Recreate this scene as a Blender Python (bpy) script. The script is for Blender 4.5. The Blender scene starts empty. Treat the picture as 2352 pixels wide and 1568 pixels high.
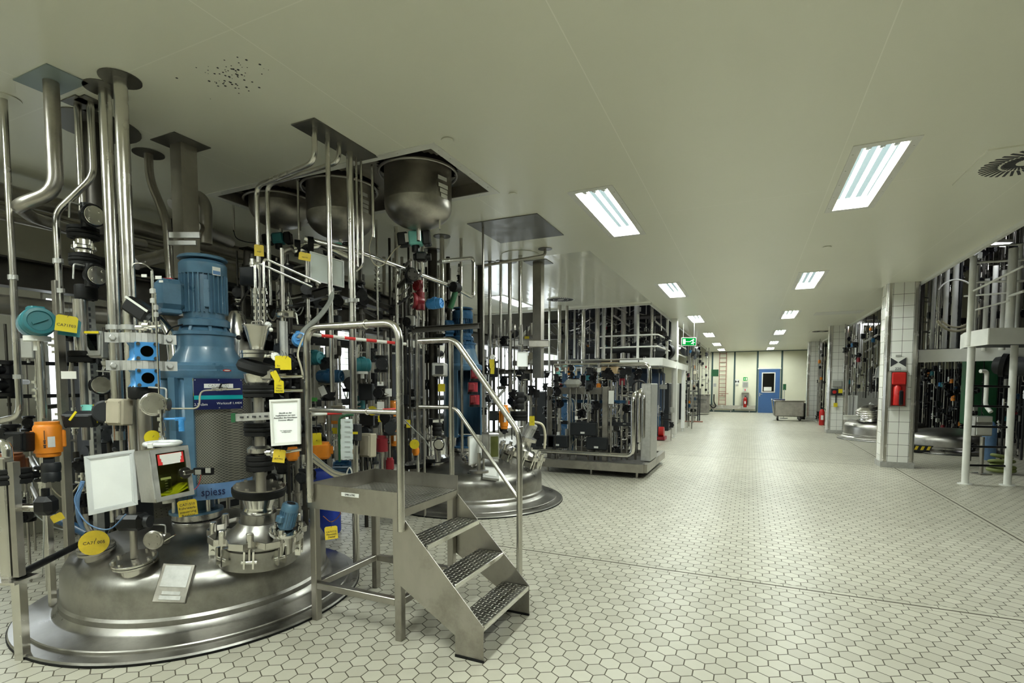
import bpy, math, random
from math import sin, cos, pi, radians, sqrt, hypot, tan
from mathutils import Vector, Matrix
R = random.Random(7)
V = Vector
C = bpy.context.scene.collection
SC = bpy.context.scene
# ------------------------------------------------------------ camera model
F, CX, CY = 1195.0, 1176.0, 950.0
TH, PH, EYE, HC = radians(24.55), radians(3.2), 1.45, 3.2
FW = V((-sin(TH)*cos(PH), cos(TH)*cos(PH), -sin(PH)))
RT = V((cos(TH), sin(TH), 0)); UP = V((-sin(TH)*sin(PH), cos(TH)*sin(PH), cos(PH)))
def ray(x, y): return FW + RT*((x-CX)/F) + UP*((CY-y)/F)
def D(x, y, d): return V((0, 0, EYE)) + ray(x, y)*d                 # point seen at (x, y), d metres deep
def HZ(x, y, z=0.0): r = ray(x, y); return V((0, 0, EYE)) + r*((z-EYE)/r.z)
def HY(x, y, Y): r = ray(x, y); return V((0, 0, EYE)) + r*(Y/r.y)
def HX(x, y, X): r = ray(x, y); return V((0, 0, EYE)) + r*(X/r.x)
def ZP(p, py):                                                       # height above point p seen at row py
    t = (CY-py)/F; a = FW.dot(V((p[0], p[1], 0))); b = UP.dot(V((p[0], p[1], 0)))
    # (b + UPz*h)/(a + FWz*h) = t
    h = (t*a - b)/(UP.z - t*FW.z); return EYE + h
def M(px, d): return px/F*d
# ------------------------------------------------------------ mesh builder
class MB:
    def __init__(s): s.v = []; s.f = []; s.mi = []; s.sm = []; s.m = 0; s.smooth = True
    def add(s, vs, fs, smooth=None):
        n = len(s.v); s.v += [V(v) for v in vs]
        sm = s.smooth if smooth is None else smooth
        for f in fs: s.f.append([i+n for i in f]); s.mi.append(s.m); s.sm.append(sm)
        return s
    def box(s, c, d, rot=None, bev=0.0):
        x, y, z = d[0]/2, d[1]/2, d[2]/2; c = V(c)
        if bev > 0:
            b = min(bev, x*.9, y*.9, z*.9); vs = []; idx = {}
            for sx in (-1, 1):
                for sy in (-1, 1):
                    for sz in (-1, 1):
                        for k in range(3):
                            p = V((sx*(x-b), sy*(y-b), sz*(z-b))); p[k] += (sx, sy, sz)[k]*b
                            idx[(sx, sy, sz, k)] = len(vs); vs.append(p)
            fs = []
            for k in range(3):
                a, b2 = (k+1) % 3, (k+2) % 3
                for s_ in (-1, 1):
                    q = []
                    for (u, w) in ((-1, -1), (1, -1), (1, 1), (-1, 1)):
                        t = [0, 0, 0]; t[k] = s_; t[a] = u; t[b2] = w; q.append(idx[(*t, k)])
                    fs.append(q if s_ > 0 else q[::-1])
            for k in range(3):
                a, b2 = (k+1) % 3, (k+2) % 3
                for u in (-1, 1):
                    for w in (-1, 1):
                        t0 = [0, 0, 0]; t1 = [0, 0, 0]; t0[k] = -1; t1[k] = 1
                        for t in (t0, t1): t[a] = u; t[b2] = w
                        q = [idx[(*t0, a)], idx[(*t1, a)], idx[(*t1, b2)], idx[(*t0, b2)]]
                        fs.append(q if u*w < 0 else q[::-1])
            for key in [(a, b_, c_) for a in (-1, 1) for b_ in (-1, 1) for c_ in (-1, 1)]:
                q = [idx[(*key, 0)], idx[(*key, 1)], idx[(*key, 2)]]
                fs.append(q if key[0]*key[1]*key[2] > 0 else q[::-1])
        else:
            vs = [V((sx*x, sy*y, sz*z)) for sx in (-1, 1) for sy in (-1, 1) for sz in (-1, 1)]
            fs = [(0, 1, 3, 2), (4, 6, 7, 5), (0, 4, 5, 1), (2, 3, 7, 6), (0, 2, 6, 4), (1, 5, 7, 3)]
        if rot is not None:
            if not isinstance(rot, Matrix): rot = Matrix.Rotation(rot, 3, 'Z')
            vs = [rot @ v for v in vs]
        return s.add([v+c for v in vs], fs, False)
    def bar(s, p0, p1, w, h, up=(0, 0, 1), bev=0):                   # box from p0 to p1
        p0, p1 = V(p0), V(p1); a = p1-p0; L = a.length; a = a.normalized()
        u = V(up) - a*V(up).dot(a)
        if u.length < 1e-4: u = V((1, 0, 0)) - a*a.x
        u.normalize(); q = u.cross(a)
        return s.box((p0+p1)/2, (L, w, h), Matrix((a, q, u)).transposed(), bev)
    def frame_of(s, a):
        a = V(a).normalized(); u = V((0, 0, 1)) if abs(a.z) < .9 else V((1, 0, 0))
        x = u.cross(a).normalized(); return x, a.cross(x), a
    def lathe(s, prof, o=(0, 0, 0), ax=(0, 0, 1), n=20, caps=True, smooth=None, a0=0.0):
        x, y, a = s.frame_of(ax); o = V(o); vs = []; fs = []; sm = []
        dirs = [x*cos(a0+2*pi*i/n) + y*sin(a0+2*pi*i/n) for i in range(n)]
        # sharp creases: duplicate rings wherever the profile turns hard
        rings = []
        for k, (r, z) in enumerate(prof):
            rings.append([o + a*z + d*r for d in dirs])
        base = 0
        for k in range(len(prof)-1):
            (r0, z0), (r1, z1) = prof[k], prof[k+1]
            if abs(r0-r1) < 1e-9 and abs(z0-z1) < 1e-9: continue
            share = False
            if k > 0:
                d0 = V((prof[k][0]-prof[k-1][0], prof[k][1]-prof[k-1][1])); d1 = V((r1-r0, z1-z0))
                if d0.length > 1e-9 and d1.length > 1e-9 and d0.angle(d1) < .62 and vs: share = True
            b0 = len(vs)-n if share else len(vs)
            if not share: vs += rings[k]
            b1 = len(vs); vs += rings[k+1]
            for i in range(n):
                j = (i+1) % n; fs.append((b0+i, b0+j, b1+j, b1+i))
        s.add(vs, fs, True if smooth is None else smooth)
        if caps:
            if prof[0][0] > 1e-5: s.add(rings[0][::-1], [list(range(n))], False)
            if prof[-1][0] > 1e-5: s.add(rings[-1], [list(range(n))], False)
        return s
    def cyl(s, p0, p1, r, r1=None, n=14, caps=True):
        p0, p1 = V(p0), V(p1); L = (p1-p0).length
        if L < 1e-6: return s
        return s.lathe([(r, 0), (r if r1 is None else r1, L)], p0, p1-p0, n, caps)
    def tube(s, pts, r, n=10, bend=None, seg=5, closed=False):
        pts = [V(p) for p in pts]
        if bend is None: bend = r*2.6
        path = [pts[0]]
        for i in range(1, len(pts)-1):
            p, a, b = pts[i], pts[i-1]-pts[i], pts[i+1]-pts[i]
            la, lb = a.length, b.length; a.normalize(); b.normalize()
            q = min(bend, la*.49, lb*.49)
            if a.angle(b) > pi-.03 or q < 1e-5: path.append(p); continue
            p0, p1 = p+a*q, p+b*q
            for k in range(seg+1):
                t = k/seg; path.append(p0*(1-t)**2 + p*2*t*(1-t) + p1*t*t)
        path.append(pts[-1])
        m = len(path); vs = []; fs = []
        t0 = (path[1]-path[0]).normalized(); x, y, _ = s.frame_of(t0); prev = t0
        for i, p in enumerate(path):
            t = (path[min(i+1, m-1)]-path[max(i-1, 0)])
            t = t.normalized() if t.length > 1e-9 else prev
            q = prev.rotation_difference(t); x = q @ x; y = q @ y; prev = t
            for k in range(n): vs.append(p + x*(r*cos(2*pi*k/n)) + y*(r*sin(2*pi*k/n)))
        for i in range(m-1):
            for k in range(n):
                j = (k+1) % n; fs.append((i*n+k, i*n+j, (i+1)*n+j, (i+1)*n+k))
        s.add(vs, fs, True)
        s.add(vs[:n][::-1], [list(range(n))], False); s.add(vs[-n:], [list(range(n))], False)
        return s
    def curve(s, pts, r, n=7, sub=6):                                # smooth cable through the points
        pts = [V(p) for p in pts]; P = [pts[0]*2-pts[1]] + pts + [pts[-1]*2-pts[-2]]; out = []
        for i in range(1, len(P)-2):
            for k in range(sub):
                t = k/sub; a, b, c, d = P[i-1], P[i], P[i+1], P[i+2]
                out.append(.5*((2*b)+(c-a)*t+(2*a-5*b+4*c-d)*t*t+(3*b-a-3*c+d)*t**3))
        out.append(pts[-1]); return s.tube(out, r, n, bend=0)
    def torus(s, o, ax, R_, r, n=24, k=8, a0=0, a1=2*pi):
        x, y, a = s.frame_of(ax); o = V(o); full = abs(a1-a0) > 6.28
        m = n if full else n+1; vs = []
        for i in range(m):
            t = a0+(a1-a0)*i/n; d = x*cos(t)+y*sin(t)
            for j in range(k): u = 2*pi*j/k; vs.append(o + d*(R_+r*cos(u)) + a*(r*sin(u)))
        fs = []
        for i in range(n):
            i2 = (i+1) % m
            for j in range(k): j2 = (j+1) % k; fs.append((i*k+j, i2*k+j, i2*k+j2, i*k+j2))
        return s.add(vs, fs, True)
    def ball(s, o, r, sc=(1, 1, 1), n=12):
        pr = [(max(r*sin(pi*i/8), 1e-4), -r*cos(pi*i/8)) for i in range(9)]
        k = len(s.v); s.lathe(pr, (0, 0, 0), (0, 0, 1), n, False)
        for i in range(k, len(s.v)): v = s.v[i]; s.v[i] = V((v.x*sc[0], v.y*sc[1], v.z*sc[2])) + V(o)
        return s
    def poly(s, pts, off):                                           # prism: polygon + extrusion vector
        pts = [V(p) for p in pts]; n = len(pts); off = V(off)
        nrm = V((0, 0, 0))
        for i in range(n): nrm += pts[i].cross(pts[(i+1) % n])
        if nrm.dot(off) > 0: pts = pts[::-1]
        vs = pts + [p+off for p in pts]
        fs = [list(range(n)), list(range(2*n-1, n-1, -1))] + [(i, n+i, n+(i+1) % n, (i+1) % n) for i in range(n)]
        fs = [f[::-1] if k > 1 else f for k, f in enumerate(fs)]
        fs = [fs[0], fs[1]] + [[(i+1) % n, n+(i+1) % n, n+i, i] for i in range(n)]
        return s.add(vs, fs, False)
    def rect(s, c, u, w, su, sw, th):                                # plate: centre, in-plane axes, sizes, thickness
        u, w = V(u).normalized(), V(w).normalized(); nn = u.cross(w)
        return s.box(c, (su, sw, th), Matrix((u, w, nn)).transposed())
    def bolts(s, o, ax, rad, r, h, n=6, a0=0.3):
        x, y, a = s.frame_of(ax); o = V(o)
        for i in range(n):
            t = a0+2*pi*i/n; p = o + x*(rad*cos(t)) + y*(rad*sin(t)); s.lathe([(r, 0), (r, h)], p, ax, 6, True, False)
        return s
def hexm(h):
    h = h.lstrip('#'); c = [int(h[i:i+2], 16)/255 for i in (0, 2, 4)]
    return tuple((x/12.92 if x <= .04045 else ((x+.055)/1.055)**2.4) for x in c) + (1,)
# ------------------------------------------------------------ object helpers
ORG = {}
def link(name, mb, mats, org, parent=None):
    me = bpy.data.meshes.new(name); me.from_pydata([v-org for v in mb.v], [], mb.f)
    if not isinstance(mats, (list, tuple)): mats = [mats]
    for m in mats: me.materials.append(m)
    me.polygons.foreach_set('material_index', mb.mi); me.polygons.foreach_set('use_smooth', mb.sm)
    me.update(); o = bpy.data.objects.new(name, me); C.objects.link(o)
    if parent is None: o.location = org
    else: o.parent = parent
    ORG[o] = org; return o
def tag(o, label=None, cat=None, group=None, kind=None):
    for k, v in (('label', label), ('category', cat), ('group', group), ('kind', kind)):
        if v: o[k] = v
    return o
def T(name, label, cat, org, group=None):
    o = bpy.data.objects.new(name, None); C.objects.link(o); o.location = V(org); o.empty_display_size = .05
    ORG[o] = V(org); return tag(o, label, cat, group)
def P(name, mb, mats, parent, label=None):
    o = link(name, mb, mats, ORG[parent], parent)
    if label: o['label'] = label
    return o
def S(name, label, cat, mb, mats, group=None, kind=None):
    xs = [v.x for v in mb.v]; ys = [v.y for v in mb.v]; zs = [v.z for v in mb.v]
    o = link(name, mb, mats, V(((min(xs)+max(xs))/2, (min(ys)+max(ys))/2, min(zs))))
    return tag(o, label, cat, group, kind)
def struct(name, mb, mats): return tag(link(name, mb, mats, V((0, 0, 0))), kind='structure')
def copy_tree(o, loc=None, rz=None, parent=None, label=None, group=None):
    c = o.copy(); C.objects.link(c)
    if parent is not None: c.parent = parent
    if loc is not None: c.location = V(loc); ORG[c] = V(loc)
    if rz is not None: c.rotation_euler = (0, 0, rz)
    if label: c['label'] = label
    if group: c['group'] = group
    for ch in list(o.children): copy_tree(ch, parent=c)
    return c
def text(s, size, mat, c, u, w, parent, name='lettering', th=.0015, align='CENTER', cond=1.0):
    cu = bpy.data.curves.new(name, 'FONT'); cu.body = s; cu.size = size; cu.align_x = align; cu.align_y = 'CENTER'
    cu.extrude = th/2; cu.resolution_u = 2; cu.space_line = 1.05
    t = bpy.data.objects.new('t', cu); C.objects.link(t)
    me = bpy.data.meshes.new_from_object(t.evaluated_get(bpy.context.evaluated_depsgraph_get()))
    bpy.data.objects.remove(t); bpy.data.curves.remove(cu)
    u, w = V(u).normalized(), V(w).normalized(); n = u.cross(w); c = V(c)-ORG[parent]
    me.transform(Matrix.Translation(c) @ Matrix((u*cond, w, n)).transposed().to_4x4())
    me.materials.clear(); me.materials.append(mat); me.name = name
    o = bpy.data.objects.new(name, me); C.objects.link(o); o.parent = parent; ORG[o] = ORG[parent]; return o
# ------------------------------------------------------------ materials
MT = {}
def nodes(name):
    m = bpy.data.materials.new(name); m.use_nodes = True; nt = m.node_tree; nt.nodes.clear()
    out = nt.nodes.new('ShaderNodeOutputMaterial'); MT[name] = m; return m, nt, out
def N(nt, t, **kw):
    n = nt.nodes.new(t)
    for k, v in kw.items():
        if k in n.inputs: n.inputs[k].default_value = v
        else: setattr(n, k, v)
    return n
def mat(name, col, rough=.5, metal=0.0, var=.12, scale=6.0, rvar=.1, bump=0.0, bscale=60.0, stretch=None, dirt=None, spec=None, coat=0.0):
    m, nt, out = nodes(name); L = nt.links.new
    col = hexm(col) if isinstance(col, str) else (*col, 1)
    b = N(nt, 'ShaderNodeBsdfPrincipled', Metallic=metal, Roughness=rough); L(b.outputs[0], out.inputs[0])
    if spec is not None: b.inputs['Specular IOR Level'].default_value = spec
    if coat: b.inputs['Coat Weight'].default_value = coat
    tc = N(nt, 'ShaderNodeTexCoord'); src = tc.outputs['Object']
    if stretch:
        mp = N(nt, 'ShaderNodeMapping'); mp.inputs['Scale'].default_value = stretch; L(src, mp.inputs[0]); src = mp.outputs[0]
    nz = N(nt, 'ShaderNodeTexNoise', Scale=scale, Detail=6.0, Roughness=.6); L(src, nz.inputs['Vector'])
    mx = N(nt, 'ShaderNodeMix', data_type='RGBA')
    mx.inputs['A'].default_value = tuple(max(0, c*(1-var)) for c in col[:3])+(1,)
    mx.inputs['B'].default_value = tuple(min(1, c*(1+var)) for c in col[:3])+(1,)
    rp = N(nt, 'ShaderNodeMapRange'); rp.inputs['From Min'].default_value = .35; rp.inputs['From Max'].default_value = .65
    L(nz.outputs[0], rp.inputs[0]); L(rp.outputs[0], mx.inputs['Factor'])
    csrc = mx.outputs['Result']
    if dirt:
        n2 = N(nt, 'ShaderNodeTexNoise', Scale=scale*.45, Detail=8.0, Roughness=.7); L(tc.outputs['Object'], n2.inputs['Vector'])
        r2 = N(nt, 'ShaderNodeMapRange'); r2.inputs['From Min'].default_value = .52; r2.inputs['From Max'].default_value = .72
        r2.inputs['To Max'].default_value = dirt[1]; L(n2.outputs[0], r2.inputs[0])
        m2 = N(nt, 'ShaderNodeMix', data_type='RGBA'); m2.inputs['B'].default_value = hexm(dirt[0])
        L(r2.outputs[0], m2.inputs['Factor']); L(csrc, m2.inputs['A']); csrc = m2.outputs['Result']
    L(csrc, b.inputs['Base Color'])
    r3 = N(nt, 'ShaderNodeMapRange'); r3.inputs['To Min'].default_value = max(.03, rough-rvar); r3.inputs['To Max'].default_value = min(1, rough+rvar)
    r3.inputs['From Min'].default_value = .3; r3.inputs['From Max'].default_value = .7
    L(nz.outputs[0], r3.inputs[0]); L(r3.outputs[0], b.inputs['Roughness'])
    if bump:
        n4 = N(nt, 'ShaderNodeTexNoise', Scale=bscale, Detail=3.0); L(src, n4.inputs['Vector'])
        bp = N(nt, 'ShaderNodeBump', Strength=bump, Distance=.002); L(n4.outputs[0], bp.inputs['Height']); L(bp.outputs[0], b.inputs['Normal'])
    return m
def emis(name, col, st):
    m, nt, out = nodes(name); e = N(nt, 'ShaderNodeEmission', Color=hexm(col), Strength=st)
    nt.links.new(e.outputs[0], out.inputs[0]); return m
ST = mat('stainless_pipe', (.62, .60, .56), .24, 1, .1, 5, .07)
STB = mat('bright_stainless', (.78, .77, .73), .16, 1, .06, 8, .05)
STD = mat('dull_stainless', (.42, .40, .36), .38, 1, .15, 4, .1, dirt=('#3a362e', .5))
STK = mat('dark_steel', (.075, .07, .062), .45, 1, .2, 4, .12)
STV = mat('vessel_stainless', (.36, .35, .325), .34, 1, .2, 3.2, .09, bump=.15, bscale=9, dirt=('#4a463c', .55))
STP = mat('stair_stainless', (.40, .38, .34), .36, 1, .12, 5, .08, stretch=(1, 1, .4), dirt=('#5a5144', .5))
GAL = mat('galvanised_steel', (.50, .50, .48), .5, .85, .12, 22, .1)
PLATE = mat('ceiling_plate_steel', (.19, .185, .165), .4, .9, .15, 6, .1)
BLK = mat('black_plastic', (.0035, .0035, .0045), .36, 0, .3, 10, .1, spec=.35)
RUB = mat('black_rubber', (.0035, .0035, .0035), .65, 0, .3, 10, .1, spec=.3)
INS = mat('black_insulation', (.007, .008, .009), .65, 0, .3, 8, .1)
BLU = mat('blue_machine_paint', (.075, .165, .255), .33, 0, .16, 7, .08, dirt=('#41525c', .35), coat=.15)
BLM = mat('mid_blue_paint', (.13, .25, .47), .35, 0, .1, 7)
BLD = mat('deep_blue_paint', (.014, .058, .125), .3, 0, .15, 7)
BLV = mat('bright_blue_enamel', (.05, .25, .58), .3, 0, .12, 9, coat=.3)
NAVY = mat('navy_sign', (.003, .008, .075), .4, 0, .08, 8)
TEALS = mat('teal_stripe', (.0, .33, .36), .4, 0, .05, 8)
TEAL = mat('teal_housing_paint', (.02, .16, .19), .42, 0, .12, 8)
AQUA = mat('aqua_housing', (.25, .72, .66), .4, 0, .06, 8)
ORG_ = mat('orange_housing', (.70, .22, .012), .42, 0, .1, 14)
YEL = mat('yellow_tag_plastic', (.68, .55, .01), .45, 0, .05, 8)
YELD = mat('aged_yellow_tag', (.68, .50, .03), .55, 0, .12, 20)
YCL = mat('yellow_cloth', (.80, .80, .03), .9, 0, .1, 30)
WHT = mat('white_paint', (.72, .72, .68), .42, 0, .04, 5)
PAP = mat('white_paper', (.86, .88, .86), .6, 0, .03, 5)
PAPB = mat('laminated_paper', (.66, .72, .70), .2, 0, .05, 3)
ALU = mat('aluminium_frame', (.76, .78, .78), .4, .3, .05, 5)
GRP = mat('grey_paint', (.34, .34, .31), .5, 0, .1, 5)
GRD = mat('dark_grey_plastic', (.009, .011, .014), .5, 0, .1, 5)
BEI = mat('beige_box_paint', (.40, .36, .27), .5, 0, .08, 8)
RED = mat('red_paint', (.45, .013, .01), .35, 0, .1, 6)
DRED = mat('dark_red_housing', (.22, .01, .018), .4, 0, .15, 6)
REDP = mat('red_tape', (.6, .03, .03), .5, 0, .05, 6)
GRN = mat('green_sign', (.0, .36, .06), .4, 0, .03, 6)
GRT = mat('green_tape', (.12, .55, .12), .5, 0, .05, 6)
DGR = mat('dark_green_paint', (.01, .09, .03), .5, 0, .1, 6)
BRN = mat('oxide_ladder_paint', (.30, .13, .09), .5, 0, .1, 6)
CBG = mat('grey_cable', (.24, .25, .23), .5, 0, .1, 6)
CBC = mat('cream_cable', (.50, .46, .34), .5, 0, .1, 6)
CBO = mat('orange_cable', (.55, .18, .05), .5, 0, .1, 6)
INK = mat('dark_ink', (.03, .03, .035), .7, 0, 0, 6)
INKG = mat('grey_ink', (.28, .29, .29), .7, 0, 0, 6)
WRI = mat('white_lettering', (.8, .8, .78), .5, 0, 0, 6)
CARD = mat('cardboard', (.50, .36, .20), .8, 0, .1, 6)
DIA = mat('gauge_dial', (.78, .78, .76), .35, 0, .03, 6)
COP = mat('copper_brown', (.30, .12, .06), .4, .6, .1, 6)
# ------------------------------------------------------------ special materials
def mth(nt, op, a, b=None, c=None):
    n = nt.nodes.new('ShaderNodeMath'); n.operation = op
    for i, x in enumerate((a, b, c)):
        if x is None: continue
        if isinstance(x, (int, float)): n.inputs[i].default_value = x
        else: nt.links.new(x, n.inputs[i])
    return n.outputs[0]
def floor_mat():
    m, nt, out = nodes('hexagon_floor_tiles'); L = nt.links.new; f = lambda op, a, b=None, c=None: mth(nt, op, a, b, c)
    b = N(nt, 'ShaderNodeBsdfPrincipled'); L(b.outputs[0], out.inputs[0])
    geo = N(nt, 'ShaderNodeNewGeometry'); sp = N(nt, 'ShaderNodeSeparateXYZ'); L(geo.outputs['Position'], sp.inputs[0])
    W = .1; x = f('DIVIDE', f('ADD', sp.outputs[0], 40.03), W); y = f('DIVIDE', f('ADD', sp.outputs[1], 40.0), W); Q = sqrt(3)
    def cell(ox, oy):
        px, py = f('SUBTRACT', x, ox), f('SUBTRACT', y, oy)
        return f('SUBTRACT', f('MODULO', px, 1.0), .5), f('SUBTRACT', f('MODULO', py, Q), Q/2)
    ax, ay = cell(0, 0); bx, by = cell(.5, Q/2)
    la = f('ADD', f('MULTIPLY', ax, ax), f('MULTIPLY', ay, ay)); lb = f('ADD', f('MULTIPLY', bx, bx), f('MULTIPLY', by, by))
    s = f('LESS_THAN', la, lb); inv = f('SUBTRACT', 1, s)
    gx = f('ADD', f('MULTIPLY', ax, s), f('MULTIPLY', bx, inv)); gy = f('ADD', f('MULTIPLY', ay, s), f('MULTIPLY', by, inv))
    agx, agy = f('ABSOLUTE', gx), f('ABSOLUTE', gy)
    hd = f('MAXIMUM', agx, f('ADD', f('MULTIPLY', agx, .5), f('MULTIPLY', agy, Q/2)))
    gro = f('GREATER_THAN', hd, .472)
    idx, idy = f('SUBTRACT', x, gx), f('SUBTRACT', y, gy)
    # straight border tiles and the joints running across and along the hall
    def seam(co, pos, per):
        return f('ABSOLUTE', f('SUBTRACT', f('MODULO', f('ADD', f('SUBTRACT', co, pos), 100*per+per/2), per), per/2))
    sy = seam(sp.outputs[1], 4.15, 7.05); sx = seam(sp.outputs[0], 2.33, 60.0)
    band = f('MINIMUM', sy, sx); inb = f('LESS_THAN', band, .055)
    ew = f('MULTIPLY', f('GREATER_THAN', band, .051), inb); joint = f('LESS_THAN', band, .009)
    usey = f('LESS_THAN', sy, .055); along = f('ADD', f('MULTIPLY', sp.outputs[0], usey), f('MULTIPLY', sp.outputs[1], f('SUBTRACT', 1, usey)))
    side = f('GREATER_THAN', f('SUBTRACT', f('MODULO', f('ADD', sp.outputs[1], 98.7-4.15), 7.05), 0), .3)
    tj = f('LESS_THAN', f('MODULO', f('ADD', f('ADD', along, 50), f('MULTIPLY', side, .05)), .15), .004)
    bg = f('MAXIMUM', f('MAXIMUM', ew, joint), f('MULTIPLY', tj, inb))
    g = f('ADD', f('MULTIPLY', gro, f('SUBTRACT', 1, inb)), f('MULTIPLY', bg, inb))
    cmb = N(nt, 'ShaderNodeCombineXYZ'); L(idx, cmb.inputs[0]); L(idy, cmb.inputs[1])
    wn = N(nt, 'ShaderNodeTexWhiteNoise'); L(cmb.outputs[0], wn.inputs[0])
    nz = N(nt, 'ShaderNodeTexNoise', Scale=.55, Detail=5.0, Roughness=.6); L(geo.outputs['Position'], nz.inputs['Vector'])
    nz2 = N(nt, 'ShaderNodeTexNoise', Scale=24.0, Detail=4.0); L(geo.outputs['Position'], nz2.inputs['Vector'])
    t = f('ADD', f('MULTIPLY', wn.outputs[0], .42), f('ADD', f('MULTIPLY', nz.outputs[0], .62), f('MULTIPLY', nz2.outputs[0], .25)))
    cr = N(nt, 'ShaderNodeValToRGB'); L(t, cr.inputs[0])
    cr.color_ramp.elements[0].position = .25; cr.color_ramp.elements[0].color = (.385, .365, .292, 1)
    cr.color_ramp.elements[1].position = .95; cr.color_ramp.elements[1].color = (.545, .525, .432, 1)
    mx = N(nt, 'ShaderNodeMix', data_type='RGBA'); mx.inputs['B'].default_value = (.07, .06, .038, 1)
    L(g, mx.inputs['Factor']); L(cr.outputs[0], mx.inputs['A']); L(mx.outputs['Result'], b.inputs['Base Color'])
    L(f('ADD', f('MULTIPLY', nz2.outputs[0], .22), f('ADD', f('MULTIPLY', g, .4), .27)), b.inputs['Roughness'])
    bp = N(nt, 'ShaderNodeBump', Strength=.5, Distance=.0015); L(f('SUBTRACT', 1, g), bp.inputs['Height']); L(bp.outputs[0], b.inputs['Normal'])
    return m
def grid_mat(name, sx, sz, col, gcol, rough, jw=.004, axes=(0, 1, 2), off=(0, 0)):
    m, nt, out = nodes(name); L = nt.links.new; f = lambda op, a, b=None, c=None: mth(nt, op, a, b, c)
    b = N(nt, 'ShaderNodeBsdfPrincipled', Roughness=rough); L(b.outputs[0], out.inputs[0])
    tc = N(nt, 'ShaderNodeTexCoord'); sp = N(nt, 'ShaderNodeSeparateXYZ'); L(tc.outputs['Object'], sp.inputs[0])
    u = f('ADD', sp.outputs[axes[0]], 50*sx+off[0]); w = f('ADD', sp.outputs[2], 50*sz+off[1])
    j = f('MAXIMUM', f('LESS_THAN', f('MODULO', u, sx), jw), f('LESS_THAN', f('MODULO', w, sz), jw))
    mx = N(nt, 'ShaderNodeMix', data_type='RGBA'); mx.inputs['A'].default_value = (*col, 1); mx.inputs['B'].default_value = (*gcol, 1)
    L(j, mx.inputs['Factor']); L(mx.outputs['Result'], b.inputs['Base Color']); return m
def ceil_mat(name, gloss, streak):
    m, nt, out = nodes(name); L = nt.links.new; f = lambda op, a, b=None, c=None: mth(nt, op, a, b, c)
    b = N(nt, 'ShaderNodeBsdfPrincipled', Roughness=gloss); L(b.outputs[0], out.inputs[0])
    geo = N(nt, 'ShaderNodeNewGeometry'); sp = N(nt, 'ShaderNodeSeparateXYZ'); L(geo.outputs['Position'], sp.inputs[0])
    jx = f('LESS_THAN', f('MODULO', f('ADD', sp.outputs[0], 40.8+.05), 1.48), .006)
    jy = f('LESS_THAN', f('MODULO', f('ADD', sp.outputs[1], 40-1.15), 3.7), .006)
    j = f('MAXIMUM', jx, f('MULTIPLY', jy, .7))
    nz = N(nt, 'ShaderNodeTexNoise', Scale=.8, Detail=4.0); L(geo.outputs['Position'], nz.inputs['Vector'])
    c1 = N(nt, 'ShaderNodeMix', data_type='RGBA'); c1.inputs['A'].default_value = (.75, .75, .64, 1); c1.inputs['B'].default_value = (.80, .80, .69, 1)
    L(nz.outputs[0], c1.inputs['Factor'])
    mx = N(nt, 'ShaderNodeMix', data_type='RGBA'); mx.inputs['B'].default_value = (.98, .97, .88, 1)
    L(f('MULTIPLY', j, .55), mx.inputs['Factor']); L(c1.outputs['Result'], mx.inputs['A']); L(mx.outputs['Result'], b.inputs['Base Color'])
    mp = N(nt, 'ShaderNodeMapping'); mp.inputs['Scale'].default_value = (3.5, .35, 1); L(geo.outputs['Position'], mp.inputs[0])
    n2 = N(nt, 'ShaderNodeTexNoise', Scale=1.0, Detail=3.0); L(mp.outputs[0], n2.inputs['Vector'])
    bp = N(nt, 'ShaderNodeBump', Strength=streak, Distance=.02); L(n2.outputs[0], bp.inputs['Height']); L(bp.outputs[0], b.inputs['Normal'])
    return m
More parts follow.
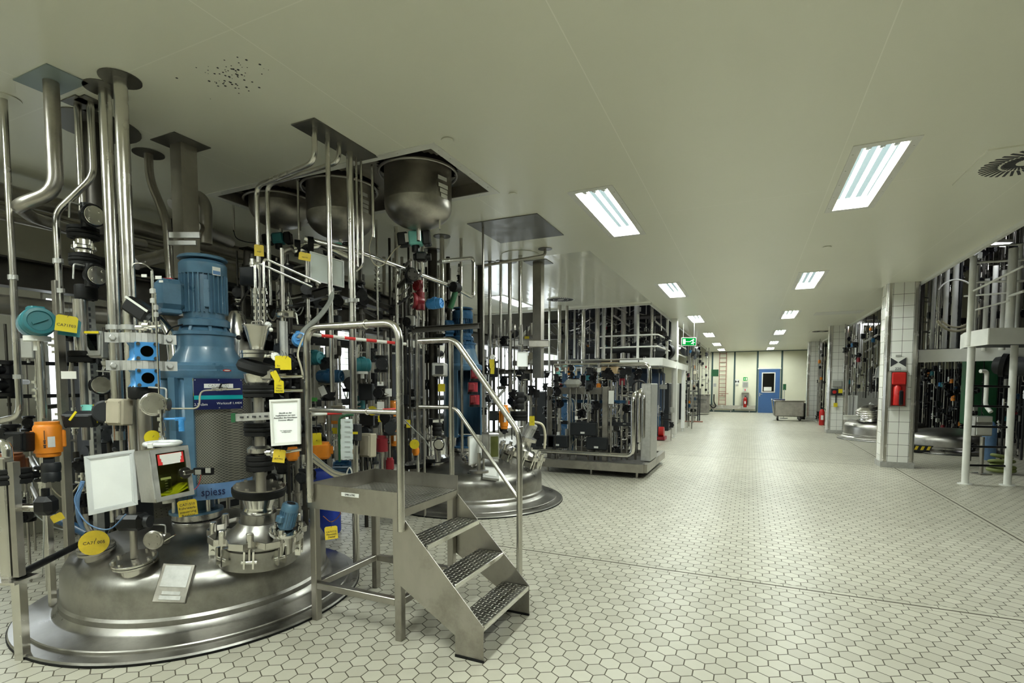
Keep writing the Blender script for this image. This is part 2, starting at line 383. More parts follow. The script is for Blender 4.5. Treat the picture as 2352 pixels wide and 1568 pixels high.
def bump_mat(name, col, rough, metal, kind):
    m, nt, out = nodes(name); L = nt.links.new; f = lambda op, a, b=None, c=None: mth(nt, op, a, b, c)
    b = N(nt, 'ShaderNodeBsdfPrincipled', Roughness=rough, Metallic=metal); L(b.outputs[0], out.inputs[0])
    tc = N(nt, 'ShaderNodeTexCoord'); sp = N(nt, 'ShaderNodeSeparateXYZ'); L(tc.outputs['Object'], sp.inputs[0])
    if kind == 'perf':                                               # round holes in staggered rows
        W = .0105; s1 = f('ADD', sp.outputs[0], sp.outputs[1]); x = f('DIVIDE', f('ADD', f('MULTIPLY', sp.outputs[0], 1.0), 10), W); y = f('DIVIDE', f('ADD', sp.outputs[2], 10), W*.85)
        row = f('MODULO', f('FLOOR', y), 2.0); fx = f('SUBTRACT', f('FRACT', f('ADD', x, f('MULTIPLY', row, .5))), .5); fy = f('SUBTRACT', f('FRACT', y), .5)
        h = f('LESS_THAN', f('ADD', f('MULTIPLY', fx, fx), f('MULTIPLY', fy, fy)), .075)
        c1, c2 = (*col, 1), (.02, .02, .02, 1)
    else:                                                            # raised tear marks of chequer plate
        W = .030; x = f('DIVIDE', f('ADD', sp.outputs[0], 10), W); y = f('DIVIDE', f('ADD', sp.outputs[1], 10), W)
        ch = f('MODULO', f('ADD', f('FLOOR', x), f('FLOOR', y)), 2.0); fx = f('SUBTRACT', f('FRACT', x), .5); fy = f('SUBTRACT', f('FRACT', y), .5)
        e1 = f('ADD', f('MULTIPLY', f('MULTIPLY', fx, fx), 5.0), f('MULTIPLY', f('MULTIPLY', fy, fy), 70.0))
        e2 = f('ADD', f('MULTIPLY', f('MULTIPLY', fy, fy), 5.0), f('MULTIPLY', f('MULTIPLY', fx, fx), 70.0))
        e = f('ADD', f('MULTIPLY', e1, ch), f('MULTIPLY', e2, f('SUBTRACT', 1, ch))); h = f('LESS_THAN', e, 1.0)
        c1, c2 = tuple(c*.7 for c in col)+(1,), tuple(min(1, c*2.0) for c in col)+(1,)
        bp = N(nt, 'ShaderNodeBump', Strength=1.0, Distance=.004); L(f('SUBTRACT', 1, f('MINIMUM', e, 1.0)), bp.inputs['Height']); L(bp.outputs[0], b.inputs['Normal'])
    mx = N(nt, 'ShaderNodeMix', data_type='RGBA'); mx.inputs['A'].default_value = c1; mx.inputs['B'].default_value = c2
    L(h, mx.inputs['Factor']); L(mx.outputs['Result'], b.inputs['Base Color'])
    if kind == 'perf': L(f('SUBTRACT', metal, f('MULTIPLY', h, metal)), b.inputs['Metallic'])
    return m
def glass_mat(name, tint, refl):
    m, nt, out = nodes(name); t = N(nt, 'ShaderNodeBsdfTransparent', Color=(*tint, 1)); g = N(nt, 'ShaderNodeBsdfGlossy', Roughness=.05)
    fr = N(nt, 'ShaderNodeLayerWeight', Blend=.5); mx = N(nt, 'ShaderNodeMixShader')
    a = mth(nt, 'ADD', mth(nt, 'MULTIPLY', mth(nt, 'POWER', fr.outputs['Facing'], 5.0), .6), refl); L = nt.links.new
    L(a, mx.inputs[0]); L(t.outputs[0], mx.inputs[1]); L(g.outputs[0], mx.inputs[2]); L(mx.outputs[0], out.inputs[0]); return m
FLO = floor_mat()
CEIL = ceil_mat('ceiling_enamel', .33, .05); CEILG = ceil_mat('ceiling_glossy_enamel', .14, .35)
TILEX = grid_mat('white_pillar_tiles', .15, .20, (.80, .80, .76), (.10, .10, .09), .18, .006, (0, 1, 2))
TILEY = grid_mat('white_pillar_side_tiles', .15, .20, (.80, .80, .76), (.10, .10, .09), .18, .006, (1, 0, 2))
PERF = bump_mat('perforated_guard', (.30, .29, .25), .45, .8, 'perf')
CHQ = bump_mat('chequer_plate', (.33, .325, .30), .34, 1.0, 'chq')
WALL = mat('cream_wall_panel', (.74, .73, .58), .45, 0, .03, 1.2)
WALLG = mat('grey_wall', (.46, .45, .38), .6, 0, .08, 1.5)
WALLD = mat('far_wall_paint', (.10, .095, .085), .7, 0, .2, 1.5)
TRIM = mat('dark_teal_trim', (.045, .085, .085), .5, 0, .05, 4)
DOORB = mat('blue_door_paint', (.045, .12, .30), .4, 0, .06, 3)
GLS = glass_mat('clear_glass', (.93, .95, .94), .02)
GLY = glass_mat('yellowed_acrylic', (.80, .82, .62), .03)
GLD = glass_mat('dark_pane', (.10, .12, .10), .08)
LENS = glass_mat('lamp_lens', (.97, .99, .99), .0)
TUBE = emis('lamp_tube_glow', '#fbfff7', 44.0); TUBEB = emis('bay_tube_glow', '#f6fbff', 14.0)
REFL = emis('lamp_reflector_glow', '#d3ebe9', .30)  # tube light falling on the plate is put in as its own emission
EXITE = emis('exit_sign_green_glow', '#00a63a', .30); EXITW = emis('exit_sign_white_glow', '#f2fff4', .45)
# ------------------------------------------------------------ camera, world, render look
cam = bpy.data.cameras.new('camera'); co = bpy.data.objects.new('camera', cam); C.objects.link(co); SC.camera = co
co.matrix_world = Matrix.Translation((0, 0, EYE)) @ Matrix((RT, UP, -FW)).transposed().to_4x4()
cam.sensor_width = 36; cam.lens = F/2352*36; cam.shift_y = (CY-784)/2352; cam.shift_x = 0; cam.clip_start = .05; cam.clip_end = 200
w = bpy.data.worlds.new('daylight'); SC.world = w; w.use_nodes = True; bg = w.node_tree.nodes['Background']
bg.inputs[0].default_value = (.90, .95, 1.0, 1); bg.inputs[1].default_value = 1.3
vs = SC.view_settings; vs.view_transform = 'Standard'; vs.look = 'None'; vs.gamma = 1; vs.use_curve_mapping = False; vs.exposure = 1.75
SC.cycles.max_bounces = 8; SC.cycles.diffuse_bounces = 5; SC.cycles.glossy_bounces = 4; SC.cycles.transparent_max_bounces = 12
SC.cycles.caustics_reflective = False; SC.cycles.caustics_refractive = False; SC.cycles.sample_clamp_indirect = 4.0
# ------------------------------------------------------------ room shell
XL, XR, Y0, YE, YO, ZR = -6.3, 9.0, -4.0, 29.95, 11.5, 6.6
EL, ER = -1.95, 2.6
m = MB(); m.box(((XL+XR)/2, (Y0+YE)/2, -.1), (XR-XL+.6, YE-Y0+.6, .2)); struct('floor', m, FLO)
def slab(x0, x1, y0, y1, z0=HC, z1=HC+.12, mb=None):
    return (mb or MB()).box(((x0+x1)/2, (y0+y1)/2, (z0+z1)/2), (x1-x0, y1-y0, z1-z0))
LX, LW = (-1.35, .86), (.30, 1.52)
LY = [.58+4.82*k for k in range(-1, 7)]
LY = [LY[0]-.05, .55, 5.43, 10.17, 14.85, 19.7, 24.4, 28.3]
holes = [(x-LW[0]/2, x+LW[0]/2, y-LW[1]/2, y+LW[1]/2) for x in LX for y in LY ]
HATCH = (-4.54, -2.19, 3.35, 4.30)
holes.append(HATCH)
EXTRA = [(-4.62, 10.1), (-4.1, .1), (-4.6, -2.6)]  # the last two are unseen lamps added to brighten the vessel bay
holes += [(x-LW[0]/2, x+LW[0]/2, y-LW[1]/2, y+LW[1]/2) for x, y in EXTRA]
def holed(x0, x1, y0, y1, hs, name, mt, z0=HC, z1=HC+.12):
    hs = [h for h in hs if h[0] < x1 and h[1] > x0 and h[2] < y1 and h[3] > y0]
    ys = sorted({y0, y1} | {v for h in hs for v in h[2:] if y0 < v < y1}); mb = MB()
    for a, b in zip(ys, ys[1:]):
        cut = sorted([(h[0], h[1]) for h in hs if h[2] < (a+b)/2 < h[3]]); x = x0
        for c, d in cut:
            if c > x: slab(x, c, a, b, z0, z1, mb)
            x = max(x, d)
        if x < x1: slab(x, x1, a, b, z0, z1, mb)
    struct(name, mb, mt)
holed(EL, ER, Y0, YE, holes, 'ceiling', CEIL)
holed(XL, EL, Y0, 6.72, holes, 'ceiling', CEIL)
holed(XL, EL, 6.72, YO, holes, 'ceiling', CEILG)
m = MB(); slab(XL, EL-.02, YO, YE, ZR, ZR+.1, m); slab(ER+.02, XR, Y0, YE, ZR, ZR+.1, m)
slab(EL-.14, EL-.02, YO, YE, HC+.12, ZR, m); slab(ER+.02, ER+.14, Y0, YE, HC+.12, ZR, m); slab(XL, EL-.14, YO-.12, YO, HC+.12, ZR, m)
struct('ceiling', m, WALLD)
for k, mb in enumerate((MB().box((EL-.03, (YO+YE)/2, HC-.015), (.05, YE-YO, .05)), MB().box((ER+.025, (Y0+YE)/2, HC-.01), (.05, YE-Y0, .06)),
                        MB().box(((XL+EL)/2, YO+.02, HC-.01), (EL-XL, .05, .05)))):
    struct('trim_%d' % (k+1), mb, WHT)
# left wall with windows
WIN = [(1.95, 2.35), (2.75, 3.0), (6.35, 7.15), (7.4, 7.7), (8.3, 9.2), (9.7, 10.9), (12.0, 14.3), (15.0, 17.8)]
WZ = [(.55, 2.35), (.9, 2.35), (.12, 2.62), (.6, 2.0), (.4, 2.1), (.7, 2.1), (.15, 2.55), (.15, 2.55)]
m = MB(); y = Y0
for (a, b), (WZ0, WZ1) in zip(WIN, WZ):
    m.box((XL-.1, (y+a)/2, ZR/2), (.2, a-y, ZR)); m.box((XL-.1, (a+b)/2, WZ0/2), (.2, b-a, WZ0)); m.box((XL-.1, (a+b)/2, (WZ1+ZR)/2), (.2, b-a, ZR-WZ1)); y = b
m.box((XL-.1, (y+YE)/2, ZR/2), (.2, YE-y, ZR)); struct('wall_left', m, WALLG)
m = MB(); m.box(((XL+XR)/2, Y0-.1, ZR/2), (XR-XL, .2, ZR)); struct('wall_front', m, WALLG)
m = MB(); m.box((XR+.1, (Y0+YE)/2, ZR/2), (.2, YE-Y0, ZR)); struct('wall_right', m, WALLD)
for k, (a, b) in enumerate(WIN):
    m = MB(); fr = .05; WZ0, WZ1 = WZ[k]
    for yy in ((a+fr/2, b-fr/2, (a+b)/2) if b-a > .5 else (a+fr/2, b-fr/2)): m.box((XL-.06, yy, (WZ0+WZ1)/2), (.08, fr, WZ1-WZ0))
    for zz in (WZ0+fr/2, WZ1-fr/2): m.box((XL-.06, (a+b)/2, zz), (.072, b-a-.002, fr-.002))
    wn = struct('window_%d' % (k+1), m, WHT)
    P('pane', MB().box((XL-.07, (a+b)/2, (WZ0+WZ1)/2), (.008, b-a-.02, WZ1-WZ0-.02)), GLS, wn)
    sl = MB(); z = WZ0+.1
    while z < WZ1-.03:
        sl.bar((XL+.0, a+.03, z), (XL+.0, b-.03, z), .045, .0015, up=(.35, 0, 1)); z += .105
    if k in (2, 4): P('blind', sl, WHT, wn)
# end wall, panel joints, rail
m = MB(); m.box(((XL+XR)/2, YE+.1, ZR/2), (XR-XL, .2, ZR)); struct('wall_back', m, WALL)
k = 4
for x in [HY(px, 900, YE).x for px in (1635, 1686, 1738.5, 1794.5)]:
    m = MB(); m.box((x, YE-.008, 1.62), (.085, .016, 3.16)); struct('trim_%d' % k, m, TRIM); k += 1
m = MB(); m.box((-.8, YE-.006, .04), (2.3, .012, .08)); m.box((2.2, YE-.006, .04), (1.3, .012, .08)); struct('baseboard_back', m, TRIM)
m = MB(); m.box(((EL+ER)/2, YE-.02, HC-.015), (ER-EL, .04, .03)); struct('trim_%d' % k, m, TRIM); k += 1
# ceiling lamps
def lamp_parts(x, y, label, group):
    t = T('ceiling_lamp', label, 'ceiling lamp', (x, y, HC), group); a, b = LW
    fr = MB()
    for sx in (-1, 1): fr.box((x+sx*(a/2+.03), y, HC-.003), (.06, b+.12, .006))
    for sy in (-1, 1): fr.box((x, y+sy*(b/2+.03), HC-.003), (a, .06, .006))
    for sx in (-1, 1):
        for i in range(5): fr.lathe([(.006, 0), (.006, .004)], (x+sx*(a/2+.04), y-b/2+.1+i*(b-.2)/4, HC-.007), (0, 0, -1), 6)
    P('frame', fr, WHT, t)
    hs = MB(); 
    for sx in (-1, 1): hs.box((x+sx*(a/2-.002), y, HC+.05), (.004, b, .1))
    for sy in (-1, 1): hs.box((x, y+sy*(b/2-.002), HC+.05), (a-.008, .004, .1))
    P('housing', hs, WHT, t)
    P('reflector', MB().box((x, y, HC+.10), (a-.01, b-.01, .006)), REFL, t)
    P('lens', MB().box((x, y, HC+.004), (a-.008, b-.008, .004)), LENS, t)
    for i in (-1, 0, 1):
        tb = P('lamp_tube', MB().cyl((x+i*.088, y-b/2+.13, HC+.055), (x+i*.088, y+b/2-.06, HC+.055), .017, n=8), TUBE, t)
        P('tube_socket', MB().box((x+i*.088, y-b/2+.10, HC+.05), (.036, .04, .05)).lathe([(.025, 0), (.025, .012)], (x+i*.088, y-b/2+.13, HC+.05), (0, 1, 0), 10), GRP, tb)
    return t
rows = ['nearest', 'second', 'third', 'fourth', 'fifth', 'farthest']
l0 = lamp_parts(LX[0], LY[2], 'bright three-tube lamp in the ceiling, nearest one of the left-hand row', 'recessed lamps in two rows down the hall')
for xi, x in enumerate(LX):
    for yi, y in enumerate(LY):
        if xi == 0 and yi == 2: continue
        s_ = ('left', 'right')[xi]
        lb = ('bright three-tube lamp in the ceiling, %s one of the %s-hand row' % (rows[yi-2], s_)) if yi > 1 else 'recessed three-tube ceiling lamp of the %s row, %s the camera' % (s_, 'level with' if yi else 'well behind')
        copy_tree(l0, (x, y, HC), label=lb)
for (x, y), lb in zip(EXTRA, ('glaring lamp in the glossy low ceiling behind the steel pipes', 'added fill lamp above the near vessel, outside the picture', 'added fill lamp over the left bay behind the camera')):
    copy_tree(l0, (x, y, HC), label=lb, group='recessed lamps over the vessel bay')
# lamps of the high bays
def bay_lamp(p, d, L, label, grp):
    t = T('batten_lamp', label, 'lamp', p, grp); p = V(p); d = V(d).normalized()
    P('housing', MB().bar(p, p+d*L, .16, .05), WHT, t)
    for s_ in (-.035, .035):
        q = V((-d.y, d.x, 0))*s_+V((0, 0, -.045)); P('lamp_tube', MB().cyl(p+q+d*.03, p+q+d*(L-.03), .018, n=8), TUBEB, t)
    rod = MB()
    for k_ in (.15, .85): rod.cyl(p+d*L*k_, V((p.x+d.x*L*k_, p.y+d.y*L*k_, ZR)), .006, n=6)
    P('hanger_rod', rod, GRP, t)
# ------------------------------------------------------------ generic equipment, placed by real depth
def NZ(o, org=None): return V((0, 0, EYE)) - V(o)
def toward(p):                                                       # horizontal direction from p to the aisle
    v = V((-p[0], -p[1], 0)); return v.normalized()
def disc_plate(mb, c, r, th=.006, n=24): mb.cyl(V(c)-V((0, 0, th)), c, r, n=n)
def pipe(label, pts, r, mt=None, group=None, flanges=(), clamps=(), plate=None, sq=0, cat='pipe', name='pipe', bend=None, n=10, pmat=None, flmat=None):
    """pts: world points. flanges: (point, axis) along it. plate: ('disc', r) or ('rect', x, y) at the top end."""
    mt = mt or ST; pts = [V(p) for p in pts]; low = min(pts, key=lambda p: p.z)
    t = T(name, label, cat, low, group); mb = MB()
    if sq: mb.bar(pts[0], pts[-1], sq, sq, up=(1, 0, 0))
    else: mb.tube(pts, r, n, bend)
    P('tube' if not sq else 'column', mb, mt, t)
    for fp, fa in flanges:
        fp = V(fp); fa = V(fa).normalized(); f = MB()
        f.cyl(fp-fa*.016, fp-fa*.002, r*1.9, n=16).cyl(fp+fa*.002, fp+fa*.016, r*1.9, n=16).bolts(fp-fa*.02, fa, r*1.5, .006, .04, 6)
        P('flange', f, flmat or STB, t)
    for cp in clamps:
        cp = V(cp); P('clamp', MB().cyl(cp-V((0, 0, .014)), cp+V((0, 0, .014)), r*1.35, n=12).box(cp+V((r*1.6, 0, 0)), (r*1.6, .012, .024)).box(cp-V((r*1.6, 0, 0)), (r*1.6, .012, .024)), GAL, t)
    if plate:
        top = max(pts, key=lambda p: p.z); m2 = MB()
        if plate[0] == 'disc': m2.cyl((top.x, top.y, HC-.007), (top.x, top.y, HC-.001), plate[1], n=28)
        else: m2.box((top.x+(plate[3] if len(plate) > 3 else 0), top.y+(plate[4] if len(plate) > 4 else 0), HC-.004), (plate[1], plate[2], .006))
        P('ceiling_plate', m2, pmat or PLATE, t)
    return t
def VT(px, py, d): p = D(px, py, d); return V((p.x, p.y, 0))         # foot of a vertical line
def at(b, row): return V((b.x, b.y, ZP(b, row)))
def CV(px, py): p = HZ(px, py, HC); return V((p.x, p.y, 0))          # vertical below a ceiling point
def vpipe(label, b, r0, r1, wpx, mt=None, group=None, plate=None, clamps=(), flanges=(), sq=0, **k):
    top = V((b.x, b.y, HC-.001)) if r0 == 'c' else at(b, r0)
    bot = V((b.x, b.y, r1[0])) if isinstance(r1, tuple) else at(b, r1)
    dep = (V((b.x, b.y, EYE))-V((0, 0, EYE))).dot(FW); r = M(wpx, dep)/2
    return pipe(label, [top, bot], r, mt, group, plate=plate, clamps=[at(b, c) for c in clamps],
                flanges=[(at(b, c), (0, 0, 1)) for c in flanges], sq=(M(wpx, dep) if sq else 0), **k)
def bolts4(mb, c, a, rad, r, h, a0=.8): mb.bolts(c, a, rad, r, h, 4, a0)
def disc_valve(label, c, face, r, depth=None, body=None, group=None, disc=None, stem=None, name='diaphragm_valve'):
    """black valve body with a round bolted steel face; stem = axis of the line it sits in"""
    c = V(c); a = V(face).normalized(); depth = depth or r*1.5; t = T(name, label, 'valve', c, group); b = MB()
    b.lathe([(r*.55, -depth), (r*.75, -depth*.8), (r*.8, -depth*.35), (r*1.06, -depth*.15), (r*1.08, 0), (r*.98, r*.08)], c, a, 22)
    s = V(stem or (0, 0, 1)).normalized(); q = c-a*depth*.65
    b.cyl(q-s*r*1.15, q+s*r*1.15, r*.62, n=14)
    P('body', b, body or BLK, t)
    f = MB(); f.lathe([(r*.90, 0), (r*.90, r*.12), (r*.86, r*.16)], c, a, 24); bolts4(f, c+a*r*.16, a, r*.6, r*.13, r*.1)
    P('face_disc', f, disc or STB, t)
    u = s.cross(a).normalized(); h = MB(); p0 = q+s*r*.9
    h.tube([p0-u*r*.2, p0-u*r*1.5, p0-u*r*1.6-s*r*1.5], r*.09, 6); P('bracket', h, GAL, t); return t
def guard(label, p0, p1, r, mt=None, group=None, name='flange_guard', ribs=3):
    p0, p1 = V(p0), V(p1); a = (p1-p0); L = a.length; a.normalize(); m = MB(); pr = []
    for i in range(ribs):
        z0, z1 = L*i/ribs, L*(i+1)/ribs
        pr += [(r*.93, z0), (r, z0+.12*(z1-z0)), (r*(1.04 if i % 2 else 1), z0+.5*(z1-z0)), (r, z1-.12*(z1-z0)), (r*.93, z1)]
    m.lathe(pr, p0, a, 22); m.bolts(p0-a*.004, a, r*.75, .008, .004, 6)
    return S(name, label, 'flange cover', m, mt or RUB, group)
def gauge(label, c, face, r, stem=None, group=None):
    c = V(c); a = V(face).normalized(); t = T('pressure_gauge', label, 'gauge', c, group)
    P('case', MB().lathe([(r*.6, -r*.9), (r, -r*.75), (r, 0), (r*.92, r*.05), (r*.88, 0)], c, a, 22, caps=True), STB, t)
    d = P('dial', MB().cyl(c, c+a*.002, r*.87, n=22), DIA, t)
    x = V((0, 0, 1)).cross(a).normalized(); y = a.cross(x); k = MB()
    for i in range(9):
        t_ = -.7+i*(pi+1.4)/8; e = x*cos(t_)+y*sin(t_); k.bar(c+e*r*.66+a*.003, c+e*r*.8+a*.003, r*.05, .001, up=a)
    k.bar(c-(x*.5+y*.3)*r*.3+a*.004, c+(x*.7+y*.45)*r*.8+a*.004, r*.06, .001, up=a); P('needle', k, INK, d)
    if stem is not None: P('stem', MB().cyl(c-a*r*.4, V(stem), .008, n=8), STB, t)
    return t
def tagp(label, c, w, h, lines='', mt=None, round_=False, face=None, tilt=0.0, hang=.06, group=None, ink=None, ts=None, name='tag'):
    """a hanging plastic tag with its hole, string and writing"""
    c = V(c); a = V(face).normalized() if face is not None else V((-c.x, -c.y, 0)).normalized()
    u = V((0, 0, 1)).cross(a).normalized(); wv = a.cross(u)
    q = Matrix.Rotation(tilt, 3, a); u = q @ u; wv = q @ wv; t = T(name, label, 'tag', c, group); m = MB()
    if round_: m.cyl(c-a*.001, c+a*.001, w/2, n=26)
    else:
        k = w*.10; pts = [(-w/2+k, h/2), (w/2-k, h/2), (w/2, h/2-k), (w/2, -h/2), (-w/2, -h/2), (-w/2, h/2-k)]
        m.poly([c+u*x+wv*y-a*.001 for x, y in pts], a*.002)
    P('plate', m, mt or YEL, t)
    if hang: P('string', MB().curve([c+wv*h*.38, c+wv*(h*.5+hang*.4)+u*.008, c+wv*(h*.5+hang)-a*.01], .0014, 5), INK, t)
    if lines: text(lines, ts or h*.2, ink or INK, c+a*.002-wv*h*.12, u, wv, t)
    return t
def sheet(label, q, fr, mt=None, frame=None, lines=(), name='framed_sheet', cat='notice', th=.012, clips=True):
    """flat framed notice through four corner points tl, tr, br, bl"""
    tl, tr, br, bl = [V(p) for p in q]; u = (tr-tl); w_ = u.length; u.normalize(); wv = (tl-bl); h_ = wv.length; wv = (wv-u*wv.dot(u)).normalized()
    a = u.cross(wv); c = (tl+tr+br+bl)/4
    if a.dot(V((0, 0, EYE))-c) < 0: a = -a
    t = T(name, label, cat, (tl+br)/2, None)
    m = MB()
    for (s0, s1) in ((tl, tr), (tr, br), (br, bl), (bl, tl)):
        e = (s1-s0).normalized(); inn = (c-(s0+s1)/2); inn = (inn-e*inn.dot(e)).normalized()
        m.poly([s0, s1, s1+(inn-e)*fr, s0+(inn+e)*fr], a*th)
        m.poly([s0+a*th, s1+a*th, s1+(inn-e)*fr*.7+a*th, s0+(inn+e)*fr*.7+a*th], a*th*.35)
    P('frame', m, frame or ALU, t)
    pp = P('sheet', MB().poly([c+(x-c)*.93 for x in (tl, tr, br, bl)], a*th*.55), mt or PAP, t)
    for s_, size, fx, fy, mk in lines:
        text(s_, size, mk, c+u*w_*fx+wv*h_*fy+a*(th*.55+.001), u, wv if u.cross(wv).dot(a) > 0 else wv, t)
    return t
def jbox(label, c, d, face, mt=None, group=None, name='junction_box', lid=True, glands=2, cat='box', extra=None):
    """box with a lid and cable glands; d = width, height, depth; face = way the lid looks"""
    c = V(c); a = V(face).normalized(); u = V((0, 0, 1)).cross(a).normalized(); wv = a.cross(u); w_, h_, e = d
    rot = Matrix((u, wv, a)).transposed(); t = T(name, label, cat, c, group)
    P('housing', MB().box(c, (w_, h_, e), rot, min(w_, h_)*.07), mt or BEI, t)
    if lid:
        m = MB().box(c+a*(e/2+.004), (w_*.86, h_*.86, .012), rot, .004)
        for sx in (-1, 1):
            for sy in (-1, 1): p = c+a*(e/2+.01)+u*sx*w_*.38+wv*sy*h_*.38; m.lathe([(.006, 0), (.006, .004)], p, a, 8)
        P('lid', m, mt or BEI, t)
    g = MB()
    for i in range(glands):
        p = c+u*w_*((i+.5)/glands-.5)*.7-wv*h_*.5; g.cyl(p, p-wv*.022, .011, n=8).cyl(p-wv*.022, p-wv*.034, .008, n=8)
    if glands: P('cable_gland', g, GRD, t)
    return t
def actuator(label, c, r, h, ax=(0, 0, 1), mt=None, group=None, mark=True, name='valve_actuator'):
    """round orange actuator: ribbed drum, end caps, bolted side lugs, label"""
    c = V(c); a = V(ax).normalized(); t = T(name, label, 'valve actuator', c-a*h/2, group); m = MB()
    m.lathe([(r*.80, -h/2), (r*.86, -h*.46), (r*.86, -h*.40), (r, -h*.38), (r, h*.34), (r*.92, h*.40), (r*.86, h*.42), (r*.86, h*.5), (r*.7, h*.5)], c, a, 26)
    f = (V((0, 0, EYE))-c); f = (f-a*f.dot(a)).normalized(); u = a.cross(f)
    for s_ in (-1, 1):
        m.box(c+u*s_*r*1.05, (r*.35, r*.5, h*.5), Matrix((u, f, a)).transposed(), .006)
    P('drum', m, mt or ORG_, t)
    if mark:
        P('nameplate', MB().rect(c+f*(r*.99)+u*r*.22-a*h*.06, Matrix.Rotation(.25, 3, a) @ u, a, r*.5, h*.3, .004), ALU, t)
        k = MB()
        for i, (dz, hh, ww) in enumerate(((.14, .26, .05), (-.02, .03, .16), (-.08, .05, .12), (-.15, .03, .2), (-.2, .04, .14))):
            k.rect(c+f*(r*1.0)-u*r*.22+a*h*dz, u, a, r*ww, h*hh, .004)
        P('marking', k, INK, t)
    P('yoke', MB().cyl(c-a*h*.5, c-a*h*.72, r*.4, n=12).box(c-a*h*.62, (r*.7, r*1.1, h*.12), Matrix((u, f, a)).transposed()), GRD, t)
    return t
def cable(label, pts, r, mt=None, group=None, name='cable'):
    return S(name, label, 'cable', MB().curve(pts, r), mt or CBG, group)
def housing(label, c, face, r, L, mt=None, group=None, name='transmitter', neck=True, glassy=False):
    """round instrument head with screwed caps at both ends"""
    c = V(c); a = V(face).normalized(); t = T(name, label, 'instrument', c-V((0, 0, r)), group)
    P('housing', MB().lathe([(r*.8, -L/2), (r*.95, -L*.42), (r*.95, -L*.2), (r, -L*.18), (r, L*.18), (r*.95, L*.2), (r*.98, L*.38), (r*.9, L*.46)], c, a, 24).box(c+V((0, 0, r*.95)), (r*.9, r*.9, r*.4), None, .01), mt or TEAL, t)
    cp = MB(); cp.lathe([(r*.9, L*.46), (r*.88, L*.54), (r*.68, L*.55), (r*.64, L*.5)], c, a, 24)
    u = V((0, 0, 1)).cross(a).normalized(); w_ = a.cross(u); cp.rect(c+a*L*.55, (u+w_*.5), (w_-u*.5), r*.9, r*.16, .01)
    P('cap', cp, mt or TEAL, t)
    if neck: P('neck', MB().cyl(c-V((0, 0, r*.9)), c-V((0, 0, r*1.25)), r*.75, n=20).cyl(c-V((0, 0, r*1.25)), c-V((0, 0, r*1.9)), r*.25, n=12), WHT if neck is True else neck, t)
    return t
def small_motor(label, c, ax, r, L, mt, group=None, name='electric_motor'):
    c = V(c); a = V(ax).normalized(); t = T(name, label, 'motor', c, group); x, y, _ = MB().frame_of(a); m = MB()
    m.lathe([(r*.7, 0), (r*.9, L*.04), (r*.88, L*.12), (r*.86, L*.7)], c, a, 20)
    for i in range(18):
        t_ = 2*pi*i/18; e = x*cos(t_)+y*sin(t_); m.bar(c+a*L*.12+e*r*.92, c+a*L*.72+e*r*.92, r*.07, r*.2, up=e)
    P('finned_body', m, mt, t)
    P('fan_cover', MB().lathe([(r*.98, L*.7), (r*1.0, L*.74), (r*.98, L*.92), (r*.8, L)], c, a, 20), mt, t)
    P('fan_grille', MB().cyl(c+a*L, c+a*(L+.002), r*.5, n=16), BLK, t)
    P('terminal_box', MB().box(c+a*L*.42+x*r*1.15, (r*.9, r*.9, r*.7), Matrix((a, y, x)).transposed(), .008), mt, t)
    return t
def on_dome(cx, cy, s, x, y):                                        # height and normal of the dome at offset x, y
    rr = hypot(x, y); a, b, z0 = .79*s, .21*s, .30*s
    q = max(1-(rr/a)**2, .01); z = z0 + b*sqrt(q); n = V((x/a**2, y/a**2, (z-z0)/b**2)).normalized()
    return V((cx+x, cy+y, z)), n
def vessel(label, cx, cy, s, rs=1.03):
    t = T('reactor_vessel', label, 'reactor vessel', (cx, cy, 0)); o = (cx, cy, 0); a, b, z0 = .79*s, .21*s, .30*s
    dome = [(a+.012*s, .075), (a+.012*s, .13), (a, .145), (a, .20*s)]
    for i in range(1, 17): t_ = i/16*pi/2; dome.append((max(a*cos(t_), .001), z0+b*sin(t_)) if i > 2 else (a*(1-.002*i), .2*s+(z0-.2*s)*i/2))
    P('dome', MB().lathe(dome, o, n=96, caps=False), STV, t)
    P('skirt', MB().lathe([(a+.012*s, .10), (a+.035*s, .072), (a+.05*s, .066), (.925*rs, .052), (.93*rs, .046), (.93*rs, .032), (.99*rs, .024), (.997*rs, .012)], o, n=96, caps=False), STV, t)
    P('floor_gasket', MB().lathe([(.985*rs, 0), (1.0*rs, .001), (1.0*rs, .013), (.985*rs, .015)], o, n=96, caps=False), RUB, t)
    return t
def nozzle(par, p, n, r, h, mt=None, collar=True, bl=8, cover=None, name='nozzle', rim=False):
    p, n = V(p), V(n).normalized(); m = MB(); m.cyl(p-n*.05, p+n*h*.5, r*.72, n=24)
    m.lathe([(r*.98, h*.42), (r, h*.46), (r, h*.66), (r*.98, h*.68)], p, n, 30)
    nz = P(name, m, mt or ST, par)
    P('gasket', MB().cyl(p+n*h*.68, p+n*h*.74, r*.97, n=30), RUB, nz)
    if rim: P('black_rim', MB().lathe([(r*1.0, h*.3), (r*1.08, h*.34), (r*1.1, h*.9), (r*1.04, h*1.0)], p, n, 34, caps=False), RUB, nz)
    c = MB(); c.lathe([(r*.98, h*.74), (r, h*.77), (r, h*.97), (r*.97, h)], p, n, 30); c.bolts(p+n*h, n, r*.82, .012, .014, bl)
    P('cover_flange', c, cover or mt or ST, nz); return nz
# ------------------------------------------------------------ near vessel and its agitator drive
VX, VY = -3.46, 2.39
v1 = vessel('big domed stainless reactor vessel sunk in the floor nearest the camera', VX, VY, 1.0)
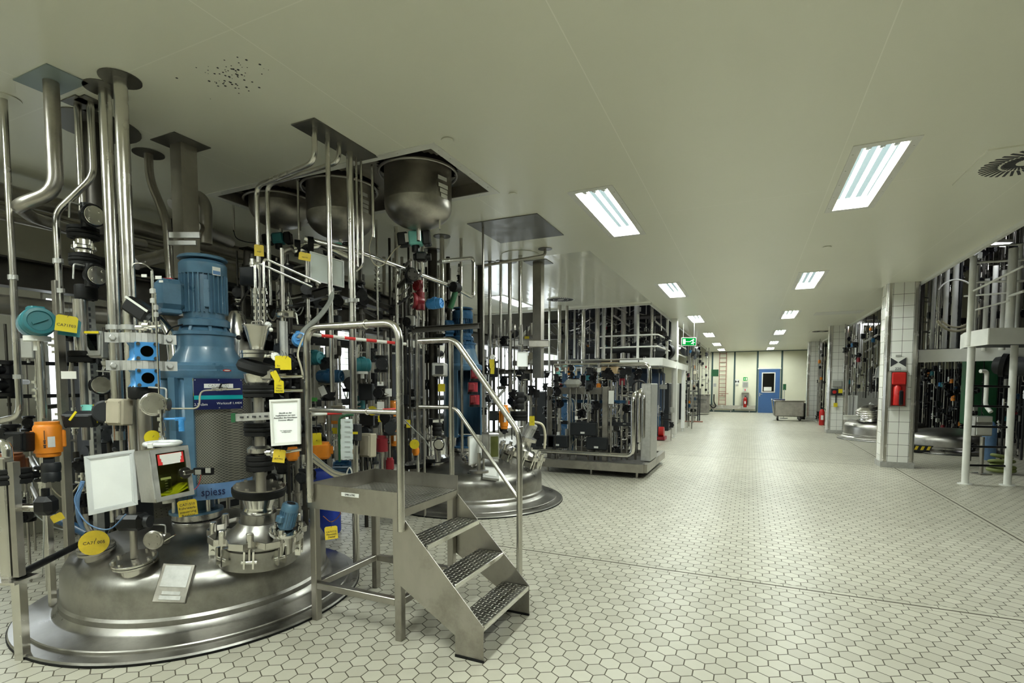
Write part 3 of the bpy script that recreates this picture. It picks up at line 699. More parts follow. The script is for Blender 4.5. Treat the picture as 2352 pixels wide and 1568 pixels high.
# name plate box on the dome
def ray_dome(px, py, cx=None, cy=None, s=1.0):
    cx = VX if cx is None else cx; cy = VY if cy is None else cy; d = 1.8
    while d < 9:
        p = D(px, py, d)
        if hypot(p.x-cx, p.y-cy) < .79*s and p.z < on_dome(cx, cy, s, p.x-cx, p.y-cy)[0].z: break
        d += .004
    return on_dome(cx, cy, s, p.x-cx, p.y-cy)
pc, pn = ray_dome(403, 1342); e1 = pn.cross(V((0, 0, 1))).normalized(); e1 = RT - pn*RT.dot(pn); e1.normalize(); e2 = pn.cross(e1)
m = MB().box(pc+pn*.015, (.165, .21, .03), Matrix((e1, e2, pn)).transposed(), .004)
bx = P('nameplate_box', m, STD, v1)
m = MB().rect(pc+pn*.032+e2*.035, e1, e2, .13, .115, .003); m.rect(pc+pn*.032-e2*.055, e1, e2, .09, .018, .003); m.rect(pc+pn*.032-e2*.08, e1, e2, .105, .022, .004)
P('engraved_plate', m, GAL, bx)
def drive(label, ax, blue, full=True, s=1.0, ztop=None, group=None, boff=0.0, shell=None):
    """agitator drive standing on the dome: flanges, lantern, gearbox, finned motor"""
    t = T('agitator_drive', label, 'agitator drive', V((ax.x, ax.y, ztop[0])), group); Z = ztop; o = (ax.x, ax.y, 0)
    tc = toward(ax); rt = V((-tc.y, tc.x, 0)); sc = s
    def L(r, n=36, caps=True, mb=None): return (mb or MB()).lathe([(a*sc, z) for a, z in r], o, n=n, caps=caps)
    o = (ax.x+rt.x*boff, ax.y+rt.y*boff, 0)
    z = Z[0]; m = L([(.150, z-.05), (.150, z+.03), (.146, z+.034)]); m.bolts((ax.x, ax.y, z-.03), (0, 0, 1), .165*sc, .008, .02, 10)
    fl = P('base_flange', m, ST, t); P('gasket', L([(.146, z+.034), (.146, z+.044)]), RUB, fl)
    P('upper_flange', L([(.146, z+.044), (.150, z+.048), (.150, z+.085), (.146, z+.088)]), ST, fl)
    P('stool', L([(.165, z+.088), (.165, z+.105), (.11, z+.112), (.10, Z[1]-.02), (.13, Z[1])]), blue, t)
    bo = o; o = (ax.x, ax.y, 0)
    rd = MB()
    for k in range(4): e = (tc*cos(k*pi/2+.5)+rt*sin(k*pi/2+.5))*.145*sc; rd.cyl(V((bo[0], bo[1], z+.1))+e, V((bo[0], bo[1], Z[1]))+e, .014, n=10)
    P('stay_rod', rd, ST, t)
    zb, zt = Z[1], Z[2]                                              # lantern: blue shell with an opening behind a guard
    sh = MB(); nn = 40; R0 = .272*sc
    a_in, a_out = -.30, 1.75
    for i in range(nn):
        t0, t1 = a_out+(2*pi-(a_out-a_in))*i/nn, a_out+(2*pi-(a_out-a_in))*(i+1)/nn
        p = [V((ax.x, ax.y, 0))+(tc*cos(t_)+rt*sin(t_))*r for t_ in (t0, t1) for r in (R0, R0-.02)]
        vs_ = [V((q.x, q.y, zz)) for zz in (zb, zt) for q in p]
        sh.add(vs_, [(0, 2, 6, 4), (3, 1, 5, 7), (4, 6, 7, 5), (0, 1, 3, 2)], i not in (0, nn-1))
        if i == 0: sh.add([vs_[j] for j in (0, 4, 5, 1)], [(0, 1, 2, 3)], False)
        if i == nn-1: sh.add([vs_[j] for j in (2, 3, 7, 6)], [(0, 1, 2, 3)], False)
    for t_ in (a_in-.05, a_in-.42):                                  # vertical ribs of the lantern
        e = (tc*cos(t_)+rt*sin(t_)); sh.bar(V((ax.x, ax.y, zb))+e*(R0+.012), V((ax.x, ax.y, zt))+e*(R0+.012), .05, .03, up=e)
    lan = P('lantern', sh, shell or blue, t)
    P('collar', L([(.282, zt-.005), (.288, zt+.01), (.288, zt+.045), (.275, zt+.052), (.275, Z[3]-.012), (.262, Z[3])]), shell or blue, t)
    if full:
        g = MB(); n2 = 26
        for i in range(n2):
            t0, t1 = a_in+(a_out-a_in)*i/n2, a_in+(a_out-a_in)*(i+1)/n2
            q = [V((ax.x, ax.y, 0))+(tc*cos(t_)+rt*sin(t_))*(R0+.006) for t_ in (t0, t1)]
            g.add([V((q[0].x, q[0].y, zb+.05)), V((q[1].x, q[1].y, zb+.05)), V((q[1].x, q[1].y, zt)), V((q[0].x, q[0].y, zt))], [(0, 1, 2, 3)], True)
        P('perforated_guard', g, PERF, t)
        sk = MB(); n2 = 10
        for i in range(n2):
            t0, t1 = a_in-.05+(1.5)*i/n2, a_in-.05+1.5*(i+1)/n2
            q = [V((ax.x, ax.y, 0))+(tc*cos(t_)+rt*sin(t_))*(R0+.014) for t_ in (t0, t1)]
            sk.add([V((q[0].x, q[0].y, zb-.035)), V((q[1].x, q[1].y, zb-.035)), V((q[1].x, q[1].y, zb+.07)), V((q[0].x, q[0].y, zb+.07))], [(0, 1, 2, 3)], True)
        P('skirt', sk, BLM, t)
        th_ = .06; e = (tc*cos(th_)+rt*sin(th_)); u = V((-e.y, e.x, 0))
        text('spiess', .075, NAVY, V((ax.x, ax.y, zb+.015))+e*(R0+.0165), u, V((0, 0, 1)), t, cond=.8)
    P('bearing_cone', L([(.262, Z[3]), (.232, Z[3]+.01), (.178, Z[4]-.01), (.178, Z[4])]), shell or blue, t)
    m = L([(.178, Z[4]), (.176, Z[5]-.004), (.19, Z[5]), (.19, Z[5]+.022), (.15, Z[5]+.03), (.13, Z[6]-.045), (.157, Z[6]-.04), (.157, Z[6]), (.14, Z[6]+.012)])
    for k in range(8): e = (tc*cos(k*pi/4+.2)+rt*sin(k*pi/4+.2)); m.bar(V((ax.x, ax.y, Z[5]+.02))+e*.155*sc, V((ax.x, ax.y, Z[5]+.075))+e*.135*sc, .02, .012, up=e)
    P('gearbox', m, blue, t)
    m = L([(.125, Z[6]), (.125, Z[7])])
    for k in range(30):
        t_ = 2*pi*k/30; e = (tc*cos(t_)+rt*sin(t_)); m.bar(V((ax.x, ax.y, Z[6]+.05))+e*.134*sc, V((ax.x, ax.y, Z[7]))+e*.134*sc, .007, .026*sc, up=e)
    e = (tc*cos(.1)+rt*sin(.1)); m.box(V((ax.x, ax.y, (Z[6]+Z[7])/2+.02))+e*.14*sc, (.016, .034, (Z[7]-Z[6])*.6), Matrix((e, V((-e.y, e.x, 0)), V((0, 0, 1)))).transposed(), .003)
    P('finned_motor', m, blue, t)
    P('fan_cover', L([(.143, Z[7]-.002), (.146, Z[7]+.004), (.146, Z[8]-.03), (.13, Z[8]-.01), (.10, Z[8])]), blue, t)
    P('rain_hat', L([(.149, Z[8]+.004), (.152, Z[8]+.012), (.14, Z[8]+.024), (.05, Z[8]+.034)]).cyl((ax.x+.06, ax.y, Z[8]-.02), (ax.x+.06, ax.y, Z[8]+.01), .008).cyl((ax.x-.06, ax.y, Z[8]-.02), (ax.x-.06, ax.y, Z[8]+.01), .008), blue, t)
    lf = -rt*cos(.25)+tc*sin(.25); c_ = V((ax.x, ax.y, (Z[6]+Z[7])/2+.0))+lf*.205*sc; u = V((-lf.y, lf.x, 0))
    P('terminal_box', MB().box(c_, (.17*sc, .17*sc, .20*sc), Matrix((lf, u, V((0, 0, 1)))).transposed(), .035*sc).box(c_-V((0, 0, .11*sc)), (.12*sc, .13*sc, .03*sc), Matrix((lf, u, V((0, 0, 1)))).transposed(), .006), blue, t)
    return t
AX = V((-3.43, 2.41, 0)); rows_ = (1198, 1118, 868, 838, 797, 772, 738, 634, 600)
ZZ = [ZP(AX, r_) for r_ in rows_]; 
dr = drive('tall pale blue agitator drive with perforated guard on the nearest vessel', AX, BLU, True, 1.0, ZZ, boff=-.085)
tcx = toward(AX); rtx = V((-tcx.y, tcx.x, 0))
def on_lantern(ang, z, r=.285): e = tcx*cos(ang)+rtx*sin(ang); return V((AX.x, AX.y, z))+e*r, V((-e.y, e.x, 0)), e
# sign plate, bent round the guard as a flat board
c, u, e = on_lantern(.22, ZP(AX, 903), .303); up = V((0, 0, 1))
sg = T('vessel_sign', 'navy blue sign with a turquoise stripe and 2,5 cbm lettering on the perforated guard', 'sign', c)
W_, H_ = .285, .20
P('board', MB().rect(c, u, up, W_, H_, .004), NAVY, sg); P('stripe', MB().rect(c+e*.003-up*.022, u, up, W_, .026, .002), TEALS, sg)
P('name_strip', MB().rect(c+e*.004+up*.052, u, up, .17, .028, .003), WRI, sg)
text('CA71RA001', .024, INKG, c+e*.007+up*.052, u, up, sg); text('2,5 cbm', .024, WRI, c+e*.003-up*.067-u*.105, u, up, sg); text('Werkstoff 1.4404', .021, WRI, c+e*.003-up*.062+u*.06, u, up, sg)
sc_ = MB()
for sx in (-1, 0, 1):
    for sy in (-1, 1): sc_.cyl(c+u*sx*W_*.47+up*sy*H_*.45, c+u*sx*W_*.47+up*sy*H_*.45+e*.006, .004, n=6)
P('screw', sc_, GAL, sg)
c, u, e = on_lantern(-.22, ZP(AX, 889), .290)
t = T('inspection_sticker', 'yellow square sticker left of the navy sign on the guard', 'sticker', c)
P('backing', MB().rect(c, u, up, .115, .115, .003), YEL, t); P('panel', MB().rect(c+e*.002+u*.012+up*.003, u, up, .078, .08, .002), WHT, t)
c, u, e = on_lantern(.42, ZP(AX, 852), .29); t = T('oval_badge', 'small red and white oval badge on the collar of the near blue drive', 'badge', c)
P('rim', MB().add([c+u*.028*cos(a)+up*.008*sin(a)+e*.001 for a in [2*pi*i/20 for i in range(20)]], [list(range(20))]), RED, t)
P('centre', MB().add([c+u*.020*cos(a)+up*.004*sin(a)+e*.002 for a in [2*pi*i/16 for i in range(16)]], [list(range(16))]), WHT, t)
c, u, e = on_lantern(.55, ZP(AX, 628), .148); t = T('motor_plate', 'white and blue rating plate on the fan cover of the near blue motor', 'plate', c)
P('plate', MB().rect(c, u, up, .055, .055, .003), WHT, t); P('print_band', MB().rect(c+e*.002-up*.01, u, up, .05, .024, .002), BLM, t)
t = T('warning_clip', 'red plastic clip on top of the pale blue terminal box', 'clip', D(388, 643, 3.48)); P('clip', MB().box(D(388, 643, 3.48), (.06, .03, .025), TH, .004), REDP, t)
# ---- manhole: cone neck with black ringed flange, swing bolts and side motor
mp, mn = ray_dome(592, 1268); mn = (mn*.3+V((0, 0, 1))).normalized(); mh = v1
zb = -.07; rim = mp+mn*.085
K = .86
P('manhole_neck', MB().lathe([(.275*K, zb-.05), (.262*K, -.01), (.25*K, -.005), (.262*K, .0)], rim, mn, 44), STV, mh)
cn_t = ZP(mp, 1133)-rim.z
P('manhole_lid', MB().lathe([(.262*K, .002), (.262*K, .022), (.245*K, .03), (.20*K, .05), (.155*K, .085), (.13*K, .12), (.118*K, cn_t*.42), (.118*K, cn_t*.62)], rim, mn, 44), STV, mh)
P('cone', MB().lathe([(.082, cn_t*.62), (.085, cn_t*.66), (.08, cn_t*.70), (.08, cn_t*.76), (.105, cn_t*1.0)], rim, mn, 36), STB, mh)
top = rim+mn*cn_t
for k in range(9):
    th_ = -2.7+k*.70; d0 = (RT*cos(th_)+V((-RT.y, RT.x, 0))*sin(th_)); d0 = (d0-mn*d0.dot(mn)).normalized(); sdr = mn.cross(d0)
    b = MB(); q = rim+d0*.285*K
    b.bar(q-sdr*.024-mn*.085, q-sdr*.024+mn*.02, .04, .01, up=sdr); b.bar(q+sdr*.024-mn*.085, q+sdr*.024+mn*.02, .04, .01, up=sdr)
    b.cyl(q-sdr*.042-mn*.05, q+sdr*.042-mn*.05, .012, n=10)
    jl = P('hinge_lug', b, STB, mh)
    P('swing_bolt', MB().cyl(q-mn*.05, q+mn*.11, .009, n=10).lathe([(.022, .045), (.022, .12), (.017, .125)], q, mn, 6), ST, jl)
for k in range(-3, 4):                                               # bent clamp bars between the bolts
    th_ = -1.57+(k)*.70+.03; pts = []
    for f_, rr in ((-.35, .27), (-.15, .325), (.15, .325), (.35, .27)):
        a_ = th_+f_*.95; d0 = RT*cos(a_)+V((-RT.y, RT.x, 0))*sin(a_); d0 = (d0-mn*d0.dot(mn)).normalized(); pts.append(rim+d0*rr*K+mn*.05)
    b = MB()
    for p0, p1 in zip(pts, pts[1:]): b.bar(p0, p1, .007, .038, up=mn)
    P('clamp_bar', b, ST, mh)
# black ringed blind flange on the cone
m = MB().lathe([(.13, .0), (.148, .006), (.155, .03), (.155, .05), (.150, .055)], top-mn*.005, mn, 44)
fl = T('sight_flange', 'round bolted flange with a thick black edge on the manhole cone', 'flange', top)
P('rim_guard', m, RUB, fl); m = MB().cyl(top+mn*.045, top+mn*.057, .146, n=44); m.bolts(top+mn*.057, mn, .125, .011, .012, 10); P('disc', m, STD, fl)
# blue viewing lamp motor on its little port
np_ = D(655, 1222, (mp-V((0, 0, EYE))).dot(FW)-.10); nn_ = (V((0, 0, 1))*.9+RT*.12-FW*.2).normalized()
sp_ = P('side_port', MB().cyl(np_-nn_*.12, np_, .06, n=24), ST, v1)
m = MB().lathe([(.088, 0), (.09, .003), (.09, .02), (.055, .022)], np_, nn_, 28)
for k in range(8):
    a_ = 2*pi*k/8; x, y, _ = MB().frame_of(nn_); q = np_+(x*cos(a_)+y*sin(a_))*.078
    m.cyl(q-nn_*.01, q+nn_*.04, .006, n=8).lathe([(.011, .02), (.011, .032)], q, nn_, 6)
P('port_ring', m, STB, sp_)
small_motor('small pale blue ribbed motor standing tilted on the side port of the manhole', np_+nn_*.026, (V((0, 0, 1))+RT*.26).normalized(), .05, .16, BLU)
# ---- left-hand nozzles of the near vessel
q, n = ray_dome(312, 1300); n = (n*.8+V((0, 0, 1))).normalized(); nozzle(v1, q, n, .115, .05, ST, bl=8); NZA = q+n*.05
q, n = ray_dome(226, 1275); n = (n*.8+V((0, 0, 1))).normalized(); nozzle(v1, q, n, .095, .06, STD, bl=8); NZB = q+n*.06
# ------------------------------------------------------------ rolling stairs
def stairs():
    x0, x1, xe, y0, y1, hp = -2.43, -1.80, -1.23, 2.34, 2.95, .765
    t = T('platform_stairs', 'small stainless steel step platform with three treads and a tubular handrail', 'platform stairs', (-1.8, 2.6, 0))
    q = .045
    for x in (x0, x1):
        for y in (y0, y1): P('leg', MB().box((x+q/2, y+q/2-(q if y == y1 else 0), hp/2-.02), (q, q, hp-.04), None, .004), STP, t)
    for y in (y0+q/2, y1-q/2): P('brace', MB().box(((x0+x1)/2+q/2, y, .22), (x1-x0-q, .04, .04), None, .003), STP, t)
    P('brace', MB().box((x0+q/2, (y0+y1)/2, .22), (.04, y1-y0-2*q, .04), None, .003), STP, t)
    P('brace', MB().box((x1+q/2, (y0+y1)/2, .22), (.04, y1-y0-2*q, .04), None, .003), STP, t)
    xr = x1+.05
    P('deck', MB().box(((x0+xr)/2, (y0+y1)/2, hp-.012), (xr-x0-.01, y1-y0-.01, .01)), CHQ, t)
    kb = MB(); kb.box(((x0+xr)/2, y0-.003, hp+.012), (xr-x0+.01, .006, .15)); kb.box(((x0+xr)/2, y1+.003, hp+.012), (xr-x0+.01, .006, .15))
    kb.box((x0-.003, (y0+y1)/2, hp+.012), (.006, y1-y0+.012, .15)); kb.box((xr, (y0+y1)/2, hp-.034), (.006, y1-y0, .045))
    kp = P('kick_plate', kb, STP, t)
    P('label_strip', MB().box((x0+.33, y0-.008, hp+.045), (.13, .003, .022)), WHT, kp)
    text('LM01-LT02', .016, INK, (x0+.33, y0-.0105, hp+.045), (1, 0, 0), (0, 0, 1), t)
    rise = hp/4; run = (xe-xr)/3
    tr = []
    for i in range(3):
        z = hp-rise*(i+1); xa = xr+run*i-.01; xb = xr+run*(i+1)
        m = MB().box(((xa+xb)/2, (y0+y1)/2, z-.004), (xb-xa, y1-y0-.012, .008)); td = P('tread', m, CHQ, t)
        P('nosing', MB().box((xb-.004, (y0+y1)/2, z-.012), (.010, y1-y0-.012, .03), None, .003), STB, td)
    for y in (y0-.003, y1+.003):
        pts = [(xr-.07, hp-.02), (xr+.0, hp-.02), (xe+.0, rise-.0), (xe+.0, 0), (xe-.165, 0), (xe-.165, .13), (xr-.0, hp-.46), (xr-.07, hp-.46)]
        pts = [(x1+.0, hp-.03), (xr, hp-.03), (xe, rise+.0), (xe, 0.012), (xe-.17, 0.012), (xe-.17, .115), (x1+.02, hp-.47+.05), (x1, hp-.40)]
        s_ = P('stringer', MB().poly([(x, y-.003, z) for x, z in pts], (0, .006, 0)), STP, t)
        P('foot_pad', MB().box((xe-.085, y, .007), (.17, .012, .014)), RUB, s_)
    r = .021; zt = 1.785; zm = 1.30
    hr = MB()
    # near side frame with rounded corners
    P('handrail_frame', MB().tube([(x0+.035, y0-.024, hp-.02), (x0+.035, y0-.024, zt), (xr+.022, y0-.024, zt), (xr+.022, y0-.024, hp-.12)], r, 16, .10, 8), ST, t)
    P('mid_rail', MB().cyl((x0+.035, y0-.024, zm), (xr+.022, y0-.024, zm), .014), ST, t)
    P('rail_joint', MB().torus((xr-.2, y0-.024, zt), (1, 0, 0), r*1.08, .005), STB, t); P('rail_joint', MB().torus((xr-.2, y0-.024, zm), (1, 0, 0), .016, .004), STB, t)
    # far side: level rail, sloping rail and end post
    ys = y1+.02; xp = xe-.075
    P('sloping_handrail', MB().tube([(x0+.38, ys, zt-.04), (xr-.02, ys, zt-.04), (xp, ys, zt-.04-.60), (xp, ys, .20)], r*.9, 16, .06, 6), ST, t)
    P('mid_rail', MB().tube([(xr-.3, ys, zm), (xr-.02, ys, zm), (xp, ys, .72)], .0125, 12, .05), ST, t)
    P('rail_post', MB().cyl((xr-.05, ys, hp-.05), (xr-.05, ys, zt-.05), .018), ST, t)
    m = MB(); a, b = V((x0+.03, y0-.0, zt-.035)), V((xr-.35, y1, zt-.10)); n = 9
    b = V((x0+.30, y1-.02, zt-.06))
    for i in range(n):
        m.m = i % 2; m.cyl(a+(b-a)*i/n, a+(b-a)*(i+1)/n, .010, n=8)
    P('warning_bar', m, [WHT, REDP], t)
    m = MB(); a, b = V((x0+.03, y0, zm-.03)), V((x0+.20, y1-.02, zm-.02))
    for i in range(6): m.m = i % 2; m.cyl(a+(b-a)*i/6, a+(b-a)*(i+1)/6, .010, n=8)
    P('warning_bar', m, [WHT, REDP], t)
stairs()
# ------------------------------------------------------------ far vessel
WX, WY, WS = -3.2, 5.85, 1.09
v2 = vessel('domed stainless reactor vessel in the floor behind the step platform', WX, WY, WS, 1.13)
AX2 = VT(1063, 850, 6.62); Z2 = [ZP(AX2, r_) for r_ in (1042, 1000, 850, 838, 802, 792, 775, 733, 712)]
drive('deep blue agitator drive of the vessel behind the step platform', AX2, BLD, False, .90, Z2, shell=mat('faded_blue_paint', (.045, .105, .17), .4))
for px, py, r in ((1085, 1062, .13), (1005, 1062, .15), (960, 1074, .15)):
    q, n = ray_dome(px, py, WX, WY, WS); n = (n*.5+V((0, 0, 1))).normalized(); nozzle(v2, q, n, r, .07, STD if px < 1000 else ST, bl=8, rim=px < 1050)
# swing-bolted manhole of the far vessel
q, n = ray_dome(1192, 1056, WX, WY, WS); n = (n*.8+RT*.2+V((0, 0, .45))).normalized()
P('manhole_neck', MB().lathe([(.27, -.08), (.25, .04), (.235, .05), (.25, .06)], q, n, 40), STV, v2)
P('manhole_lid', MB().lathe([(.25, .062), (.25, .085), (.2, .12), (.12, .15), (.09, .20), (.09, .26), (.14, .27), (.14, .31)], q, n, 40), ST, v2)
x, y, _ = MB().frame_of(n)
for k in range(12):
    a_ = 2*pi*k/12; d0 = x*cos(a_)+y*sin(a_); s_ = n.cross(d0); w_ = q+n*.06+d0*.275; b = MB()
    b.bar(w_-s_*.02-n*.09, w_-s_*.02+n*.03, .04, .01, up=s_); b.bar(w_+s_*.02-n*.09, w_+s_*.02+n*.03, .04, .01, up=s_); b.cyl(w_-n*.04, w_+n*.10, .010, n=8).lathe([(.024, .04), (.024, .11)], w_, n, 6)
    P('swing_bolt', b, STB, v2)
for k in range(6):
    a_ = 2*pi*k/6; pts = [q+n*.10+(x*cos(a_+f)+y*sin(a_+f))*rr for f, rr in ((-.3, .26), (-.12, .31), (.12, .31), (.3, .26))]; b = MB()
    for p0, p1 in zip(pts, pts[1:]): b.bar(p0, p1, .01, .045, up=n)
    P('clamp_bar', b, ST, v2)
small_motor('small grey ribbed motor tilted on the manhole of the far vessel', q+n*.30, (V((0, 0, 1))+RT*.5).normalized(), .07, .20, GAL)
q, n = ray_dome(1127, 1090, WX, WY, WS); e1 = RT-n*RT.dot(n); e1.normalize(); e2 = n.cross(e1)
bx = P('nameplate_box', MB().box(q+n*.018, (.19, .2, .036), Matrix((e1, e2, n)).transposed(), .004), GAL, v2); P('engraved_plate', MB().rect(q+n*.038, e1, e2, .13, .14, .003), WHT, bx)
# ------------------------------------------------------------ three tanks through the ceiling opening
m = MB(); x0, x1, y0, y1 = HATCH
TK = [(-2.63, 3.82, .285, 2.79), (-3.50, 3.82, .295, 2.80), (-4.28, 3.84, .285, 3.0)]
hs = MB(); pz = HC+.10
for i in range(0, 24):                                               # plate with three round cut-outs, in strips
    ya, yb = y0+(y1-y0)*i/24, y0+(y1-y0)*(i+1)/24; x = x0
    for cx, cy, r, _ in sorted(TK):
        yy = (ya+yb)/2-cy; rr = r+.05
        if abs(yy) < rr:
            h = sqrt(rr*rr-yy*yy)
            if cx-h > x: hs.box(((x+cx-h)/2, (ya+yb)/2, pz), (cx-h-x, yb-ya, .006))
            x = max(x, cx+h)
    if x < x1: hs.box(((x+x1)/2, (ya+yb)/2, pz), (x1-x, yb-ya, .006))
t = T('hatch_plate', 'dark steel plate recessed in the ceiling opening around the hanging tanks', 'ceiling hatch', ((x0+x1)/2, (y0+y1)/2, HC))
P('plate', hs, STD, t)
fr = MB()
for a, b in (((x0, y0), (x1, y0)), ((x1, y0), (x1, y1)), ((x1, y1), (x0, y1)), ((x0, y1), (x0, y0))):
    A, B = V((a[0], a[1], HC-.003)), V((b[0], b[1], HC-.003)); dv = (B-A).normalized(); o_ = V((dv.y, -dv.x, 0))
    fr.bar(A+o_*.035-dv*.0, B+o_*.035+dv*.07, .07, .006)
    for k in range(6): p = A+(B-A)*(k+.3)/6+o_*.04; fr.cyl(p-V((0, 0, .008)), p, .006, n=6)
P('edge_frame', fr, WHT, t)
fr = MB()
for a, b in (((x0, y0), (x1, y0)), ((x1, y0), (x1, y1)), ((x1, y1), (x0, y1)), ((x0, y1), (x0, y0))): fr.bar(V((a[0], a[1], HC+.06)), V((b[0], b[1], HC+.06)), .004, .12)
P('upstand', fr, STD, t)
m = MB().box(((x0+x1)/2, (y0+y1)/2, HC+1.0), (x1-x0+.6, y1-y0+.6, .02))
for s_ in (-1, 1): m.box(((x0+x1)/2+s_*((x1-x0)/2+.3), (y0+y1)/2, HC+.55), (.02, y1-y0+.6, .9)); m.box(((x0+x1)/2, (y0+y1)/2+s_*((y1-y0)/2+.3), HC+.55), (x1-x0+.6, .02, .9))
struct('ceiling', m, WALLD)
for (cx, cy, r, zb), lb in zip(TK, ('round-bottomed steel tank hanging from the ceiling opening, rightmost, with white lettering labels', 'round-bottomed steel tank hanging in the middle of the ceiling opening', 'round-bottomed steel tank in the dark left end of the ceiling opening')):
    t = T('hanging_tank', lb, 'tank', (cx, cy, zb), 'tanks hanging through the ceiling opening'); pr = []
    for i in range(11): a = pi/2*i/10; pr.append((max(r*sin(a), .001), .19*(1-cos(a))))
    pr += [(r, .20), (r*1.006, .205), (r*1.006, .212), (r, .216), (r, HC+.5-zb)]
    P('shell', MB().lathe(pr, (cx, cy, zb), n=48), STD, t)
    P('collar_ring', MB().torus((cx, cy, HC+.05), (0, 0, 1), r+.045, .012, 40, 6), STD, t)
    P('outlet', MB().cyl((cx, cy, zb-.10), (cx, cy, zb+.02), .018), ST, t)
    f = toward((cx, cy)); u = V((-f.y, f.x, 0)); q = V((cx, cy, 0))+u*r*.62+f*r*.30
    P('lifting_lug', MB().bar(q+V((0, 0, zb-.02)), q+V((0, 0, zb+.10)), .035, .012, up=u), ST, t)
    if cx > -4:
        lb_ = MB()
        for k, (a_, z_, w_) in enumerate(((.75, .36, .10), (.78, .30, .11), (.80, .26, .09), (.82, .22, .08))):
            e = f*cos(a_)+u*sin(a_); lb_.rect(V((cx, cy, zb+z_))+e*(r+.004), V((-e.y, e.x, 0)), (0, 0, 1), w_, .03, .003)
        P('label_strip', lb_, WHT, t)
# dark plates and round covers on the ceiling
m = MB().box((-2.43, 5.46, HC-.004), (.82, .84, .008)); S('ceiling_plate', 'square dark steel cover plate on the ceiling above the far vessel', 'cover plate', m, PLATE)
for (px, py, r), lb in zip(((1027, 320, .045), (1178, 444, .04), (1900, 566, .05), (1893, 720, .05)), ('small round ceiling cap beside the tank opening', 'small round ceiling cap left of the nearest left-hand lamp', 'small oval-looking ceiling cap between the two nearest right-hand lamps', 'faint round ceiling cap far down the hall on the right')):
    p = HZ(px, py, HC); S('access_cap', lb, 'ceiling cap', MB().lathe([(r, -.006), (r*.95, -.012)], p, n=22), CEIL)
def swirl_vent(px, py, r, lb, frame=True):
    p = HZ(px, py, HC); t = T('swirl_vent', lb, 'ceiling vent', p); 
    P('plate', MB().box((p.x, p.y, HC-.005), (2.5*r, 2.5*r, .01)) if frame else MB().cyl((p.x, p.y, HC-.01), (p.x, p.y, HC), r*1.1, n=30), WHT if not frame else CEIL, t)
    m = MB()
    for i in range(36):
        a = 2*pi*i/36; e = V((cos(a), sin(a), 0)); f_ = V((-e.y, e.x, 0))
        for r0, r1 in ((.25, .55), (.6, 1.0)):
            p0 = p+e*r*r0+f_*r*.12-V((0, 0, .0115)); p1 = p+e*r*r1+f_*r*.02-V((0, 0, .0115)); m.bar(p0, p1, .018*r/.25*(.5+r0*.6), .003)
    P('slots', m, INK, t)
swirl_vent(2365, 368, .30, 'square ceiling vent with a ring of black slots at the right edge'); swirl_vent(1288, 687, .26, 'round slotted vent in the glossy ceiling near the far vessel', False)
swirl_vent(1888, 760, .28, 'faint slotted vent in the ceiling far down on the right')
m = MB(); pc = HZ(1925, 718, HC); m.box((pc.x, pc.y, HC-.003), (1.0, .6, .006)); S('ceiling_panel', 'pale rectangular access panel in the ceiling in front of the tiled pillar', 'access panel', m, WHT)
# ------------------------------------------------------------ near left: pipes hanging from the ceiling
UPZ = V((0, 0, 1))
def up_to(b, z=HC-.001): return V((b.x, b.y, z))
A_ = CV(8, 225); e_ = at(A_, 940)
dA = (e_-V((0, 0, EYE))).dot(FW)
pipe('thin bright steel pipe at the left edge, bending away to the left at its foot', [up_to(A_), e_, e_+V((-.05, .0, -.05)), D(-40, 975, dA)], M(7, dA), ST, plate=('disc', .085), clamps=[at(A_, 637), at(A_, 865)], bend=.05, pmat=CEIL)
B_ = CV(117, 185); b1 = at(B_, 440); dB = (b1-V((0, 0, EYE))).dot(FW)
pipe('thick grey steel pipe bending sharply to the left below its pale blue ceiling plate', [up_to(B_), b1, D(40, 472, dB-.05), D(75, 500, dB+.55), D(190, 535, dB+.95), D(330, 560, dB+1.6)], M(15, dB), STD, plate=('rect', .36, .20), bend=.09, n=16, pmat=mat('pale_blue_plate', (.27, .33, .33), .45, .2, .05, 4))
C_ = CV(178, 236); vpipe('straight steel pipe dropping into the stack of black valves at the left', C_, 'c', 492, 15, ST, plate=('rect', .16, .16, .02, .02))
c2 = CV(207, 232); q = at(c2, 405); dC = (q-V((0, 0, EYE))).dot(FW)
f_ = D(128, 488, dC); g_ = VT(128, 488, dC)
pipe('slim steel pipe that jogs left above the black valves and runs down beside them', [up_to(c2), q, f_, at(g_, 720)], M(7.5, dC), ST, clamps=[at(g_, 600), at(g_, 668)], bend=.06, plate=('rect', .12, .12))
D_ = CV(240, 203); vpipe('tall bright steel pipe with a round ceiling disc, left one of the close pair', D_, 'c', 1010, 25, ST, plate=('disc', .105), clamps=[at(D_, r_).z and r_ for r_ in (752,)])
E_ = CV(276, 180); vpipe('tall bright steel pipe with a round ceiling disc, right one of the close pair', E_, 'c', 1075, 27, ST, plate=('disc', .105), clamps=(752,))
E2 = VT(303, 600, 3.35); vpipe('slender steel pipe close behind the bright ceiling pipe beside the blue drive', E2, 'c', 1130, 11, STD)
D2 = VT(263, 600, 3.45); vpipe('slender dull pipe close behind the left bright ceiling pipe', D2, 'c', 1120, 10, STD)
K_ = CV(222, 290); vpipe('very thick dark duct dropping from a wide ceiling collar behind the bright pipes', K_, 'c', 545, 60, STK, plate=('disc', .25))
F_ = CV(341, 352); q = at(F_, 412); dF = (q-V((0, 0, EYE))).dot(FW)
pipe('steel pipe with a round ceiling disc and an S-bend left of the square column', [up_to(F_), q, D(383, 505, dF), at(VT(387, 505, dF), 690)], M(9, dF), STD, plate=('disc', .105), bend=.12)
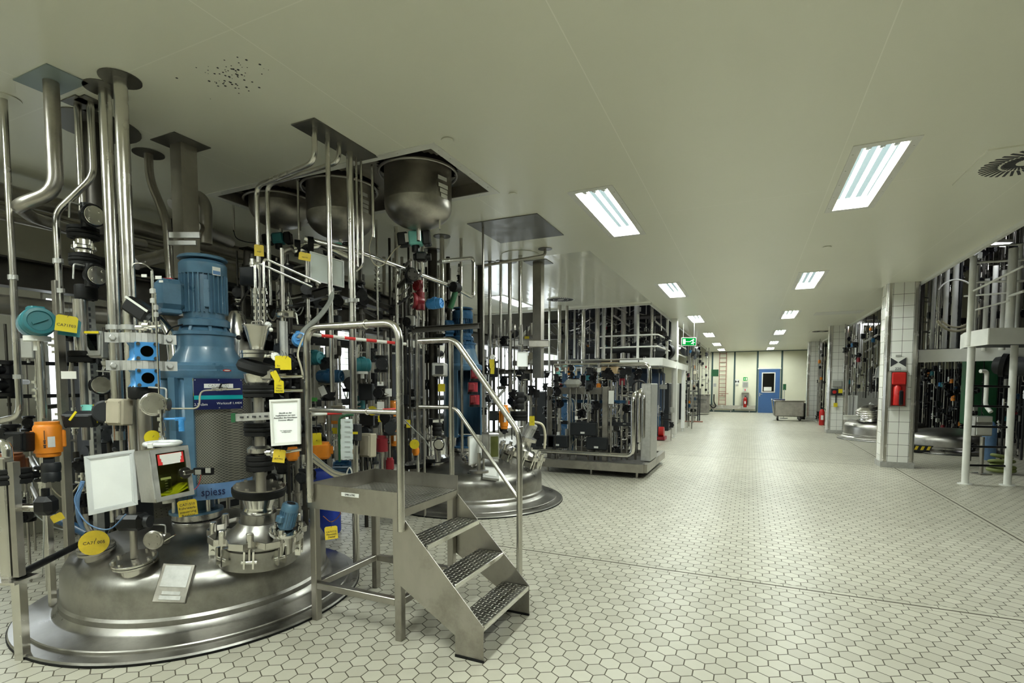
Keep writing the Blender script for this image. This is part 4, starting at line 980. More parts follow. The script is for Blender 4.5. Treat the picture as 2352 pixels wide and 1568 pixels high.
G_ = VT(424, 420, 3.83); vpipe('square steel hoist column under a square ceiling plate behind the near blue motor', G_, 'c', 640, 37, STD, sq=1, plate=('rect', .27, .27, .02, -.03))
gb = D(425, 540, 3.75); S('strut_bracket', 'slotted steel bracket clamped across the square column', 'bracket', MB().box(gb, (.22, .02, .04), TH).box(gb-V((0, .02, .06)), (.20, .02, .03), TH), GAL)
# pipes from the long ceiling plate right of the drive
m = MB(); pq = [HZ(680, 288, HC), HZ(725, 275, HC), HZ(858, 352, HC), HZ(838, 360, HC)]
x_ = [p.x for p in pq]; y_ = [p.y for p in pq]
S('ceiling_plate', 'long dark steel plate on the ceiling where a bundle of pipes comes through', 'cover plate', MB().box((-2.745, 2.98, HC-.004), (.21, .64, .008)), PLATE)
def bent(label, p0, row, tgt, row2, wpx, **k):
    b = CV(*p0); q = at(b, row); d = (q-V((0, 0, EYE))).dot(FW); f = D(tgt[0], tgt[1], tgt[2]); g = V((f.x, f.y, 0)); f.z = q.z-.03
    return pipe(label, [up_to(b), q, f, at(g, row2)], M(wpx/2, d), bend=.085, n=14, **k)
bent('steel pipe running left from the long ceiling plate then straight down, upper of two', (722, 292), 372, (588, 400, 3.9), 760, 12)
bent('steel pipe running left from the long ceiling plate then straight down, lower of two', (778, 325), 372, (613, 415, 4.1), 700, 11)
for (px, py, r1, w, lb) in ((752, 312, 900, 11, 'straight pipe from the long ceiling plate passing behind the white board'), (803, 347, 1165, 16, 'stout bright pipe standing full height between ceiling plate and floor behind the handrail'),
                           (818, 360, 612, 5, 'hair-thin tube just right of the stout full-height pipe'), (684, 412, 552, 5, 'thin tube hanging in front of the middle tank'), (855, 378, 545, 7, 'thin conduit hanging left of the lettered tank with cables at its end'), (536, 470, 532, 5, 'thin conduit hanging at the left end of the tank opening')):
    b = CV(px, py); vpipe(lb, b, 'c', (0.0,) if r1 > 1100 else r1, w, ST, clamps=(690,) if r1 > 1100 else ())
b = CV(829, 363); q = at(b, 610); dd = (q-V((0, 0, EYE))).dot(FW); pipe('thin tube with a hooked lower end beside the stout pipe', [up_to(b), q, D(818, 622, dd)], M(2.7, dd), bend=.03)
# overhead pipes along the left wall
for z_, y_, r_, lb in ((3.02, 0, .075, 'fat insulated pipe under the ceiling at the far left'), (2.90, 0, .025, 'slim pipe under the fat ceiling pipe, upper of two'), (2.82, 0, .025, 'slim pipe under the fat ceiling pipe, lower of two')):
    p0, p1 = V((-5.6, 1.2, z_)), V((-5.6, 6.4, z_)); t = pipe(lb, [p0, p1], r_, STD)
    m = MB()
    for yy in (1.7, 3.6, 5.6): m.cyl((-5.6, yy, z_), (-5.6, yy, HC), .008, n=6)
    P('hanger', m, GRP, t)
def beam(lb, p0, p1, w, h, mt=None, cat='beam', name='steel_beam', group=None):
    """I-section beam: two flanges and a web"""
    m = MB(); p0, p1 = V(p0), V(p1); m.bar(p0, p1, w*.12, h); q = V((0, 0, h/2)); m.bar(p0+q, p1+q, w, h*.07); m.bar(p0-q, p1-q, w, h*.07); return S(name, lb, cat, m, mt or STK, group)
def post(lb, x, y, z1, w, mt=None, group=None, z0=0.0, name='steel_post', cat='post'):
    m = MB().box((x, y, (z0+z1)/2), (w, w, z1-z0), None, w*.08); m.box((x, y, z0+.006), (w*2, w*2, .012)); return S(name, lb, cat, m, mt or GAL, group)
beam('long dark steel beam at head height along the left wall', (-5.0, .7, 2.28), (-5.0, 8.6, 2.28), .14, .20)
beam('second dark beam of the pipe rack, farther from the wall', (-4.3, 4.5, 2.25), (-4.3, 10.8, 2.25), .14, .18)
pipe('fat grey pipe running along the wall below the dark beam', [(-4.95, .7, 2.03), (-4.95, 5.0, 2.03)], .075, STD, clamps=[(-4.95, 2.3, 2.03)])
for k, (y, lb) in enumerate(((1.4, 'rack post nearest the camera at the left wall'), (3.3, 'rack post behind the near vessel'), (5.2, 'rack post left of the bright window'), (7.4, 'rack post behind the far vessel'), (9.6, 'rack post at the glossy ceiling end'))):
    post(lb, -5.0, y, 2.18, .06, GAL)
for y, z, lb in ((2.1, 1.62, 'upper black strut across the left background'), (2.1, 1.36, 'lower black strut across the left background')):
    pipe(lb, [(-5.15, .9, z), (-5.15, 4.6, z)], .016, BLK, cat='rail', name='strut')
post('tall slotted upright behind the teal instrument', VT(143, 900, 3.3).x, VT(143, 900, 3.3).y, 2.1, .045, STD)
post('steel upright below the teal instrument', VT(97, 900, 3.2).x, VT(97, 900, 3.2).y, 1.75, .034, ST)
pp = VT(214, 900, 3.5)
m = MB().box((pp.x, pp.y, 1.0), (.045, .045, 2.0)); t = T('slotted_upright', 'perforated steel channel left of the blue sight glasses', 'post', (pp.x, pp.y, 0)); P('channel', m, GAL, t)
m = MB(); f = toward(pp)
for k in range(26): z = 1.0+k*.038; m.rect(V((pp.x, pp.y, z))+f*.033, V((-f.y, f.x, 0)), UPZ, .012, .022, .002)
P('slots', m, INK, t)
# valve stack on pipe C
d0 = (at(C_, 560)-V((0, 0, EYE))).dot(FW); fc = (toward(C_)+RT*.25).normalized(); rt_ = V((-fc.y, fc.x, 0))
disc_valve('black valve with a bolted round steel face, uppermost at the left', D(216, 495, d0-.10), (fc*.8+RT*.55-UPZ*.10), M(23, d0))
guard('black ribbed flange cover below the uppermost black valve', at(C_, 549), at(C_, 522), M(30, d0))
t = T('pipe_union', 'bright clamped steel union between the two black flange covers', 'fitting', at(C_, 582)); 
P('body', MB().cyl(at(C_, 582), at(C_, 549), M(17, d0), n=20), ST, t); P('clamp_band', MB().lathe([(M(21, d0), 0), (M(24, d0), .006), (M(24, d0), .022), (M(21, d0), .028)], at(C_, 575), n=24).bolts(at(C_, 575), (0, 0, 1), M(22, d0), .008, .04, 4), STB, t)
guard('black ribbed flange cover above the lower black valve', at(C_, 612), at(C_, 586), M(29, d0))
disc_valve('black valve with a bolted round steel face, lower one of the stack', D(223, 632, d0-.10), (fc*.8+RT*.5-UPZ*.05), M(22, d0))
guard('squat black coupling above the thick steel pipe at the left', at(C_, 688), at(C_, 655), M(22, d0), ribs=1)
C3 = VT(186, 740, d0); vpipe('short thick steel pipe below the black valve stack', C3, 688, 808, 29, ST)
guard('black flange cover at the foot of the short thick pipe', at(C3, 832), at(C3, 806), M(27, d0), ribs=2)
vpipe('narrow steel pipe continuing below the black flange cover', C3, 832, 1010, 16, STD)
# teal transmitter and its neighbours
d1 = 3.05; tp = D(84, 742, d1)
housing('round teal-painted transmitter head at the left edge', tp, (RT*.75-FW*.65), M(33, d1), M(92, d1), TEAL)
vpipe('steel stem below the teal transmitter head', VT(93, 800, d1), 778, 960, 12, ST)
tagp('yellow plastic tag hanging right of the teal transmitter', D(153, 743, d1-.1), M(38, d1), M(36, d1), 'CA71F03', YEL, tilt=-.12, ts=.022)
tagp('small teal tag half hidden under the yellow one', D(160, 752, d1-.06), M(38, d1), M(38, d1), '', TEAL, tilt=-.12, hang=0)
m = D(158, 861, 3.1); S('label_plate', 'small white number plate on the slotted upright', 'label', MB().rect(m, RT, UPZ, .09, .045, .003), WHT)
disc_valve('black valve with a round steel face beside the white number plate', D(234, 884, 3.25), (-FW*.8+RT*.5), M(21, 3.25), stem=(RT*.9+FW*.3))
# window box
d = 3.3; c = D(224, 792, d); t = jbox('narrow steel box with a dark window left of the blue sight glasses', c, (.095, .17, .06), (-FW+RT*.1), GAL, name='window_box', glands=1)
P('window', MB().rect(c-FW*.042+UPZ*.01, RT, UPZ, .06, .10, .004), GLD, t); P('yellow_strip', MB().rect(c-FW*.044+UPZ*.073, RT, UPZ, .09, .014, .003), YEL, t)
# blue sight glasses with clamp bands
SG = VT(327, 820, 2.95); dS = 2.95; fS = toward(SG); rS = V((-fS.y, fS.x, 0))
vpipe('thick steel pipe carrying the two bright blue sight glasses', SG, 765, 1130, 30, STD)
for (rw, lb, bl) in ((808, 'bright blue enamelled sight glass, upper of two', 'upper'), (868, 'bright blue enamelled sight glass, lower of two', 'lower')):
    c = at(SG, rw); t = T('sight_glass', lb, 'sight glass', c-UPZ*.05)
    P('body', MB().lathe([(.066, -.055), (.072, -.05), (.060, -.03), (.060, .03), (.072, .05), (.066, .055)], c, n=28).cyl(c, c+fS*.085+rS*.02, .05, n=24), BLV, t)
    m = MB().rect(c+fS*.088+rS*.022, rS, UPZ, .112, .10, .018); bolts4(m, c+fS*.097+rS*.022, fS, .055, .009, .012, .78)
    P('window_flange', m, BLV, t); P('glass', MB().cyl(c+fS*.099+rS*.022, c+fS*.101+rS*.022, .030, n=22), GLD, t)
    P('bolt', bolts4(m2 := MB(), c+fS*.098+rS*.022, fS, .056, .010, .014, .78) or m2, STB, t)
for rw, lb in ((778, 'flat steel clamp band above the upper blue sight glass'), (840, 'flat steel clamp band between the blue sight glasses')):
    c = at(SG, rw); t = T('clamp_band', lb, 'clamp', c-UPZ*.03); m = MB(); n = 12; hh = M(11, dS)
    pts = [c+fS*(.075*sin(a)+.012)+rS*(.10*cos(a)) for a in [pi*i/n for i in range(n+1)]]
    for p0, p1 in zip(pts, pts[1:]): m.bar(p0, p1, .008, hh*2, up=UPZ) if False else m.bar(p0, p1, .010, hh*2)
    P('band', m, GAL, t)
    for s_ in (-1, 1):
        q = c+rS*s_*.13+fS*.014; P('ear', MB().rect(q, rS, UPZ, .07, hh*2, .012), GAL, t)
        P('bolt', MB().lathe([(.017, .006), (.017, .018), (.012, .022)], q, fS, 6), GAL, t)
guard('black coupling under the lower blue sight glass', at(SG, 915), at(SG, 886), M(30, dS), ribs=1)
t = T('lever_valve', 'slanted black actuator block above the blue sight glasses', 'valve', D(322, 712, 3.0)); c = D(322, 712, 3.0)
rot = Matrix.Rotation(.6, 3, FW) @ Matrix((RT, FW, UPZ)).transposed()
P('block', MB().box(c, (.15, .10, .09), rot, .012), BLK, t); P('end_cap', MB().cyl(c+rot @ V((.075, 0, 0)), c+rot @ V((.10, 0, 0)), .04, n=16), GRD, t)
P('plate_edge', MB().box(c+rot @ V((0, -.052, .03)), (.15, .004, .012), rot), WHT, t)
t = T('tube_fitting', 'cluster of bright steel unions below the slanted black block', 'fitting', D(338, 752, 2.98))
for i, (px, py, r, h) in enumerate(((325, 752, .02, .05), (338, 748, .026, .035), (352, 752, .018, .05), (366, 750, .014, .03))):
    c = D(px, py, 2.96); P('union', MB().cyl(c-RT*h/2, c+RT*h/2, r, n=6).cyl(c-UPZ*.03, c+UPZ*.03, r*.7, n=12), STB, t)
vpipe('thin bright tube right of the slanted black block', VT(351, 680, 2.95), 622, 752, 6, STB, clamps=(668, 690)); vpipe('thin bright tube running down past the clamp bands', VT(360, 760, 2.86), 672, 905, 4, STB, clamps=(706, 722))
cable('thin grey tube looping to the top of the thin bright tube', [D(304, 640, 3.0), D(306, 608, 3.0), D(330, 606, 3.0), D(350, 620, 2.95)], .004, ST, name='tube')
S('label_plate', 'pair of small white clip labels left of the blue terminal box', 'label', MB().rect(D(331, 633, 3.0), RT, UPZ, .03, .016, .004).rect(D(364, 637, 2.98), RT, UPZ, .035, .018, .004).rect(D(370, 646, 2.98), RT, UPZ, .022, .012, .004), WHT)
# all-steel disc valve, fittings, beige box
disc_valve('all-steel round-faced valve right of the beige box', D(352, 928, 2.85), (-FW+RT*.45), M(25, 2.85), body=ST, stem=(RT+FW*.2))
F1 = VT(372, 980, 2.83); t = T('needle_valve', 'slim stacked steel fittings with a blue handle above the glass-front box', 'valve', at(F1, 1013))
m = MB().cyl(at(F1, 1013), at(F1, 940), .009)
for rr, r_ in ((945, .02), (962, .024), (975, .015), (985, .019), (997, .015), (1008, .02)): m.cyl(at(F1, rr)-UPZ*.010, at(F1, rr)+UPZ*.010, r_, n=6)
P('body', m, STB, t); P('handle', MB().cyl(at(F1, 962), at(F1, 962)+RT*.11, .007).box(at(F1, 962)+RT*.10, (.05, .012, .02), TH), BLV, t)
t = T('sample_glass', 'small clear cylinder with blue end hanging below the blue handle', 'sample glass', D(404, 985, 2.8)); c = D(404, 975, 2.8)
P('cylinder', MB().cyl(c-UPZ*.03, c+UPZ*.03, .022, n=16), GLS, t); P('end_cap', MB().cyl(c+RT*.03-UPZ*.035, c+RT*.03+UPZ*.035, .014, n=14), BLV, t)
jbox('beige junction box with a raised lid between the steel valves', D(276, 946, 2.95), (.115, .15, .07), (-FW-RT*.25), BEI, glands=2)
t = T('dial_switch', 'dark round dial housing left of the beige box', 'switch', D(240, 945, 3.05)); c = D(243, 945, 3.05)
P('housing', MB().lathe([(.055, -.06), (.06, 0), (.066, .005), (.066, .015), (.055, .02)], c, (-FW+RT*.3), 26), GRD, t); P('dial', MB().cyl(c+(-FW+RT*.3).normalized()*.015, c+(-FW+RT*.3).normalized()*.019, .03, n=20), DIA, t)
t = jbox('dark tilted control box with a yellow stripe', D(188, 962, 3.1), (.17, .085, .07), (-FW*.8+RT*.2-UPZ*.3), GRD, glands=0); P('yellow_stripe', MB().bar(D(160, 965, 3.02), D(175, 945, 3.02), .006, .012), YEL, t)
jbox('pale aqua plastic box behind the tilted dark box', D(210, 940, 3.25), (.08, .06, .05), (-FW), AQUA, glands=0)
S('label_plate', 'upright yellow label strip beside the dark dial housing', 'label', MB().rect(D(219, 950, 3.1), RT, UPZ, .024, .11, .004), YEL)
# glass-front box, beaker and yellow cloth
fq = [D(347, 1034, 2.62), D(434, 1022, 2.78), D(440, 1135, 2.78), D(357, 1154, 2.62)]
fu = (fq[1]-fq[0]).normalized(); fw_ = (fq[0]-fq[3]).normalized(); fn = fu.cross(fw_).normalized(); W1 = (fq[1]-fq[0]).length; H1 = (fq[0]-fq[3]).length; fc_ = sum(fq, V((0, 0, 0)))/4
if fn.dot(V((0, 0, EYE))-fc_) < 0: fn = -fn
fw_ = (fw_-fu*fw_.dot(fu)).normalized(); Rm = Matrix((fu, fw_, fn)).transposed(); De = .15
cb = T('glass_front_box', 'stainless sample box with a glazed door, red and white warning label inside', 'box', fc_-fn*De/2-UPZ*H1/2)
m = MB(); cc = fc_-fn*De/2
m.box(cc-fu*W1/2, (.004, H1, De), Rm); m.box(cc+fu*W1/2, (.004, H1, De), Rm); m.box(cc-fw_*H1/2, (W1, .004, De), Rm); m.box(cc+fw_*H1/2, (W1, .004, De), Rm); m.box(fc_-fn*De, (W1, H1, .004), Rm)
P('case', m, STD, cb)
m = MB(); bw = .022
for s_ in (-1, 1): m.box(fc_+fu*s_*(W1/2-bw/2), (bw, H1, .014), Rm); m.box(fc_+fw_*s_*(H1/2-bw/2), (W1-2*bw, bw, .014), Rm)
dor = P('door_frame', m, GAL, cb); P('pane', MB().box(fc_, (W1-bw, H1-bw, .004), Rm), GLY, cb)
P('latch', MB().cyl(fc_+fu*(W1/2-.035)-fw_*.01, fc_+fu*(W1/2-.035)-fw_*.01+fn*.014, .030, n=24).box(fc_+fu*(W1/2-.02)-fw_*.01+fn*.016, (.05, .022, .014), Rm, .003), STB, dor)
P('hinge', MB().cyl(fc_-fu*(W1/2+.002)-fw_*H1*.44, fc_-fu*(W1/2+.002)+fw_*H1*.44, .0045, n=8), GAL, cb)
wl = P('warning_label', MB().box(fc_+fw_*H1*.29+fn*.004-fu*.0, (.125, .055, .003), Rm), REDP, cb)
m = MB(); m.box(fc_+fw_*H1*.35+fn*.007, (.105, .02, .002), Rm); m.box(fc_+fw_*H1*.28+fn*.007, (.095, .018, .002), Rm); m.box(fc_+fw_*H1*.22+fn*.007, (.085, .018, .002), Rm); P('paper_strip', m, WHT, wl)
m = MB().cyl(cc-fw_*H1*.5-fw_*.0, cc-fw_*(H1*.5+.025), .028, n=18); P('foot_cap', m, WHT, cb)
bk = cc-fw_*(H1*.5-.01)-fu*W1*.10; bt = T('beaker', 'glass measuring beaker standing in the glazed steel box', 'beaker', bk)
P('glass', MB().lathe([(.038, 0), (.041, .005), (.041, .105), (.046, .115), (.044, .115), (.039, .104), (.039, .007)], bk, fw_, 24, caps=False), GLS, bt)
m = MB()
for i in range(5): m.box(bk+fn*.042+fw_*(.03+i*.014), (.012, .002, .002), Rm)
m.box(bk+fn*.042+fw_*.098, (.05, .012, .002), Rm); P('scale_marks', m, WHT, bt)
m = MB(); c0 = cc-fw_*(H1*.5-.012); nn = 16; vs_ = []
prof = [(-.085, .004), (-.04, .006), (.0, .012), (.04, .03), (.075, .052), (.088, .045), (.08, .032), (.04, .018), (.0, .010), (-.05, .018), (-.085, .020)]
for p0, p1 in zip(prof, prof[1:]):
    m.bar(c0+fu*p0[0]+fw_*p0[1]+fn*.01, c0+fu*p1[0]+fw_*p1[1]+fn*.01, .10, .008, up=fw_)
S('cleaning_cloth', 'folded bright yellow cloth lying in the glazed steel box', 'cloth', m, YCL)
t = T('band_clamp', 'pale ring clamp lying on top of the glazed steel box', 'clamp', D(374, 1020, 2.74)); c = D(374, 1018, 2.74)
P('ring', MB().torus(c, (0, 0, 1), .078, .012, 32, 8), ALU, t); P('bolt_lug', MB().box(D(347, 1023, 2.66), (.03, .02, .03), TH, .003), WHT, t)
tagp('round yellow tag half hidden behind the slim steel fittings', D(350, 1004, 2.9), M(32, 2.9), 0, '', YEL, True, hang=.03)
# framed blank sheet
sheet('blank white sheet in a silver snap frame, nearest the camera at lower left', [D(192, 1048, 2.56), D(307, 1032, 2.72), D(315, 1158, 2.72), D(203, 1183, 2.56)], .022)
m = MB().cyl(D(310, 1060, 2.78), D(316, 1148, 2.78), .01)
S('mounting_rod', 'short rod joining the silver frame to the glazed box', 'rod', m, GAL)
# pipe run from the box down to nozzle A
vpipe('steel pipe rising out of the round nozzle at the front of the near dome', V((NZA.x, NZA.y, 0)), 1120, (NZA.z,), 15, STD)
c = at(V((NZA.x, NZA.y, 0)), 1197); dN = (c-V((0, 0, EYE))).dot(FW)
t = T('ball_valve', 'black clamped valve body on the pipe above the front nozzle', 'valve', c-UPZ*.05); P('body', MB().box(c, (.15, .11, .09), TH, .02), BLK, t); P('side_cap', MB().cyl(c+RT*.07, c+RT*.10, .035, n=16), GRD, t)
disc_valve('dull round-faced valve just above the front nozzle of the near dome', D(352, 1240, dN-.02), (-FW+RT*.15), M(20, dN), body=STD, disc=STD, stem=RT)
S('flat_bar', 'flat steel lever bar beside the dull round-faced valve', 'bar', MB().bar(D(372, 1246, dN), D(402, 1228, dN), .016, .005), ST)
tagp('round yellow tag lettered CA71 005 in front of the leftmost nozzle', D(216, 1246, 2.72), M(57, 2.72), 0, 'CA71 005', YELD, True, tilt=-.05, ts=.022)
tagp('small crumpled yellow tag beneath the black elbow valve', D(132, 1188, 3.0), M(22, 3.0), M(18, 3.0), '', YELD, tilt=.4)
tagp('deep yellow tag with black writing hanging on the blue stool of the near drive', D(431, 1166, 3.28), M(38, 3.28), M(37, 3.28), 'CA71S10\nRührwerk-\nsteuerung\nReaktor', YELD, tilt=.08, ts=.022)
cable('blue hose curling from the left sheet frame to the leftmost nozzle', [D(190, 1105, 2.9), D(178, 1150, 2.9), D(184, 1200, 2.95), D(210, 1225, 3.0), V(NZB)], .011, BLM, name='hose')
cable('thin blue tube looping under the silver frame', [D(190, 1110, 2.8), D(172, 1150, 2.8), D(200, 1200, 2.8), D(250, 1215, 2.8), D(290, 1180, 2.85)], .004, BLM, name='hose')
cable('grey hose bending down to the leftmost nozzle', [D(196, 1180, 2.95), D(200, 1205, 2.95), D(216, 1235, 2.98), V(NZB)-UPZ*.0], .014, STD, name='hose')
# lower left: elbow, black valves, frame post
t = actuator('orange ribbed valve actuator with a grey nameplate at the left', D(110, 1008, 3.0), M(26, 3.0), M(80, 3.0))
guard('black clamp below the orange actuator at the left', D(118, 1105, 3.0), D(117, 1062, 3.0), M(18, 3.0), GRD, ribs=2)
t = actuator('brown-orange actuator partly hidden by the bright elbow at the left edge', D(24, 1066, 3.0), M(26, 3.0), M(52, 3.0), mt=COP, mark=False)
pipe('bright steel elbow pipe at the lower left edge', [D(-20, 1015, 2.75), D(16, 1018, 2.75), D(20, 1080, 2.75)], M(10, 2.75), STB, bend=.06, n=14)
guard('large black flange cover at the lower left edge', D(24, 1112, 2.75), D(22, 1076, 2.75), M(38, 2.75))
pipe('steel pipe curving from the large black flange into the black ball valve', [D(24, 1110, 2.75), D(28, 1165, 2.75), D(92, 1166, 2.75)], M(9, 2.75), ST, bend=.10, n=14)
t = T('ball_valve', 'black ball valve body at the end of the curved pipe at lower left', 'valve', D(105, 1180, 2.75)); c = D(106, 1160, 2.75)
P('body', MB().box(c, (.10, .09, .10), TH, .025), BLK, t); P('stem', MB().cyl(c+UPZ*.05, c+UPZ*.09, .018), BLK, t)
t = jbox('small black box with a round gauge window at the left edge', D(45, 1014, 2.9), (.12, .11, .07), -FW, BLK, glands=0); P('gauge_window', MB().cyl(D(30, 1014, 2.86), D(30, 1014, 2.855), .03, n=20), STB, t)
b = VT(16, 1200, 2.72); t = T('frame_upright', 'stainless frame upright and foot at the lower left corner', 'frame', (b.x, b.y, 0))
P('upright', MB().box((b.x, b.y, (ZP(b, 1050)+ZP(b, 1328))/2), (.055, .055, ZP(b, 1050)-ZP(b, 1328)), TH, .006), ST, t)
P('side_channel', MB().box((b.x+.05, b.y+.02, (ZP(b, 1060)+ZP(b, 1322))/2), (.03, .04, ZP(b, 1060)-ZP(b, 1322)), TH), STD, t)
c = V((b.x, b.y, ZP(b, 1330))); P('foot_plate', MB().box(c+RT*.01, (.16, .14, .014), TH), ST, t); P('foot', MB().box((c.x+RT.x*.045, c.y+RT.y*.045, c.z/2), (.045, .045, c.z), TH), ST, t)
pipe('black square strut running back from the lower left frame', [D(45, 1318, 2.75), D(195, 1243, 3.35)], .02, BLK, name='strut', cat='rail')
cable('thin grey rod hanging with a black clip above the floor at the left', [D(101, 1185, 3.0), D(100, 1250, 3.0), D(97, 1318, 3.0)], .004, GAL, name='chain_rod')
# blue pipe piece at the floor behind
pipe('dark blue painted pipe lying behind the lower left valves', [D(110, 1180, 3.5), D(200, 1225, 3.5)], .03, BLD)
# thin line across the perforated guard, with its small valve
d = 3.18
pipe('thin tube with a small valve crossing in front of the navy sign', [D(378, 938, d), D(458, 938, d), D(459, 897, d), D(552, 893, d)], .005, CBC, bend=.04)
t = T('needle_valve', 'tiny steel valve with a black lever in front of the navy sign', 'valve', D(505, 893, d)); P('body', MB().cyl(D(488, 893, d), D(522, 893, d), .010, n=6).cyl(D(498, 893, d), D(510, 893, d), .015, n=6), ST, t); P('lever', MB().bar(D(504, 892, d-.01), D(509, 880, d-.01), .012, .006).bar(D(507, 882, d-.01), D(528, 880, d-.01), .006, .004), BLK, t)
# steel conduit left of the gearbox
pipe('bright diagonal steel pipe between the terminal box and the gearbox collar', [D(362, 725, 3.5), D(392, 765, 3.45), D(400, 845, 3.45)], M(10, 3.5), STB, bend=.06, n=14)
cable('black cable sagging from the terminal box to the diagonal pipe', [D(420, 745, 3.42), D(395, 752, 3.4), D(382, 768, 3.4)], .005, BLK)
t = jbox('small sensor block with white faces on the skirt of the near drive', D(468, 1082, 3.22), (.11, .045, .04), -FW, BLK, glands=0, lid=False); P('sensor_face', MB().rect(D(455, 1084, 3.17), RT, UPZ, .035, .03, .006).rect(D(478, 1080, 3.17), RT, UPZ, .03, .03, .006), GAL, t)
cable('thin pink cable hanging from the sensor block', [D(462, 1090, 3.18), D(455, 1115, 3.18), D(438, 1130, 3.15)], .002, REDP)
# ------------------------------------------------------------ column right of the drive: funnel and black covers
U = VT(596, 1000, 3.02); dU = 3.02
fun = T('feed_funnel', 'steel feed funnel with a lidded rim above the black-covered valves', 'funnel', at(U, 820)); z0, z1 = ZP(U, 803), ZP(U, 750)
P('cone', MB().lathe([(M(13, dU), z0), (M(15, dU), z0+.02), (M(27, dU), z1), (M(29, dU), z1), (M(29, dU), z1+.008), (M(26, dU), z1+.008)], (U.x, U.y, 0), n=30), ST, fun)
P('flange', MB().lathe([(M(36, dU), ZP(U, 812)), (M(36, dU), ZP(U, 806))], (U.x, U.y, 0), n=30).lathe([(M(35, dU), ZP(U, 822)), (M(35, dU), ZP(U, 814))], (U.x, U.y, 0), n=30), STB, fun)
P('handle_loop', MB().tube([(U.x-.04, U.y, z1), (U.x-.04, U.y, z1+.03), (U.x+.05, U.y, z1+.03), (U.x+.05, U.y, z1)], .004, 8, .01), ST, fun)
for px, r0, w, lb in ((585, 600, 6, 'thin tube entering the feed funnel, left one'), (605, 592, 6, 'thin tube entering the feed funnel, right one')):
    b = VT(px+2, 680, dU); pipe(lb, [D(px+130, r0+58, dU+.5), at(b, r0), at(b, 752)], M(w/2, dU), STB, bend=.04)
    t = T('tube_union', 'stacked unions on the '+lb[9:], 'fitting', at(b, 735)); m = MB()
    m.cyl(at(b, 738), at(b, 660), .008)
    for rr, r_ in ((665, .014), (672, .019), (690, .013), (700, .018), (715, .016), (730, .015)): m.cyl(at(b, rr)-UPZ*.008, at(b, rr)+UPZ*.008, r_, n=6)
    P('union', m, STB, t)
gauge('larger white pressure gauge right of the funnel flange', D(632, 818, 2.93), (-FW+RT*.1), M(10, 2.93), stem=D(618, 816, 3.0)); gauge('smaller pressure gauge at the funnel rim', D(615, 746, 3.0), (-FW+RT*.1), M(8, 3.0), stem=D(608, 752, 3.02))
S('float_ball', 'white ball right of the funnel', 'ball', MB().ball(D(622, 757, 3.0), M(5, 3.0)), WHT)
t = T('tilted_valve', 'black tilted valve cover with steel body below the funnel', 'valve', at(U, 880)); c = at(U, 850)
P('cover', MB().lathe([(.10, -.02), (.115, 0), (.11, .03), (.09, .045)], c, (RT*.3+UPZ), 26), RUB, t); P('body', MB().lathe([(.05, -.09), (.07, -.06), (.075, -.02)], c, (0, 0, 1), 22), ST, t); P('side_block', MB().box(c+RT*.08-FW*.04-UPZ*.03, (.07, .06, .06), TH, .01).cyl(c+RT*.10-UPZ*.03, c+RT*.16-UPZ*.03, .012), ST, t)
guard('black ribbed flange cover, first below the funnel', at(U, 912), at(U, 884), M(32, dU)); guard('black ribbed flange cover, second below the funnel, behind the slotted bar', at(U, 1000), at(U, 970), M(32, dU)); guard('black ribbed flange cover, lowest, above the round bolted flange', at(U, 1080), at(U, 1045), M(30, dU))
vpipe('steel pipe between the black flange covers down to the round bolted flange', U, 905, (top.z+.055,), 23, STD)
t = T('hygienic_clamp', 'bright clamp coupling with a side bolt above the lowest black cover', 'clamp', at(U, 1045)); P('ring', MB().lathe([(.05, 0), (.068, .01), (.068, .035), (.05, .05)], at(U, 1042), n=26), ST, t); P('side_bolt', MB().cyl(at(U, 1038)+RT*.06-FW*.05, at(U, 1038)+RT*.12-FW*.06, .014).cyl(at(U, 1038)+RT*.075-FW*.05, at(U, 1038)+RT*.10-FW*.056, .028, n=6), STB, t)
for p0, p1, lb in (((628, 866), (696, 864), 'short horizontal tube, upper, right of the black covers'), ((652, 897), (696, 897), 'short horizontal tube, middle, behind the notice frame'), ((640, 1040), (692, 1032), 'short horizontal tube, lower, under the notice frame')):
    pipe(lb, [D(*p0, 2.98), D(*p1, 2.98)], .009, STB)
t = T('slotted_bar', 'short slotted steel bar with a green end cap holding the notice frame', 'bracket', D(578, 958, 2.9)); c = D(585, 957, 2.9)
P('bar', MB().bar(D(540, 959, 2.9), D(628, 954, 2.9), .02, M(17, 2.9)), GAL, t); P('end_cap', MB().box(D(538, 959, 2.9), (.024, .024, .05), TH), DGR, t)
m = MB()
for i in range(5): m.rect(D(555+i*14, 958-i*.6, 2.885), RT, UPZ, .018 if i % 2 == 0 else .008, .01, .004)
P('slots', m, INK, t)
sheet('white notice in a white snap frame right of the black flange covers', [D(621, 918, 2.90), D(691, 915, 2.90), D(692, 1019, 2.90), D(626, 1024, 2.90)], .016, frame=WHT, mt=PAP,
      lines=(('Abrollt an der\nimpfschleuse nur zum\nAusreißen des Entschäum\nZusatzes öffnen!', .0125, 0, .12, INK), ('Der Siegel Kontakte\nverriegelt bleibt', .008, 0, -.2, INKG)))
